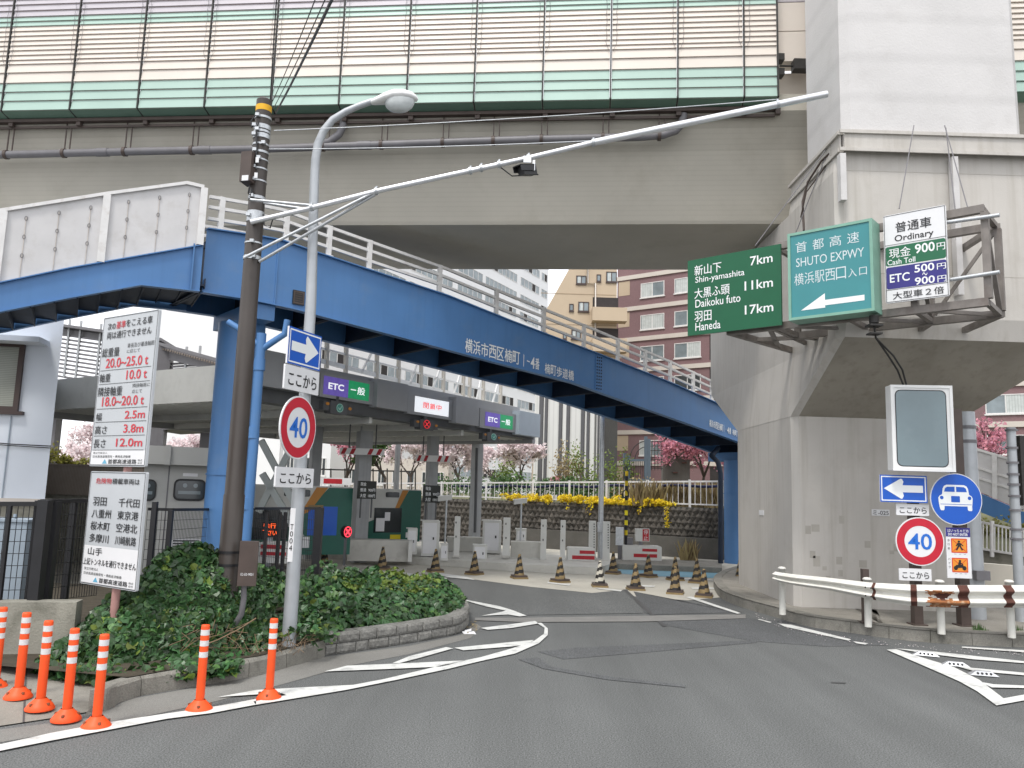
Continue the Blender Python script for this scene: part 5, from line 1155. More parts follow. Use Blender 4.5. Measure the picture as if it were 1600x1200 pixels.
mat('stripe_red', (.42, .02, .03), .5, .15, 5); mat('price_black', (.025, .028, .025), .4, .2, 6); mat('steel_column', (.36, .37, .38), .45, .1, 3, streak=.3)
CFa, CFb = at(445, 612, 17.8), at(845, 690, 27.6); CF = Plane(CFa, CFb); ce, cb = CF.e, -CF.n
tc_ = thing('toll_canopy', 'grey flat toll gate canopy with three lit lane panels along its front', 'toll canopy', (CFb.x, CFb.y, 0))
CANZ = sum(CF.hit(x, y).z for x, y in ((412, 622), (640, 663), (830, 692))) / 3
def fas(tl, tr, bl, br, off, t, m, name, r=0):
    f = face(CF.off(off), tl, tr, bl, br); mb = MB(); mb.slab(f, t, r=r); mb.build(name, m, tc_); return f
fas((388, 536), (500, 568), (388, 597), (500, 619), .28, .5, 'canopy_grey', 'fascia_panel')
fas((590, 590), (637, 602), (589, 634), (637, 645), .28, .5, 'canopy_grey', 'fascia_panel')
fas((714, 618), (750, 628), (712, 659), (747, 667), .28, .5, 'canopy_grey', 'fascia_panel')
fas((812, 641), (845, 648), (811, 678), (843, 684), .28, .5, 'canopy_blue', 'fascia_panel')
fas((480, 566), (812, 640), (480, 600), (812, 652), 0, .4, 'canopy_grey', 'fascia_panel')
f = fas((386, 597), (834, 676), (385, 616), (834, 692), .02, .5, 'canopy_dark', 'lintel')
SGN = []
for tl, tr, bl, br in (((501, 579), (590, 599), (500, 619), (588, 634)), ((637, 611), (713, 627), (637, 645), (711, 658)), ((751, 637), (810, 649), (749, 667), (808, 677))): SGN.append(fas(tl, tr, bl, br, .14, .3, 'canopy_grey', 'lane_sign_box'))
for tl, tr, bl, br in (((507, 586), (578, 601), (504, 615), (575, 627)), ((759, 642), (802, 652), (757, 664), (800, 672))):
    f = face(CF.off(.145), tl, tr, bl, br); mb = MB(); mb.slab(f, 0, 0, 0, .53, 1, .003); sg = mb.build('lane_panel', 'lit_violet', tc_)
    mb = MB(); mb.slab(f, 0, .53, 0, 1, 1, .003); mb.build('green_half', 'lit_green', sg)
    mb = MB(); mb.text(f, 'ETC', .1, .32, .43, .68, .006, .03); mb.slab(f, 0, .58, .47, .7, .53, .006); mb.text(f, '般', .73, .28, .9, .72, .006, .02); mb.build('lettering', 'lit_white', sg)
f = face(CF.off(.145), (649, 618), (702, 629), (647, 642), (700, 652)); mb = MB(); mb.slab(f, 0, 0, 0, 1, 1, .003); sg = mb.build('lane_panel', 'lit_white', tc_); mb = MB()
for k, ch in enumerate('閉鎖中'): mb.text(f, ch, .24 + .19 * k, .3, .39 + .19 * k, .68, .006, .02)
mb.build('lettering', 'lit_red', sg)
# roof and soffit
p0, p1 = CF.hit(386, 600), CF.hit(834, 685); dpth = 8.2
def cpt(s, t, z): return V(*(V(p0.x, p0.y, 0) + ce * s + cb * t).xy, z)
CL = V(p1.x - p0.x, p1.y - p0.y, 0).length
mb = MB(); mb.prism([cpt(.0, .1, CANZ + .03), cpt(CL - .1, .1, CANZ + .03), cpt(CL - .1, dpth, CANZ + .03), cpt(0, dpth, CANZ + .03)], V(0, 0, .8)); mb.build('roof', 'soffit', tc_)
mb = MB()
for k in range(1, 27): t_ = .3 * k + .1; mb.obox(cpt(CL / 2, t_, CANZ + .02), ce * (CL / 2 - .05), cb * .008, V(0, 0, .015))
for k in range(1, 6): mb.obox(cpt(CL * k / 6, dpth / 2, CANZ - .05), ce * .06, cb * (dpth / 2 - .1), V(0, 0, .08))
mb.build('soffit_ribs', 'soffit', tc_)
mb = MB(); mb.obox(cpt(CL / 2, dpth + .05, CANZ + .35), ce * CL / 2, cb * .1, V(0, 0, .5)); mb.obox(cpt(CL + .0, dpth / 2, CANZ + .35), ce * .1, cb * dpth / 2, V(0, 0, .45)); mb.build('edge_beam', 'canopy_grey', tc_)
def canopy_col(px0, px1, d, tw=None):
    p = at((px0 + px1) / 2, 800, d); w_ = (px1 - px0) * d / F; mb = MB(); a = R(30); mb.box((p.x, p.y, 0), w_ * .8, w_ * .8, CANZ + .03, a); mb.build('column', 'steel_column', tc_)
for a in ((734, 751, 28.6), (663, 681, 26), (551, 576, 23.4), (613, 621, 31), (478, 497, 24)): 
    canopy_col(*a)
mb = MB(); mb.tube([at(745, 700, 28.2), at(742, 832, 28.2)], .05, 8); mb.build('downpipe', 'canopy_dark', tc_)
mb = MB()                                          # white catwalk rail on the roof
RP_ = CF.off(-1.2)
for x, h in ((470, 70), (510, 75), (540, 75), (588, 70), (622, 70), (657, 62), (692, 60), (723, 55), (733, 55), (754, 52), (781, 50)):
    yb_ = interp([(470, 560), (640, 602), (781, 640)], x); a, b = RP_.hit(x, yb_ + 6), RP_.hit(x + 2, yb_ - h); mb.bar(a, b, .09, .09, up=ce)
mb.builds('roof_post', mat('cream_steel', (.52, .49, .44), .5, .1, 4), tc_)
mb = MB()
for a, b in ((588, 540), (657, 622), (692, 657), (723, 692), (754, 733), (781, 754)):
    q = lambda x: interp([(470, 560), (640, 602), (781, 640)], x); mb.bar(RP_.hit(a, q(a) - 52), RP_.hit((a + b) / 2, q((a + b) / 2)), .05, .05)
for dy in (-4, -24): mb.bar(RP_.hit(455, 556 + dy), RP_.hit(790, 642 + dy), .05, .05 if dy < -10 else .12)
mb.build('roof_rail', 'white_paint', tc_)
# lane signals
def signal(label, x0, x1, y0, y1, cx, cy, kind):
    pl = CF.off(.2); f = face(pl, (x0, y0), (x1, y0 + (x1 - x0) * .22), (x0, y1 - (x1 - x0) * .12), (x1, y1)); t = thing('lane_signal', label, 'traffic light', f.p(.5, 0), 'lane signals under the toll canopy')
    mb = MB(); mb.slab(f, .2, .22, .0, .78, 1, 0, .04); mb.slab(f, .15, .02, .1, .22, .8, -.03); mb.slab(f, .15, .78, .2, .98, .85, -.03); mb.slab(f, .06, .45, -.4, .55, 0, -.06); mb.build('housing', 'canopy_dark', t)
    c = circle_face(pl.off(.01), cx, cy, 5.5 if x1 - x0 > 30 else 4.2, 7 if x1 - x0 > 30 else 5.2)
    mb = MB(); mb.ell(c, .5, .5, .5, .5, 0); mb.build('lens', 'black_plastic' if kind == 'x' else 'lens_green', t)
    mb = MB(); mb.ringe(c, .5, .5, .48, .48, .16, .004)
    if kind == 'x': mb.draw(c, [(.2, .27), (.27, .2), (.8, .73), (.73, .8)][::-1], .005); mb.draw(c, [(.73, .2), (.8, .27), (.27, .8), (.2, .73)][::-1], .005)
    else: mb.draw(c, [(.25, .5), (.34, .44), (.5, .62), (.7, .25), (.78, .3), (.52, .78)][::-1], .005)
    mb.build('symbol', 'lit_red' if kind == 'x' else mat('lens_mark', (.35, .6, .52), .3, .05) if 'lens_mark' not in MATS else 'lens_mark', t)
    mb = MB(); mb.ell(f, .12, .3, .06, .12, .003); mb.ell(f, .88, .45, .06, .12, .003); mb.builds('amber_lamp', 'lamp_amber', t)
signal('dark lane signal with a green ring under the largest lane panel', 506, 552, 622, 650, 531, 637.5, 'o')
signal('lane signal with a red cross below the white panel', 648, 686, 652, 674, 667, 663, 'x')
signal('small lane signal under the smallest lane panel near the canopy end', 755, 783, 673, 692, 771.5, 682.5, 'o')
# striped height bars
def hbar(label, x0, y0, x1, y1, d):
    pl = Plane(at(x0, y0, d), at(x1, y1, d)); f = face(pl, (x0, y0), (x1, y1), (x0, y0 + 10), (x1, y1 + 10)); t = thing('height_bar', label, 'barrier', f.p(.5, 0), 'striped height bars between the booths')
    mb = MB(); mb.slab(f, .08); mb.build('bar', 'white_paint', t); mb = MB()
    for k in range(5):
        if k == 2: continue
        a = .2 * k + .02; mb.draw(f, [(a, .96), (a + .09, .96), (a + .15, .04), (a + .06, .04)], .004)
    mb.build('red_stripes', 'stripe_red', t); mb = MB()
    for x in (.2, .8): p = f.p(x, 0, -.04); mb.tube([p, V(p.x, p.y, CANZ + .05)], .02, 6)
    mb.builds('hanger', 'canopy_dark', t)
hbar('longer red and white striped height bar hung lower in the canopy', 531, 698, 600, 703, 22.6)
hbar('shorter red and white striped height bar below the red cross signal', 650, 709, 703, 714, 25.2)

# islands and booths
mb = MB()
q = [gnd(x, y) for x, y in ((500, 872), (700, 885), (790, 892), (936, 899), (958, 890), (950, 882), (800, 872), (640, 862), (500, 858))]; mb.prism([p + V(0, 0, .0) for p in q], V(0, 0, .2))
tag(mb.build('toll_island', 'island_white', loc=q[0]), 'long white kerbed toll island behind the cones', 'traffic island')
def pbox(mb, x0, x1, y0, y1, d, dep=.5, yaw=0.0, r=0):
    a, b = at((x0 + x1) / 2, y1, d), at((x0 + x1) / 2, y0, d); w_ = (x1 - x0) * d / F; cyaw = math.atan2(a.x, a.y) * -1 + yaw
    mb.box((a.x, a.y + dep / 2, a.z), w_, dep, b.z - a.z, cyaw); return a
def booth(label, x0, x1, yt0, yt1, yb0, yb1, d0, slant=.55):
    pl = Plane(at(x0, 800, d0), at(x1, 800, d0 + 1.2)); f = face(pl, (x0, yt0), (x1, yt1), (x0, yb0), (x1, yb1)); t = thing('toll_booth', label, 'toll booth', f.p(.5, 1, -.8), 'toll booths under the canopy')
    mb = MB(); mb.slab(f, 1.7, 0, 0, 1, 1, 0, .06); mb.build('body', 'booth_white', t)
    mb = MB(); mb.draw(f, [(0, 1), (0, .62), (.5, .42), (.75, .02), (1, .02), (1, 1)][::1], .004); mb.build('green_panel', 'booth_green', t)
    mb = MB(); mb.draw(f, [(.46, .44), (.56, .38), (.74, .02), (.62, .02)], .006); mb.build('orange_band', 'booth_orange', t)
    mb = MB(); mb.slab(f, .03, .3, .06, .56, .16, .012, .04); mb.build('top_vent', 'window_dark', t)
    return t, f
t, f = booth('green and white toll booth with the blue sheet and red cross light', 392, 549, 755, 762, 868, 866, 20.4)
mb = MB(); mb.frame(f, .0, .34, .36, .78, .04, .02, .02); mb.slab(f, .01, .02, .36, .34, .76, .008); mb.build('window', 'window_dark', t)
mb = MB(); mb.slab(f, .01, .55, .3, .85, .72, .006); mb.build('blue_sheet', 'sign_blue', t)
mb = MB(); mb.slab(f, .02, .55, .28, .7, .33, .012); mb.build('yellow_plate', 'cone_yellow', t); mb = MB(); mb.slab(f, .01, .48, .74, .58, .9, .008); mb.slab(f, .01, .36, .44, .4, .6, .008); mb.build('notice', 'sign_white', t)
t, f = booth('green and white toll booth with a yellow notice behind the island wall', 576, 657, 762, 766, 848, 846, 24.4)
mb = MB(); mb.frame(f, .1, .36, .62, .82, .04, .02, .02); mb.slab(f, .01, .12, .38, .6, .8, .008); mb.build('window', 'window_dark', t)
mb = MB(); mb.slab(f, .01, .14, .55, .3, .8, .012); mb.slab(f, .01, .3, .44, .4, .6, .012); mb.slab(f, .01, .72, .82, .84, .92, .008); mb.build('notice', 'leaf_dry' if 0 else 'sign_white', t); mb = MB(); mb.slab(f, .01, .42, .86, .62, .98, .008); mb.build('yellow_notice', 'flower_yellow', t)
# lane stop light, red cross
c = circle_face(Plane(at(538, 830, 20.2), at(552, 830, 20.4)), 543.5, 831, 6, 8.5); t = thing('lane_signal', 'glowing red cross light standing on a short pole before the blue sheet', 'traffic light', c.p(.5, 1), 'lane signals under the toll canopy')
mb = MB(); mb.ell(c, .5, .5, .56, .56, -.01, .12); mb.build('housing', 'black_plastic', t); mb = MB(); mb.ringe(c, .5, .5, .5, .5, .2, .004); mb.draw(c, [(.18, .3), (.3, .18), (.82, .7), (.7, .82)][::-1], .005); mb.draw(c, [(.7, .18), (.82, .3), (.3, .82), (.18, .7)][::-1], .005); mb.build('symbol', 'led_red', t)
mb = MB(); p = c.p(.5, 1, -.08); mb.bar(p, V(p.x, p.y, .2), .06, .06, up=(1, 0, 0)); mb.build('stand', 'canopy_dark', t)
# price boards
def price(label, x0, x1, y0, y1, d, rows):
    pl = Plane(at(x0, y0, d), at(x1, y0, d + .35)); f = face(pl, (x0, y0), (x1, y0 + 3), (x0, y1), (x1, y1 + 1)); t = thing('price_board', label, 'price board', f.p(.5, 1), 'toll price boards on the canopy columns')
    mb = MB(); mb.slab(f, .06); mb.build('board', 'price_black', t); mb = MB()
    for k, (a, b) in enumerate(rows):
        y = .08 + .32 * k; mb.text(f, a, .1, y, .42 if len(a) < 3 else .5, y + .2, .004, .01)
        if b: mb.text(f, b, .55, y + .02, .93, y + .2, .004, .01)
    mb.build('lettering', 'letter_white', t); mb = MB()
    for x in (.2, .8): p = f.p(x, 1, -.03); mb.bar(p, p - V(0, 0, .5), .04, .04, up=(1, 0, 0))
    mb.builds('leg', 'canopy_dark', t)
price('larger dark toll price board beside the blue-sheeted booth', 560, 588, 750, 779, 21.2, (('現金', ''), ('普通', '900円'), ('大型', '1800円')))
price('smaller dark toll price board beside the booth with yellow notice', 662, 688, 757, 785, 23.8, (('現金', ''), ('普通', '900円'), ('大型', '1800円')))
# barrier arm in front of booths, cabinets, posts, walls of the islands
def simple(name, label, cat, m, parts, group=None, base=None):
    """parts: (part name, material, [(x0,x1,y0,y1,d,depth)])"""
    t = thing(name, label, cat, base or at((parts[0][2][0][0] + parts[0][2][0][1]) / 2, parts[0][2][0][3], parts[0][2][0][4]), group)
    for nm, mm, bs in parts:
        mb = MB()
        for b in bs: pbox(mb, *b)
        mb.build(nm, mm, t)
    return t
di = 23.4
simple('island_wall', 'pale island wall with white end cap before the yellow-noticed booth', 'barrier wall', 0, [('wall', 'island_white', [(541, 638, 844, 877, 22.6, .6)]), ('end_cap', 'cabinet_white', [(635, 641, 846, 878, 22.4, .65)])], 'white walls on the toll islands')
simple('island_wall', 'pale island wall with plinth below the small pole camera and cabinet', 'barrier wall', 0, [('wall', 'island_white', [(798, 846, 847, 878, 24.2, .6)]), ('plinth', 'cabinet_white', [(796, 848, 872, 880, 24.1, .7)])], 'white walls on the toll islands')
simple('island_wall', 'pale island wall behind the white gate posts', 'barrier wall', 0, [('wall', 'island_white', [(698, 780, 840, 862, 26.0, .6)])], 'white walls on the toll islands')
cabs = [('slim white equipment cabinet beside the island wall end cap', 635, 650, 826, 866, 23.2), ('largest white equipment cabinet on the toll island', 657, 684, 814, 869, 23.6), ('lowest white box cabinet standing against the largest cabinet', 688, 699, 850, 876, 23.0),
        ('grey white box cabinet between two single gate posts', 739, 760, 852, 878, 23.6), ('white equipment cabinet behind the box cabinet and gate posts', 753, 782, 814, 864, 25.2), ('small white cabinet behind the island wall under the lamp head', 806, 822, 827, 848, 26.5)]
for lb_, x0, x1, y0, y1, d in cabs:
    w_ = (x1 - x0)
    simple('equipment_cabinet', lb_, 'cabinet', 0, [('body', 'cabinet_white', [(x0, x1, y0, y1, d, w_ * d / F * .8)]), ('door', 'sign_white', [(x0 + w_ * .12, x1 - w_ * .12, y0 + 3, y1 - 4, d - .012, .03)]), ('lid', 'cabinet_white', [(x0 - .7, x1 + .7, y0 - 1.2, y0, d - .02, w_ * d / F * .85)]), ('handle', 'dark_steel', [(x1 - w_ * .3, x1 - w_ * .22, (y0 + y1) / 2 - 2, (y0 + y1) / 2 + 2, d - .03, .03)])], 'white equipment cabinets on the toll islands')
posts_ = [('white gate post between the largest cabinet and the grey white box', 708, 717, 807, 871, 23.4), ('white gate post before the cabinet behind the islands', 785, 796, 809, 871, 23.6), ('plain white gate post by the plinth of the low island wall', 844, 853, 812, 881, 23.8), ('plain white gate post touching the shorter striped barrier', 875, 883, 813, 883, 23.8), ('broad white post standing behind the shorter striped barrier', 920, 931, 814, 872, 24.6), ('broad white post against the foot of the thin lamp mast', 942, 953, 815, 882, 24.4)]
for lb_, x0, x1, y0, y1, d in posts_:
    w_ = x1 - x0
    simple('gate_post', lb_, 'post', 0, [('post', 'cabinet_white', [(x0, x1, y0, y1, d, .2)]), ('slot', 'dark_steel', [((x0 + x1) / 2 - .8, (x0 + x1) / 2 + .8, y0 + 8, y0 + 11, d - .01, .03), ((x0 + x1) / 2 - .8, (x0 + x1) / 2 + .8, y0 + 30, y0 + 33, d - .01, .03)] if w_ < 10 or x0 < 800 else [(x1 - 3.4, x1 - 1.8, y0 + 4 + 4 * k, y0 + 6 + 4 * k, d - .01, .03) for k in range(10)]), ('foot', 'island_white', [(x0 - 1, x1 + 1, y1 - 3, y1, d - .03, .28)])], 'white gate posts on the toll islands')
def barrier(label, x0, x1, y0, y1, d, ra, rb):
    t = thing('striped_barrier', label, 'barrier', at((x0 + x1) / 2, y1, d), 'white barriers with red stripes'); pl = Plane(at(x0, y1, d), at(x1, y1, d)); f = face(pl, (x0, y0), (x1, y0), (x0, y1), (x1, y1))
    mb = MB(); mb.slab(f, .55, r=.05); mb.build('block', 'cabinet_white', t); mb = MB(); mb.slab(f, .01, *ra, .006); mb.slab(f, .01, *rb, .006); mb.build('red_stripes', 'stripe_red', t)
barrier('white barrier block with red stripes between the gate posts', 887, 930, 856, 885, 23.9, (.43, .14, .98, .32), (.16, .42, .98, .62))
barrier('longer rounded white barrier block with red stripes by the stone wall', 973, 1034, 853, 880, 25.2, (.5, .16, .88, .32), (.28, .46, .88, .66))
t = thing('led_sign', 'white sign box with a red lettered half above the barrier', 'sign', at(1004, 846, 25.6)); pl = Plane(at(993, 840, 25.6), at(1015, 840, 25.6)); f = face(pl, (993, 826), (1015, 826), (993, 846), (1015, 846)); mb = MB(); mb.slab(f, .15); mb.build('box', 'cabinet_white', t); mb = MB(); mb.slab(f, 0, .5, .04, .95, .96, .004); mb.build('red_field', 'stripe_red', t)
mb = MB(); mb.text(f, '停', .58, .1, .88, .45, .006); mb.text(f, '止', .58, .52, .88, .9, .006); mb.build('lettering', 'letter_white', t); mb = MB(); p = f.p(.4, 1, -.1); mb.bar(p, p - V(0, 0, .35), .2, .1, up=(1, 0, 0)); mb.build('stand', 'pipe_grey', t)
simple('control_box', 'grey control box and motor by the black and yellow pole', 'cabinet', 0, [('box', 'galv', [(963, 975, 824, 852, 25.4, .3)]), ('stand', 'pipe_grey', [(966, 974, 850, 880, 25.4, .25)]), ('motor', 'pipe_grey', [(981, 990, 840, 851, 25.5, .3)])])
# black and yellow striped pole
b = at(978, 852, 25.6); tz = at(977, 736, 25.6).z; t = thing('striped_pole', 'thin black and yellow striped pole in front of the stone wall', 'pole', (b.x, b.y, .1)); n_ = 13; mb = MB(); my = MB(); z0 = .9
for k in range(n_): (mb if k % 2 else my).lathe(V(b.x, b.y, lerp(z0, tz, k / n_)), [(.05, 0), (.05, (tz - z0) / n_)], 12)
mb.lathe(V(b.x, b.y, .1), [(.05, 0), (.05, z0 - .1)], 12); mb.build('black_bands', 'black_plastic', t); my.build('yellow_bands', 'flower_yellow', t); mb = MB(); p = at(977, 772, 25.5); mb.tube([p + V(.09 * math.cos(a), -.06, .13 * math.sin(a)) for a in [R(30 * k) for k in range(13)]], .02, 6); mb.build('cable_loop', 'black_plastic', t)
# thin grey mast, and two little camera poles
b = at(938, 868, 25.0); t = thing('lamp_mast', 'tall thin grey mast rising from the islands up behind the footbridge', 'mast', (b.x, b.y, .1)); mb = MB(); mb.lathe(V(b.x, b.y, .05), [(.09, 0), (.075, 3), (.065, 6.2)], 14); mb.build('mast', 'galv', t); mb = MB(); mb.box((b.x, b.y - .05, 1.0), .22, .2, .3); mb.build('box', 'galv', t)
for lb_, x, y0, y1, d in (('small camera on a thin pole between the white cabinets', 695, 781, 852, 24.0), ('small camera on a thin pole above the small white cabinet', 813, 786, 848, 25.5)):
    b = at(x, y1, d); t = thing('pole_camera', lb_, 'camera', b, 'small cameras on poles at the toll islands'); mb = MB(); mb.lathe(b, [(.03, 0), (.03, at(x, y0, d).z - b.z)], 10); mb.build('pole', 'galv', t); p = at(x, y0, d); mb = MB(); mb.obox(p + V(0, 0, .05), V(.2, .05, .03), V(-.015, .07, 0), V(0, 0, .07)); mb.build('camera_head', 'cabinet_white', t); mb = MB(); mb.obox(p + V(0, 0, .13), V(.23, .05, .03), V(-.02, .09, 0), V(0, 0, .01)); mb.build('hood', 'white_paint', t)
# LED board and striped barrier glimpsed through the fence on the left
t = thing('led_sign', 'orange lit message board seen through the black fence', 'sign', at(421, 840, 17.5)); pl = Plane(at(408, 830, 17.6), at(435, 830, 17.6)); f = face(pl, (409, 815), (434, 815), (409, 839), (434, 839)); mb = MB(); mb.slab(f, .12); mb.build('box', 'black_plastic', t); mb = MB(); mb.text(f, '徐行', .1, .1, .88, .45, .005, .02); mb.text(f, '下さい', .06, .55, .94, .9, .005, .02); mb.build('lettering', 'led_orange', t)
mb = MB(); p = f.p(.5, 1, -.06); mb.bar(p, V(p.x, p.y, .1), .1, .1, up=(1, 0, 0)); mb.build('stand', 'galv', t)
barrier('low white barrier with red stripes behind the black fence', 402, 452, 848, 880, 17.2, (.1, .1, .8, .3), (.1, .45, .9, .62))

# traffic cones
def cone(p, label, pale=False):
    t = thing('traffic_cone', label, 'traffic cone', p, 'striped traffic cones before the toll gate'); h = .58; mb = MB(); n_ = 28; rows = 18; vs, fs, mi = [], [], []
    for i in range(rows + 1):
        u = i / rows; r_ = lerp(.13, .032, u)
        for k in range(n_): a = 2 * math.pi * k / n_; vs.append(p + V(r_ * math.cos(a), r_ * math.sin(a), .09 + (h - .09) * u))
    for i in range(rows):
        for k in range(n_): fs.append((i * n_ + k, i * n_ + (k + 1) % n_, (i + 1) * n_ + (k + 1) % n_, (i + 1) * n_ + k)); mi.append(1 if ((i / rows * 3.0 - k / n_ * 1.0) % 1.0) < .5 else 0)
    mb.v, mb.f, mb.mi, mb.sm = vs, fs, mi, [True] * len(fs); mb.lathe(V(p.x, p.y, p.z + h), [(.035, 0), (.03, .02), (.0, .022)], n_); mb.build('cone_body', ['cone_pale' if pale else 'cone_yellow', 'cone_black'], t)
    mb = MB(); mb.m = 0; mb.box((p.x, p.y, p.z), .37, .37, .045); mb.m = 1; mb.box((p.x, p.y, p.z + .045), .34, .34, .045); mb.build('base', ['cone_yellow', 'brown_steel'], t); return t
K = [(506, 886, 'beside the black fence end post'), (597, 890, 'second from the fence, before the low island wall'), (680, 894, 'before the largest white cabinet'), (741, 898, 'below the grey white box cabinet'), (811, 904, 'before the island wall under the small camera'), (875, 910, 'below the two plain white gate posts'), (958, 897, 'on the blue paint behind the others, before the white post'), (1013, 902, 'before the rounded striped barrier'), (993, 922, 'in the front row below the rounded barrier'), (1055, 928, 'in the front row, one before the last'), (1055, 907, 'behind the front row below the weeds'), (1089, 911, 'in the back row just before the far blue bridge column'), (1100, 933, 'by the rounded kerb of the pier'), (1156, 912, 'half hidden behind the pier corner')]
k0 = cone(gnd(*K[0][:2]), 'black and yellow striped cone ' + K[0][2]); k1 = cone(gnd(937, 917), 'paler black and white striped cone in the front row', True)
for x, y, lb_ in K[1:]: copy_tree(k0, gnd(x, y), rng.random() * 6, 'black and yellow striped cone ' + lb_)
# ================================================================ behind: terrace, trees, buildings
mat('rubble', (.1, .09, .078), .95, .35, 3.2, bump=1.0, bscale=9, speck=.4, dirt=.6, dirtcol=(.045, .045, .04), dscale=4)
mat('old_kerb', (.1, .095, .085), .9, .2, 2, streak=.4, speck=.2); mat('terrace_soil', (.12, .12, .06), .95, .3, 2, bump=.5, bscale=20)
mat('brick_mauve', (.205, .125, .13), .75, .1, .4, speck=.08, bscale=9); mat('band_cream', (.56, .51, .46), .6, .05, 1); mat('beige_wall', (.47, .375, .27), .7, .06, .4); mat('office_white', (.74, .74, .75), .5, .03, .2)
mat('glass_grey', (.2, .24, .26), .08, .35, .8, spec=.7); mat('glass_dark', (.05, .06, .065), .08, .4, .8, spec=.7); mat('curtain', (.5, .53, .52), .5, .15, 3, wave=(2.2, 'X', .25)); mat('recess_dark', (.035, .03, .03), .8, .2)
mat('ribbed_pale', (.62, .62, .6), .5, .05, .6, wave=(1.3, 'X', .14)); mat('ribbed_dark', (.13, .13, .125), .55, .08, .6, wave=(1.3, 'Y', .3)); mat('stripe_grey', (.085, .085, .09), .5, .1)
mat('house_white', (.62, .66, .72), .7, .04, .8, bump=.1, bscale=60); mat('blind', (.3, .31, .27), .5, .08, 2, wave=(9, 'Z', .4)); mat('frame_brown', (.06, .04, .035), .5, .1)
mat('walk_cream', (.74, .7, .62), .6, .06, 1); mat('roof_tin', (.3, .24, .19), .5, .15, 3); mat('hut_grey', (.42, .42, .4), .5, .05, 1, dirt=.25, dirtcol=(.3, .29, .26)); mat('wood_grey', (.33, .28, .24), .85, .15, 2, wave=(7, 'X', .35))
# stone retaining wall with its kerb
WP = Plane(at(470, 830, 37.5), at(1130, 830, 28.6)); wl_, wr_ = WP.hit(470, 800), WP.hit(1128, 800)
TZ = 1.78
mb = MB(); rg2 = random.Random(3); f = face_pts(wl_, wr_, TZ, 0)
mb.slab(f, .5, off=-.06); nx, ny = 92, 8
t = thing('stone_wall', 'dark rubble stone retaining wall below the white fence', 'retaining wall', wl_); mb.build('backing', 'grout', t)
mb = MB()
for j in range(ny):
    for i in range(nx):
        u, v = (i + (.5 if j % 2 else 0) + .5) / nx, (j + .5) / ny
        if u > .995: continue
        rx, ry = .66 / nx * rg2.uniform(.75, 1.1), .86 / ny * rg2.uniform(.8, 1.1); o_ = rg2.uniform(.0, .025)
        ps = [(rg2.uniform(-.2, .2), -1), (.5, -.55), (1, rg2.uniform(-.2, .2)), (.55, .5), (rg2.uniform(-.2, .2), 1), (-.5, .5), (-1, rg2.uniform(-.2, .2)), (-.5, -.5)]; a = rg2.uniform(-.3, .3)
        outer = [f.p(min(1, max(0, u + rx * (x * math.cos(a) - y * math.sin(a) * .5))), min(1, max(0, v + ry * (y + x * math.sin(a) * .6))), -.055) for x, y in ps]; cen = f.p(u, v, o_ + .02)
        inner = [cen.lerp(q, .9) for q in outer]
        for q, s_ in zip(inner, outer): q += f.n * ((o_ * .6))
        mb.loft([outer[::-1], inner[::-1]], cap=False); mb.add(inner + [cen + f.n * .01], [(8, (k + 1) % 8, k) for k in range(8)])
mb.build('stones', 'rubble', t)
mb = MB(); f2 = face_pts(WP.off(.35).hit(820, 800), WP.off(.35).hit(1128, 800), .72, 0); mb.slab(f2, .32); mb.build('concrete_toe', 'old_kerb', t)
mb = MB(); mb.prism([gnd(935, 889) , gnd(1128, 896), gnd(1128, 884), gnd(960, 880)], V(0, 0, .16)); struct(mb.build('kerb', 'kerb', loc=gnd(935, 889)))
P_ = [wl_ + V(0, .4, 0), wr_ + V(0, .4, 0), V(60, 27.5, 0), V(120, 160, 0), V(-120, 160, 0), V(-40, 34, 0)]; mb = MB(); mb.poly([V(p.x, p.y, TZ - .02) for p in P_]); struct(mb.build('terrain', 'terrace_soil', loc=(0, 0, 0)))
# white picket railing on top
RLp = WP.off(-.25); xs_ = [470, 545, 620, 690, 760, 833, 890, 948, 1012, 1078, 1140]
t = thing('picket_fence', 'long white metal picket fence along the top of the stone wall', 'fence', RLp.hit(800, 790)); mb = MB(); mr = MB(); yt = [(470, 756), (750, 757), (1130, 752)]
a, b = RLp.hit(470, 756), RLp.hit(1140, 752); L_ = (b - a).length; zt0, zt1 = a.z, b.z; n_ = 96
def rl(u, z): p = a.lerp(b, u); return V(p.x, p.y, z)
for k in range(n_ + 1): u = k / n_; mb.bar(rl(u, TZ + .08), rl(u, lerp(zt0, zt1, u) - .02), .022, .022, up=(1, 0, 0))
mb.build('pickets', 'rail_white', t)
for za, zc, h in ((zt0, zt1, .06), (TZ + .1, TZ + .12, .05)): mb = MB(); mb.bar(rl(0, za), rl(1, zc), .06, h); mb.build('rail', 'rail_white', t)
for x in xs_: u = (RLp.hit(x, 756) - a).dot(RLp.e) / L_; mb = MB(); mb.bar(rl(u, TZ - .25), rl(u, lerp(zt0, zt1, u) + .07), .08, .08, up=(1, 0, 0)); mb.build('post', 'rail_white', t)
mb = MB(); mb.tube([rl(k / 60, lerp(zt0, zt1, k / 60) - .16 - .03 * math.sin(k * .9)) + V(0, .15, 0) for k in range(25, 61)], .05, 8); tag(mb.build('navy_strip', mat('strip_navy', (.02, .025, .09), .5, .1), loc=rl(.5, 2)), 'dark navy wavy strip along behind the picket fence', 'strip')  # wavy dark navy tube just behind the pickets

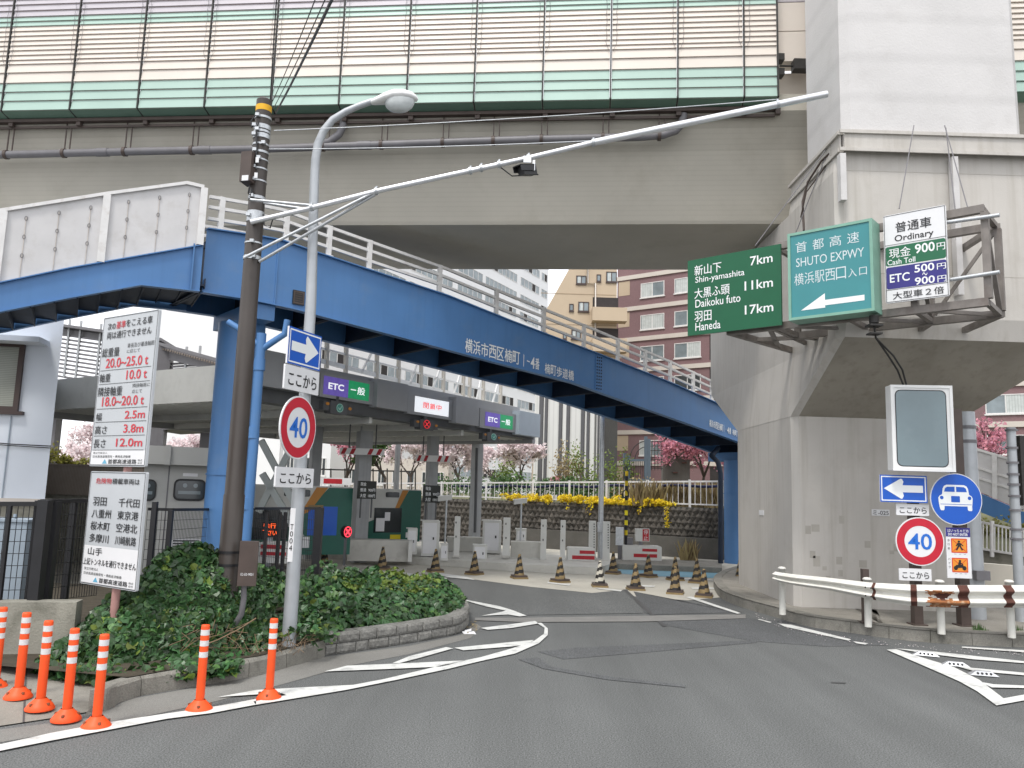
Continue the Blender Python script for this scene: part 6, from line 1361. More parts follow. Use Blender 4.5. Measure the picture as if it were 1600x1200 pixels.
# ---------------------------------------------------------------- plants and trees
def bush(label, name, cat, base, rad, m, n_, size, rg, group=None, shape=None, droop=0, stems=6, up=.3):
    t = thing(name, label, cat, base, group); vs, fs = [], []
    blobs = [(base + V(rg.uniform(-.6, .6) * rad[0], rg.uniform(-.6, .6) * rad[1], rg.uniform(.35, .8) * rad[2]), rg.uniform(.25, .5)) for _ in range(9)]
    for k in range(n_):
        c, s_ = rg.choice(blobs); d_ = rdir(rg) * (rg.random() ** .4) * s_; p = c + V(d_.x * rad[0], d_.y * rad[1], d_.z * rad[2])
        if p.z < base.z - droop: continue
        leaf(vs, fs, p, rdir(rg) + V(0, -.3, .5), rdir(rg) + V(0, 0, up), size * rg.uniform(.6, 1.3), shape)
    mb = MB(); mb.v, mb.f, mb.mi, mb.sm = vs, fs, [0] * len(fs), [False] * len(fs); mb.build('foliage', m, t)
    mb = MB()
    for k in range(stems): c, _ = rg.choice(blobs); mb.tube([base + V(rg.uniform(-.1, .1), 0, -.03), base.lerp(c, .5) + rdir(rg) * .08, c], .014, 5)
    mb.build('stems', 'twig', t); return t
def tree(label, name, base, H_, spread, leafm, n_leaf, lsize, rg, group=None, trunk=.15, lean=V(0, 0, 0), depth=5, fill=1.0, r0=.1):
    t = thing(name, label, 'tree', base, group); mb = MB(); tips = []
    def grow(p, d, L_, r_, k):
        q = p + d * L_; m_ = p.lerp(q, .5) + rdir(rg) * L_ * .08; mb.tube([p, m_, q], [r_, r_ * .82, r_ * .62], 7, cap=False)
        if k <= 3: tips.extend([(m_, L_), (q, L_)])
        if k == 0: return
        for _ in range(3 if k > 1 else 2):
            nd = (d + rdir(rg) * spread + V(0, 0, .12)).normalized(); grow(q, nd, L_ * rg.uniform(.62, .82), r_ * .6, k - 1)
    grow(base - V(0, 0, .1), (V(0, 0, 1) + lean).normalized(), H_ * trunk, r0, depth); mb.build('trunk', 'bark', t)
    vs, fs = [], []
    for _ in range(n_leaf):
        p, L_ = rg.choice(tips); leaf(vs, fs, p + rdir(rg) * L_ * rg.random() * fill, rdir(rg), rdir(rg), lsize * rg.uniform(.5, 1.3))
    m2 = MB(); m2.v, m2.f, m2.mi, m2.sm = vs, fs, [0] * len(fs), [False] * len(fs); m2.build('crown', leafm, t); return t
rg = random.Random(21)
g_ = 'cherry trees in blossom beyond the toll gate'
def tb(x, d): p = at(x, 780, d); return V(p.x, p.y, TZ)
tree('white cherry tree in full blossom before the striped building, past the last canopy column', 'cherry_tree', tb(812, 42), 7.2, .75, 'blossom_white', 7500, .19, rg, g_)
tree('white cherry tree in bloom seen between the last two canopy columns', 'cherry_tree', tb(715, 46), 7.5, .75, 'blossom_white', 7000, .2, rg, g_)
tree('white cherry tree in bloom between the two price boards', 'cherry_tree', tb(640, 48), 7.8, .75, 'blossom_white', 7000, .2, rg, g_)
tree('white cherry tree in bloom behind the last canopy column', 'cherry_tree', tb(770, 52), 7.5, .75, 'blossom_white', 6500, .2, rg, g_)
tree('dark green tree between cherry blossoms under the canopy', 'green_tree', tb(600, 40), 6.5, .7, 'leaf_mid', 3600, .16, rg)
tree('pink flowering tree seen above the banner railing', 'plum_tree', tb(540, 40), 6.5, .6, 'blossom_pink', 3200, .13, rg, 'pink flowering trees')
tree('large pink flowering tree beside the far blue bridge column', 'plum_tree', tb(1100, 37), 9.5, .75, 'blossom_pink', 11000, .14, rg, 'pink flowering trees')
tree('smaller pink flowering tree before the pegged concrete slab', 'plum_tree', tb(1060, 38), 6.2, .7, 'blossom_pink', 2200, .11, rg, 'pink flowering trees', fill=.7)
tree('small pink blossoming tree between the pier and the blue stair', 'plum_tree', V(17.6, 29.5, 1.8), 7.0, .55, 'blossom_pink', 1800, .13, rg, 'pink flowering trees')
tree('small pale pink cherry behind the picket fence before the striped building', 'cherry_tree', tb(866, 37), 2.4, .6, 'blossom_pink', 700, .1, rg, g_, r0=.06)
for x, d, H_, m, lb_ in ((795, 36, 1.9, 'leaf_light', 'pale green shrub behind the fence before the full cherry tree'), (915, 34, 2.2, 'leaf_light', 'pale green bush behind the fence between the mast and the striped building'), (968, 34, 2.3, 'leaf_light', 'pale green bush behind the fence between the mast and the barred gate'), (890, 35, 2.3, 'leaf_dry', 'thin bare brown shrub before the striped building')):
    bush(lb_, 'shrub', 'shrub', tb(x, d), (1.0, .6, H_), m, 900, .11, rg, 'shrubs behind the picket fence', stems=18)
for k, (x, d, m, lb_) in enumerate(((770, 34, 'leaf_mid', 'green undergrowth mass behind the fence at the last canopy column'), (850, 33, 'leaf_mid', 'green undergrowth mass behind the fence before the striped building'), (930, 32.3, 'leaf_mid', 'green undergrowth mass behind the fence at the mast'), (700, 36, 'leaf_mid', 'green undergrowth mass behind the fence under the canopy'), (1000, 31.6, 'leaf_dry', 'mixed dry undergrowth behind the fence by the striped pole'))):
    bush(lb_, 'undergrowth', 'undergrowth', tb(x, d), (1.9, .5, 1.0), m, 1300, .12, rg, 'undergrowth behind the picket fence', stems=0)['kind'] = 'stuff'
vs, fs = [], []
for k in range(1500): p = at(rg.uniform(990, 1130), 780, rg.uniform(29.8, 31.5)); a = rdir(rg) * .5; a.z = 1; leaf(vs, fs, V(p.x, p.y, TZ), V(rg.uniform(-1, 1), -1, 0), a, rg.uniform(.5, 1.05), 'blade')
mb = MB(); mb.v, mb.f, mb.mi, mb.sm = vs, fs, [0] * len(fs), [False] * len(fs); tag(mb.build('dry_reeds', 'leaf_dry', loc=tb(1060, 28)), 'tall dry straw-coloured grass behind the fence near the blue column', 'grass')['kind'] = 'stuff'
# forsythia sprays along the wall top
t = thing('forsythia', 'bright yellow flowering forsythia spilling over the stone wall top', 'bush', WP.hit(920, 790)); vs, fs = [], []; mb = MB()
for k in range(210):
    x = rg.choice((rg.uniform(775, 1048), rg.gauss(830, 20), rg.gauss(915, 25), rg.gauss(985, 30), rg.gauss(1015, 14)));
    if x > 1050 or x < 740: continue
    p = WP.off(-.2).hit(x, 786); p = V(p.x, p.y, TZ + rg.uniform(-.05, .1)); d_ = V(rg.uniform(-1, 1), -1, rg.uniform(-.1, .6)).normalized(); L_ = rg.uniform(.25, .6); hang_ = rg.random() < .05; q = p + d_ * L_ * .6 + V(0, 0, .12); r_ = q + V(d_.x * .25, -.12, -(L_ * (1.1 if hang_ else .15))); mb.tube([p, q, r_], .006, 4, cap=False)
    for j in range(46): u = rg.random(); c = (p.lerp(q, u) if rg.random() < .5 else q.lerp(r_, u)) + rdir(rg) * .05; leaf(vs, fs, c, rdir(rg) + V(0, -.5, .3), rdir(rg), .075 * rg.uniform(.6, 1.3))
p = WP.off(.06).hit(1042, 790)
for j in range(110): u = rg.random(); leaf(vs, fs, V(p.x + rg.gauss(0, .05), p.y, TZ - u * .75), rdir(rg) + V(0, -.6, 0), rdir(rg), .07 * rg.uniform(.6, 1.2))
mb.build('twigs', 'twig', t); mb = MB(); mb.v, mb.f, mb.mi, mb.sm = vs, fs, [0] * len(fs), [False] * len(fs); mb.build('flowers', 'flower_yellow', t)
vs, fs = [], []; p = gnd(1078, 884); 
for k in range(60): a = rdir(rg) * .6; a.z = 1; leaf(vs, fs, p + V(rg.gauss(0, .12), .1, .15), V(rg.uniform(-1, 1), -1, .2), a, rg.uniform(.3, .75), 'blade')
mb = MB(); mb.v, mb.f, mb.mi, mb.sm = vs, fs, [0] * len(fs), [False] * len(fs); tag(mb.build('weed', 'leaf_dry', loc=p), 'dry weed tuft at the foot of the concrete toe below the stone wall', 'plant', 'weeds in the gutter')

# ---------------------------------------------------------------- buildings
def windows(parent, pl, s0, s1, z0, z1, kind='sash', gl='glass_grey', fr='rail_white', off=.0, cur=None, n=2):
    """one window as a part: frame, with its panes as a sub-part; s measured along the plane from pl.a"""
    A = pl.a + pl.e * s0; B = pl.a + pl.e * s1; f = face_pts(A, B, z1, z0); mb = MB(); w_ = .07
    mb.frame(f, 0, 0, 1, 1, w_, .05 + off, .1)
    for k in range(1, n): mb.slab(f, .08, k / n - w_ / 2 / f.W, w_ / f.H, k / n + w_ / 2 / f.W, 1 - w_ / f.H, .04 + off)
    mb.slab(f, .16, -.03, 1, 1.03, 1 + .1 / f.H, .1 + off); wn = mb.build('window', fr, parent)
    mb = MB(); mb.slab(f, .02, w_ / f.W, w_ / f.H, 1 - w_ / f.W, 1 - w_ / f.H, .015 + off); mb.m = 1
    if cur: mb.slab(f, 0, w_ / f.W + cur[0] * .9, w_ / f.H, cur[1] * (1 - w_ / f.W), 1 - w_ / f.H, .02 + off)
    mb.build('pane', [gl, 'curtain'], wn); return wn
# mauve brick apartments
MA, MBp = at(964, 500, 75.0), at(1075, 500, 70.7); MP = Plane(MA, MBp); ML = (MP.hit(1900, 600) - MP.a).dot(MP.e)
zz = [MP.hit(964, y).z for y in (389, 437, 485.5, 533, 580.5, 628, 676, 724)]
ap = thing('apartment_building', 'mauve brick apartment building with cream floor bands behind the footbridge', 'building', (MA.x, MA.y, TZ))
mb = MB(); A_, B_ = MP.a, MP.a + MP.e * ML; mb.prism([V(A_.x, A_.y, TZ - .1), V(B_.x, B_.y, TZ - .1), V(B_.x, B_.y, 0) + V(0, 14, TZ - .1), V(A_.x, A_.y, 0) + V(3, 14, TZ - .1)], V(0, 0, zz[0] + 8 - TZ)); mb.build('wall', 'brick_mauve', ap)
for z in [zz[0] + 2.9] + zz: mb = MB(); mb.slab(face_pts(A_ - MP.e * .1, B_, z + .2, z - .2), .6, off=.12); mb.build('floor_band', 'band_cream', ap)
sx = [(MP.hit(x, 500) - MP.a).dot(MP.e) for x in (1001, 1038, 1054, 1095, 1112)]
per = (MP.hit(1112, 500) - MP.a).dot(MP.e) - (MP.hit(985, 500) - MP.a).dot(MP.e)
for z in zz[:7]:
    for k in range(5):
        for a, b in ((sx[0], sx[1]), (sx[2], sx[3])):
            a2, b2 = a + per * k, b + per * k
            if k and (a2 > ML - 3): continue
            c1 = rg2.random(); windows(ap, MP, a2, b2, z - 2.15, z - .75, gl=rg2.choice(('glass_grey', 'glass_grey', 'glass_dark')), cur=rg2.choice(((0, .5), (.03, .97), (.5, 1), None)))
mb = MB()
for z in zz: mb.slab(face_pts(MP.a + MP.e * .15, MP.a + MP.e * 1.35, z - .3, z - 1.7), .05, off=.02)
mb.build('balcony_recess', 'beige_wall', ap); mb = MB()
for z in zz:
    for q in (sx[4] - .2,): mb.slab(face_pts(MP.a + MP.e * q, MP.a + MP.e * (q + 1.1), z - .3, z - 2.5), .05, off=.02)
mb.build('balcony_opening', 'recess_dark', ap)
# beige apartments with the sloping roof edge
BPn = Plane(at(820, 500, 62), at(990, 500, 62)); bq = BPn.hit
be = thing('apartment_building', 'beige apartment building with a steep slanting roof edge', 'building', (bq(900, 700).x, 62, TZ))
mb = MB(); zb_ = TZ - .1; mb.prism([V(bq(838, 600).x, 62, zb_), V(bq(966, 600).x, 62, zb_), bq(964, 330), bq(940, 330), bq(855, 481), V(bq(850, 495).x, 62, bq(850, 495).z)], V(0, 9, 0)); mb.build('wall', 'beige_wall', be)
def bs(x): return (bq(x, 500) - BPn.a).dot(BPn.e)
for x0, x1, y0, y1, n_ in ((899, 915, 431, 444, 2), (931, 938, 429, 440, 1), (946, 963, 425, 441, 2), (889, 896, 475, 486, 1), (903, 920, 472, 487, 2), (899, 915, 390, 403, 2), (946, 963, 384, 400, 2), (880, 886, 520, 530, 1), (893, 908, 516, 530, 2)): windows(be, BPn, bs(x0), bs(x1), bq(x1, y1).z, bq(x1, y0).z, n=n_, fr='frame_brown', cur=(.1, .5) if n_ == 2 else None)
for y in (465, 513, 561): f = face(BPn, (926, y), (966, y), (926, y + 17), (966, y + 17)); mb = MB(); mb.slab(f, .2, off=.03); mb.build('balcony_recess', 'recess_dark', be); f = face(BPn.off(1.1), (926, y + 15), (980, y + 15), (926, y + 36), (980, y + 36)); mb = MB(); mb.slab(f, 1.1); mb.build('balcony', 'beige_wall', be)
mb = MB(); mb.tube([bq(918, 380) + V(0, -.1, 0), bq(918, 443) + V(0, -.1, 0), bq(930, 443) + V(0, -.1, 0), bq(930, 640) + V(0, -.1, 0)], .07, 8); mb.build('downpipe', 'band_cream', be)
mb = MB()
for y in (460, 508, 556): f = face(BPn, (845, y), (962, y - 2), (845, y + 1), (962, y - 1)); mb.slab(f, .05, off=.02)
mb.build('joint', mat('beige_joint', (.33, .25, .17), .7, .1), be)
# white office block, long rows of windows
OA, OB = V(-24.5, 85, 0), V(6.2, 144.5, 0); OP = Plane(OA, OB); of = thing('office_building', 'large white office block with rows of strip windows behind the toll gate', 'building', (OA.x, OA.y, TZ)); OL = OP.len
mb = MB(); mb.prism([V(OA.x, OA.y, TZ - .1), V(OB.x, OB.y, TZ - .1), V(OB.x, OB.y, TZ - .1) + V(-18, 9, 0), V(OA.x, OA.y, TZ - .1) + V(-18, 9, 0)], V(0, 0, 44)); mb.build('wall', 'office_white', of)
zr = OP.hit(800, 628).z % 3.05
for k in range(14):
    z = zr + 3.05 * k
    if z < TZ + 1: continue
    s = 1.5; j = 0
    while s < OL - 3:
        ln = 11.0 if j % 2 == 0 else 7.5; e = min(s + ln, OL - .6); A, B = OP.a + OP.e * s, OP.a + OP.e * e; f = face_pts(A, B, z + .75, z - .75); mb = MB(); n_ = max(2, int((e - s) / 1.3)); mb.frame(f, 0, 0, 1, 1, .08, .06, .1)
        for i in range(1, n_): mb.slab(f, .06, i / n_ - .05 / f.W, .06, i / n_ + .05 / f.W, .94, .05)
        wn = mb.build('window', 'rail_white', of); mb = MB(); mb.slab(f, .02, .005, .05, .995, .95, .012); mb.m = 1
        for i in range(n_):
            if rg2.random() < .22: mb.slab(f, 0, (i + .08) / n_, .06, (i + .92) / n_, .94, .02)
        mb.build('pane', ['glass_grey', 'recess_dark'], wn); s = e + (1.4 if j % 2 == 0 else .9); j += 1
# ribbed grey hall
sb = thing('ribbed_building', 'pale ribbed metal building with dark vertical stripes behind the fence', 'building', at(900, 760, 45)); S0_, S1_ = at(834, 700, 49), at(936, 700, 44.5); S2_ = at(964, 700, 47.5); zt_ = at(900, 600, 45).z + 1.2
mb = MB(); f = face_pts(S0_, S1_, zt_, TZ - .1); mb.slab(f, .3); mb.build('front_wall', 'ribbed_pale', sb); SPl = Plane(S0_, S1_)
for x0, x1 in ((842, 848), (851, 855), (873, 878), (885, 890), (908, 913), (917, 921), (934, 936)):
    a, b = (SPl.hit(x0, 700) - SPl.a).dot(SPl.e), (SPl.hit(x1, 700) - SPl.a).dot(SPl.e); mb = MB(); mb.slab(face_pts(SPl.a + SPl.e * a, SPl.a + SPl.e * b, zt_, TZ - .1), .1, off=.06); mb.build('dark_stripe', 'stripe_grey', sb)
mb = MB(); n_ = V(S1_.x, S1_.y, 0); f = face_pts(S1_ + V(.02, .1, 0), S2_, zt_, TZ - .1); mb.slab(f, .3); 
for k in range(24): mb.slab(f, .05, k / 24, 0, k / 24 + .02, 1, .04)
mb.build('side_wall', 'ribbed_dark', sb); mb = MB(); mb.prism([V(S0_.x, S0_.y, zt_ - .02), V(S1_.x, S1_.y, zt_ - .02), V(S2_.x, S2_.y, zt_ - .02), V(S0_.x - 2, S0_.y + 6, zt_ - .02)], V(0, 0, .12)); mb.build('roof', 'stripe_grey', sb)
# pegged concrete slab and steel lattice frame behind the fence
PP = Plane(at(1036, 700, 36), at(1078, 700, 36)); f = face(PP, (1036, 643), (1078, 648), (1036, 775), (1078, 775)); t = thing('climbing_wall', 'weathered grey concrete slab with small red pegs behind the fence', 'slab', f.p(.5, 1)); mb = MB(); mb.slab(f, .4); mb.build('slab', mat('slab_grey', (.13, .12, .11), .9, .2, 1.5, streak=.5), t)
mb = MB()
for x, y in ((.15, .1), (.7, .12), (.15, .3), (.75, .34), (.5, .5), (.15, .62), (.78, .6), (.45, .72)): p = f.p(x, y); mb.obox(p + f.n * .06, V(.1, 0, 0), f.n * .05, V(0, 0, .03))
mb.builds('peg', mat('peg_red', (.11, .05, .04), .6, .2), t)
t = thing('steel_frame', 'blue grey steel post frame with barred panel behind the fence', 'frame', at(995, 775, 34)); q = lambda x, y: at(x, y, 34)
for x, y0 in ((976, 708), (982, 712), (1009, 682), (1014, 686)): mb = MB(); mb.bar(q(x, 785), q(x, y0), .13, .13, up=(1, 0, 0)); mb.build('post', mat('frame_blue', (.1, .13, .16), .5, .1) if 'frame_blue' not in MATS else 'frame_blue', t)
mb = MB()
for y in (719, 750): mb.bar(q(976, y), q(1012, y), .1, .1)
mb.build('cross_bar', 'frame_blue', t); mb = MB()
for k in range(9): mb.bar(q(984 + 2.8 * k, 750), q(984 + 2.8 * k, 720), .02, .02, up=(1, 0, 0))
for k in range(7): mb.bar(q(1015, 690 + 7 * k), q(1036, 690 + 7 * k), .025, .025)
for k in range(4): mb.bar(q(1018 + 5 * k, 690), q(1018 + 5 * k, 735), .025, .025, up=(1, 0, 0))
for r_ in (18, 26): mb.tube([q(1010 - r_ * math.cos(R(a)), 718 - r_ * math.sin(R(a)) * 1.1) for a in range(0, 95, 15)], .02, 5)
mb.build('bars', 'dark_steel', t)

# ---------------------------------------------------------------- left background
HP = Plane(at(-120, 600, 15.2), at(90, 600, 15.6)); f = face(HP, (-120, 380), (100, 480), (-120, 790), (72, 784)); f.O.z = max(f.O.z, HP.hit(97, 440).z); f.H = f.O.z - HP.hit(80, 782).z
hs_ = thing('house', 'pale blue white rendered house with a brown framed louvred window', 'house', f.p(.5, 1)); bk_ = ray(60, 600); bk_ = V(bk_.x, bk_.y, 0).normalized() * 7; mb = MB(); mb.prism([f.p(0, 0), f.p(1, 0), f.p(1, 1), f.p(0, 1)], bk_); mb.build('wall', 'house_white', hs_)
fw = face(HP.off(.04), (-60, 533), (38, 534), (-60, 640), (30, 642)); mb = MB(); mb.frame(fw, 0, 0, 1, 1, .09, .03, .08); mb.slab(fw, .12, -.02, 1, 1.1, 1.05, .06); wn = mb.build('window', 'frame_brown', hs_); mb = MB(); mb.slab(fw, .02, .03, .04, .96, .96, .0); mb.build('pane', 'blind', wn)
mb = MB(); fe_ = face(HP.off(.5), (-60, 522), (62, 523), (-60, 531), (60, 531)); mb.slab(fe_, .5); mb.build('window_hood', 'house_white', hs_)
mb = MB(); p = HP.off(.02).hit(28, 560); mb.bar(V(p.x, p.y, f.p(0, 1).z), V(p.x, p.y, HP.hit(28, 650).z), .012, .02, up=(1, 0, 0)); mb.build('wall_joint', 'cabinet_grey', hs_)
mb = MB(); f3 = face(HP.off(.06), (-120, 777), (76, 778), (-120, 786), (74, 786)); mb.slab(f3, .3); mb.build('base_sill', 'band_cream', hs_)
mb = MB(); f4 = face_pts(f.p(0, 1) , f.p(1, 1), f.p(0, 1).z + .02, 0.0); mb.prism([f4.p(0, 0, -.08), f4.p(1, 0, -.08), f4.p(1, 1, -.08), f4.p(0, 1, -.08)], bk_ * .97); mb.build('plinth', 'old_concrete', hs_)
mb = MB(); mb.tube([HP.off(.1).hit(-60, 688), HP.off(.1).hit(20, 694), HP.off(.1).hit(79, 697)], .012, 6); mb.tube([HP.off(.1).hit(-60, 691), HP.off(.1).hit(30, 697), HP.off(.1).hit(79, 700)], .01, 6); mb.build('wall_cable', 'black_plastic', hs_)
# elevated covered walkway
wk = thing('covered_walkway', 'cream panelled elevated walkway with tin roof and louvred sides', 'walkway', at(245, 760, 33)); W1 = plane_px((60, 600), 36, (246, 610), 33.0); W2 = plane_px((246, 618), 33.0, (420, 590), 29.5)
f = face(W1, (60, 583), (246, 614), (60, 622), (246, 660)); mb = MB(); mb.slab(f, .2)
mb.build('parapet', 'walk_cream', wk); mb = MB()
for k in range(1, 6): mb.slab(f, .02, k / 6 - .004, 0, k / 6 + .004, 1, .004)
f_2 = face(W2, (246, 619), (420, 588), (246, 664), (420, 655)); m2 = MB(); m2.slab(f_2, .2); m2.build('parapet', 'walk_cream', wk)
for k in range(1, 6): mb.slab(f_2, .02, k / 6 - .004, 0, k / 6 + .004, 1, .004)
mb.build('panel_joint', 'pipe_grey', wk)
for W_, (a, b) in ((W1, (60, 246)), (W2, (250, 420))):
    mb = MB(); e = W_.off(-.05)
    y_t = ([(60, 520), (246, 545)], [(60, 583), (246, 612)]) if W_ is W1 else ([(246, 570), (420, 560)], [(246, 618), (420, 588)])
    for k in range(11):
        u = k / 10; za = lerp(e.hit(a, interp(y_t[0], a)).z, e.hit(a, interp(y_t[1], a)).z, u); zc = lerp(e.hit(b, interp(y_t[0], b)).z, e.hit(b, interp(y_t[1], b)).z, u); pa, pb_ = e.hit(a, 600), e.hit(b, 600); mb.bar(V(pa.x, pa.y, za), V(pb_.x, pb_.y, zc), .03, .09)
    mb.build('louvre', 'pipe_grey', wk); mb = MB()
    for x in ((100, 118, 150, 190) if W_ is W1 else (288, 309, 350)): p = e.off(.05).hit(x, 590); mb.bar(V(p.x, p.y, e.hit(x, interp(y_t[1], x)).z), V(p.x, p.y, e.hit(x, interp(y_t[0], x) - 25).z), .08, .08, up=(1, 0, 0))
    mb.builds('mullion', 'galv', wk)
p = at(249, 650, 32.8); mb = MB(); mb  .box((p.x, p.y, 0), .6, .6, at(249, 540, 32.8).z, .2); mb.build('pillar', 'pipe_grey', wk)
p = at(310, 650, 32); mb = MB(); mb.box((p.x - .1, p.y + 1.5, 0), .5, .5, W2.hit(310, 660).z); mb.build('pillar', 'pipe_grey', wk)
p = at(87, 650, 36); mb = MB(); mb.box((p.x - .4, p.y + .6, 0), .5, .5, W1.hit(87, 630).z); mb.build('pillar', 'pipe_grey', wk)
mb = MB(); W3 = W2.off(.35)
a, b = W3.hit(244, 532), W3.hit(430, 583); n_ = 46
for k in range(n_): u, v = k / n_, (k + .55) / n_; p, q_ = a.lerp(b, u), a.lerp(b, v); mb.obox((p + q_) / 2 + V(-.4, 1.3, .05 * 0), (q_ - p) / 2, V(-.5, 1.3, 0.3), V(0, 0, .03))
mb.build('tin_roof', 'roof_tin', wk); mb = MB(); mb.bar(a - V(0, 0, .1), b - V(0, 0, .1), .06, .12); a2, b2 = W2.hit(246, 548), W2.hit(425, 590); mb.bar(a2, b2 , .2, .5); mb.builds('roof_beam', 'pipe_grey', wk)
mb = MB(); a, b = W1.hit(60, 512), W1.hit(250, 540); mb.obox((a + b) / 2 + V(0, 1.2, .2), (b - a) / 2, V(-.2, 1.6, 0), V(0, 0, .06)); mb.bar(a + V(0, .2, 0), b + V(0, .2, 0), .15, .3); mb.build('flat_roof', 'pipe_grey', wk)
a, b = W1.hit(60, 628), W1.hit(246, 664); mb = MB(); mb.obox((a + b) / 2 + V(0, 1.2, -.02), (b - a) / 2, V(-.1, 1.2, 0), V(0, 0, .1)); a, b = W2.hit(246, 668), W2.hit(420, 658); mb.obox((a + b) / 2 + V(-.1, 1.2, 0), (b - a) / 2, V(.1, 1.2, 0), V(0, 0, .12)); mb.build('deck', 'pipe_grey', wk)
# control hut
HU = plane_px((222, 800), 17.3, (345, 800), 17.9); f = face(HU, (222, 716), (345, 728), (215, 905), (338, 905)); hz = .0; f.H = f.O.z - hz
hu = thing('control_hut', 'grey steel control hut with rounded dark windows behind the fence', 'hut', f.p(.5, 1)); mb = MB(); mb.slab(f, 2.6); mb.build('wall', 'hut_grey', hu)
fr_ = face(HU.off(.3), (210, 696), (352, 700), (210, 724), (352, 729)); mb = MB(); mb.slab(fr_, 3.2, off=.0, r=.0); mb.build('roof', 'hut_grey', hu); mb = MB(); mb.slab(fr_, .12, .33, -.06, .39, 1.02, .06); mb.build('roof_clip', 'hut_grey', hu)
for x0, x1 in ((206, 244), (271, 321)):
    fq = face(HU.off(.03), (x0, 748), (x1, 749), (x0, 782), (x1, 783)); mb = MB(); mb.slab(fq, .04, r=.12); wn = mb.build('window', 'black_plastic', hu); mb = MB(); mb.slab(fq, 0, .06, .09, .94, .91, .005, .09); mb.m = 1; mb.ell(fq, .35, .3, .07, .1, .008); mb.ell(fq, .68, .3, .07, .1, .008); mb.slab(fq, 0, .15, .55, .85, .7, .008); mb.build('pane', ['glass_dark', 'glass_grey'], wn)
fq = face(HU.off(.02), (267, 842), (313, 842), (266, 882), (311, 882)); mb = MB(); mb.slab(fq, .03); mb.build('vent_frame', 'sign_white', hu); mb = MB()
for k in range(9): mb.slab(fq, 0, .05, .05 + .105 * k, .95, .05 + .105 * k + .055, .004)
mb.build('vent_slats', 'dark_steel', hu)
fq = face(HU.off(.01), (286, 739), (309, 740), (286, 744), (309, 745)); mb = MB(); mb.slab(fq, .015); mb.build('name_plate', 'sign_white', hu); mb = MB(); fq = face(HU.off(.01), (257, 728), (259, 728), (256, 900), (258, 900)); mb.slab(fq, .02); mb.build('wall_seam', 'pipe_grey', hu)
# wooden screen, trees on the left
WS = plane_px((60, 750), 21.0, (250, 760), 20.0); f = face(WS, (60, 728), (250, 728), (60, 772), (250, 775)); mb = MB(); mb.slab(f, .1); t = thing('wooden_screen', 'grey brown timber screen below the cherry blossom beside the house', 'fence', f.p(.5, 1)); mb.build('boards', 'wood_grey', t); mb = MB(); mb.slab(f, .14, 0, -.04, 1, .02, .02); mb.slab(f, .14, 0, .95, 1, 1.03, .02); mb.build('rail', 'wood_grey', t); mb = MB(); fb4 = face_pts(f.p(0, 1), f.p(1, 1), f.p(0, 1).z - .01, 0); mb.slab(fb4, .4); mb.build('footing', 'old_concrete', t)
def lb2(x, d): p = at(x, 780, d); return V(p.x, p.y, 0)
tree('white cherry tree in bloom under the covered walkway', 'cherry_tree', lb2(132, 46), 11, .8, 'blossom_white', 7000, .2, rg, 'cherry trees in blossom beyond the toll gate')
tree('yellow green tree beside the corner of the pale house', 'green_tree', lb2(84, 30), 7.0, .5, 'leaf_olive', 2600, .13, rg, r0=.1)
tree('white cherry tree behind the control hut roof', 'cherry_tree', lb2(300, 48), 11.0, .8, 'blossom_white', 6000, .2, rg, 'cherry trees in blossom beyond the toll gate')
# steel bracing by the left canopy columns, street stair
t = thing('cross_brace', 'pale grey crossed steel braces beside the blue-sheeted booth', 'steel frame', at(425, 850, 19.4)); q = lambda x, y: at(x, y, 19.4)
for a, b in (((408, 688), (462, 790)), ((404, 800), (455, 700)), ((410, 740), (470, 840))): mb = MB(); mb.bar(q(*a), q(*b), .15, .12, up=(0, -1, 0)); mb.build('brace', mat('brace_green', (.42, .45, .44), .5, .1) if 'brace_green' not in MATS else 'brace_green', t)
# distant low buildings seen beneath the canopy
for lb_, x0, x1, y0, d, m, n_ in (('plain white low building behind the cross braces under the canopy', 440, 515, 690, 62, 'office_white', 3), ('wide pale building far behind the booths under the canopy', 515, 700, 716, 78, 'band_cream', 8)):
    pl = Plane(at(x0, 740, d), at(x1, 740, d)); f = face(pl, (x0, y0), (x1, y0), (x0, 790), (x1, 790)); f.H = f.O.z - TZ + .1; t = thing('low_building', lb_, 'building', f.p(.5, 1)); mb = MB(); mb.slab(f, 8); mb.build('wall', m, t)
    for k in range(n_): s = f.W * (k + .25) / n_; windows(t, pl, s, s + f.W / n_ * .5, f.O.z - 2.6, f.O.z - 1.2, gl='glass_dark')
t = thing('banner_rail', 'dark railing with a red and white banner behind the blue-sheeted booth', 'railing', at(560, 760, 34)); q = lambda x, y: at(x, y, 34); mb = MB()
for x in range(495, 650, 22): mb.bar(q(x, 785), q(x, 732), .05, .05, up=(1, 0, 0))
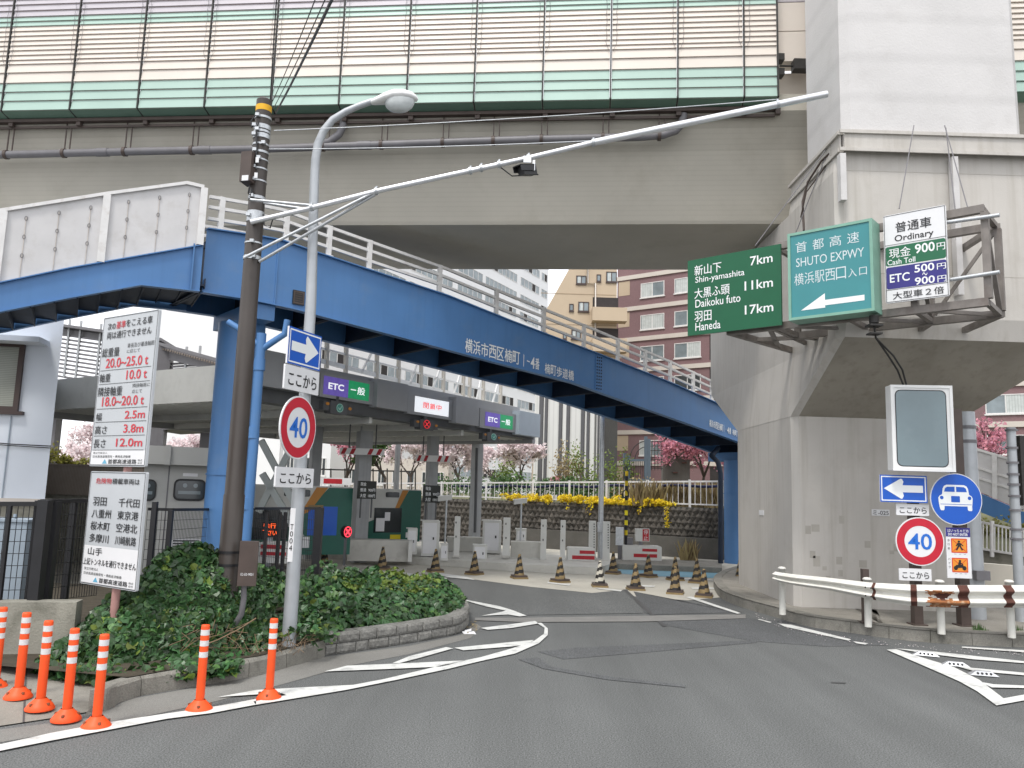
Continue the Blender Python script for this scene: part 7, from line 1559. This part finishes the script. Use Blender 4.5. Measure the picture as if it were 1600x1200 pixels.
mb.bar(q(490, 733), q(650, 737), .06, .06); mb.build('railing', 'dark_steel', t); mb = MB(); f = face(Plane(q(495, 750) + V(0, -.06, 0), q(548, 750) + V(0, -.06, 0)), (495, 746), (548, 747), (495, 757), (548, 758)); mb.slab(f, .02); mb.m = 1; mb.slab(f, 0, .2, .15, .75, .85, .004); mb.build('banner', ['sign_white', 'stripe_red'], t)
# fence and bank beside the right stair
t = thing('picket_fence', 'short white picket fence under the far blue stair', 'fence', at(1560, 860, 20)); PQ = plane_px((1500, 820), 20.5, (1640, 850), 19.0); mb = MB()
for k in range(24): x = 1500 + 6 * k; mb.bar(PQ.hit(x, 852 + (x - 1500) * .16), PQ.hit(x, 808 + (x - 1500) * .22), .025, .025, up=(1, 0, 0))
mb.build('pickets', 'rail_white', t)
for o_, sl2 in ((808, .22), (852, .16)): mb = MB(); mb.bar(PQ.hit(1498, o_), PQ.hit(1642, o_ + 142 * sl2), .05, .05); mb.build('rail', 'rail_white', t)
for x in (1550, 1600): mb = MB(); mb.bar(PQ.hit(x, 870), PQ.hit(x, 803 + (x - 1500) * .22), .07, .07, up=(1, 0, 0)); mb.build('post', 'rail_white', t)
f = face(PQ.off(-.1), (1490, 850), (1680, 880), (1490, 905), (1680, 905)); f.H = f.O.z - .1; mb = MB(); mb.slab(f, .3); tag(mb.build('bank_wall', 'old_concrete', loc=f.p(0, 1)), 'dark stained low wall under the short picket fence', 'retaining wall')
f = face(PQ.off(.9), (1500, 884), (1700, 886), (1500, 905), (1700, 905)); f.H = f.O.z - .15; mb = MB(); mb.slab(f, .25); tag(mb.build('bank_wall', 'walk_cream', loc=f.p(0, 1)), 'pale low wall at the foot of the thick grey pole', 'retaining wall')
mb = MB(); mb.poly([PQ.hit(1490, 850), PQ.hit(1690, 880), V(30, 26, 2.2), V(12, 30, 2.2)]); struct(mb.build('terrain', 'terrace_soil', loc=(0, 0, 0)))
for x, d, lb_ in ((1555, 22, 'brown green shrub behind the short fence under the far stair by the thick pole'), (1605, 21.5, 'brown green shrub behind the short fence at the picture edge')): p = at(x, 845, d); bush(lb_, 'shrub', 'shrub', V(p.x, p.y, p.z - .35), (1.0, .5, .85), 'leaf_olive', 800, .12, rg, 'shrubs under the far stair', stems=14)
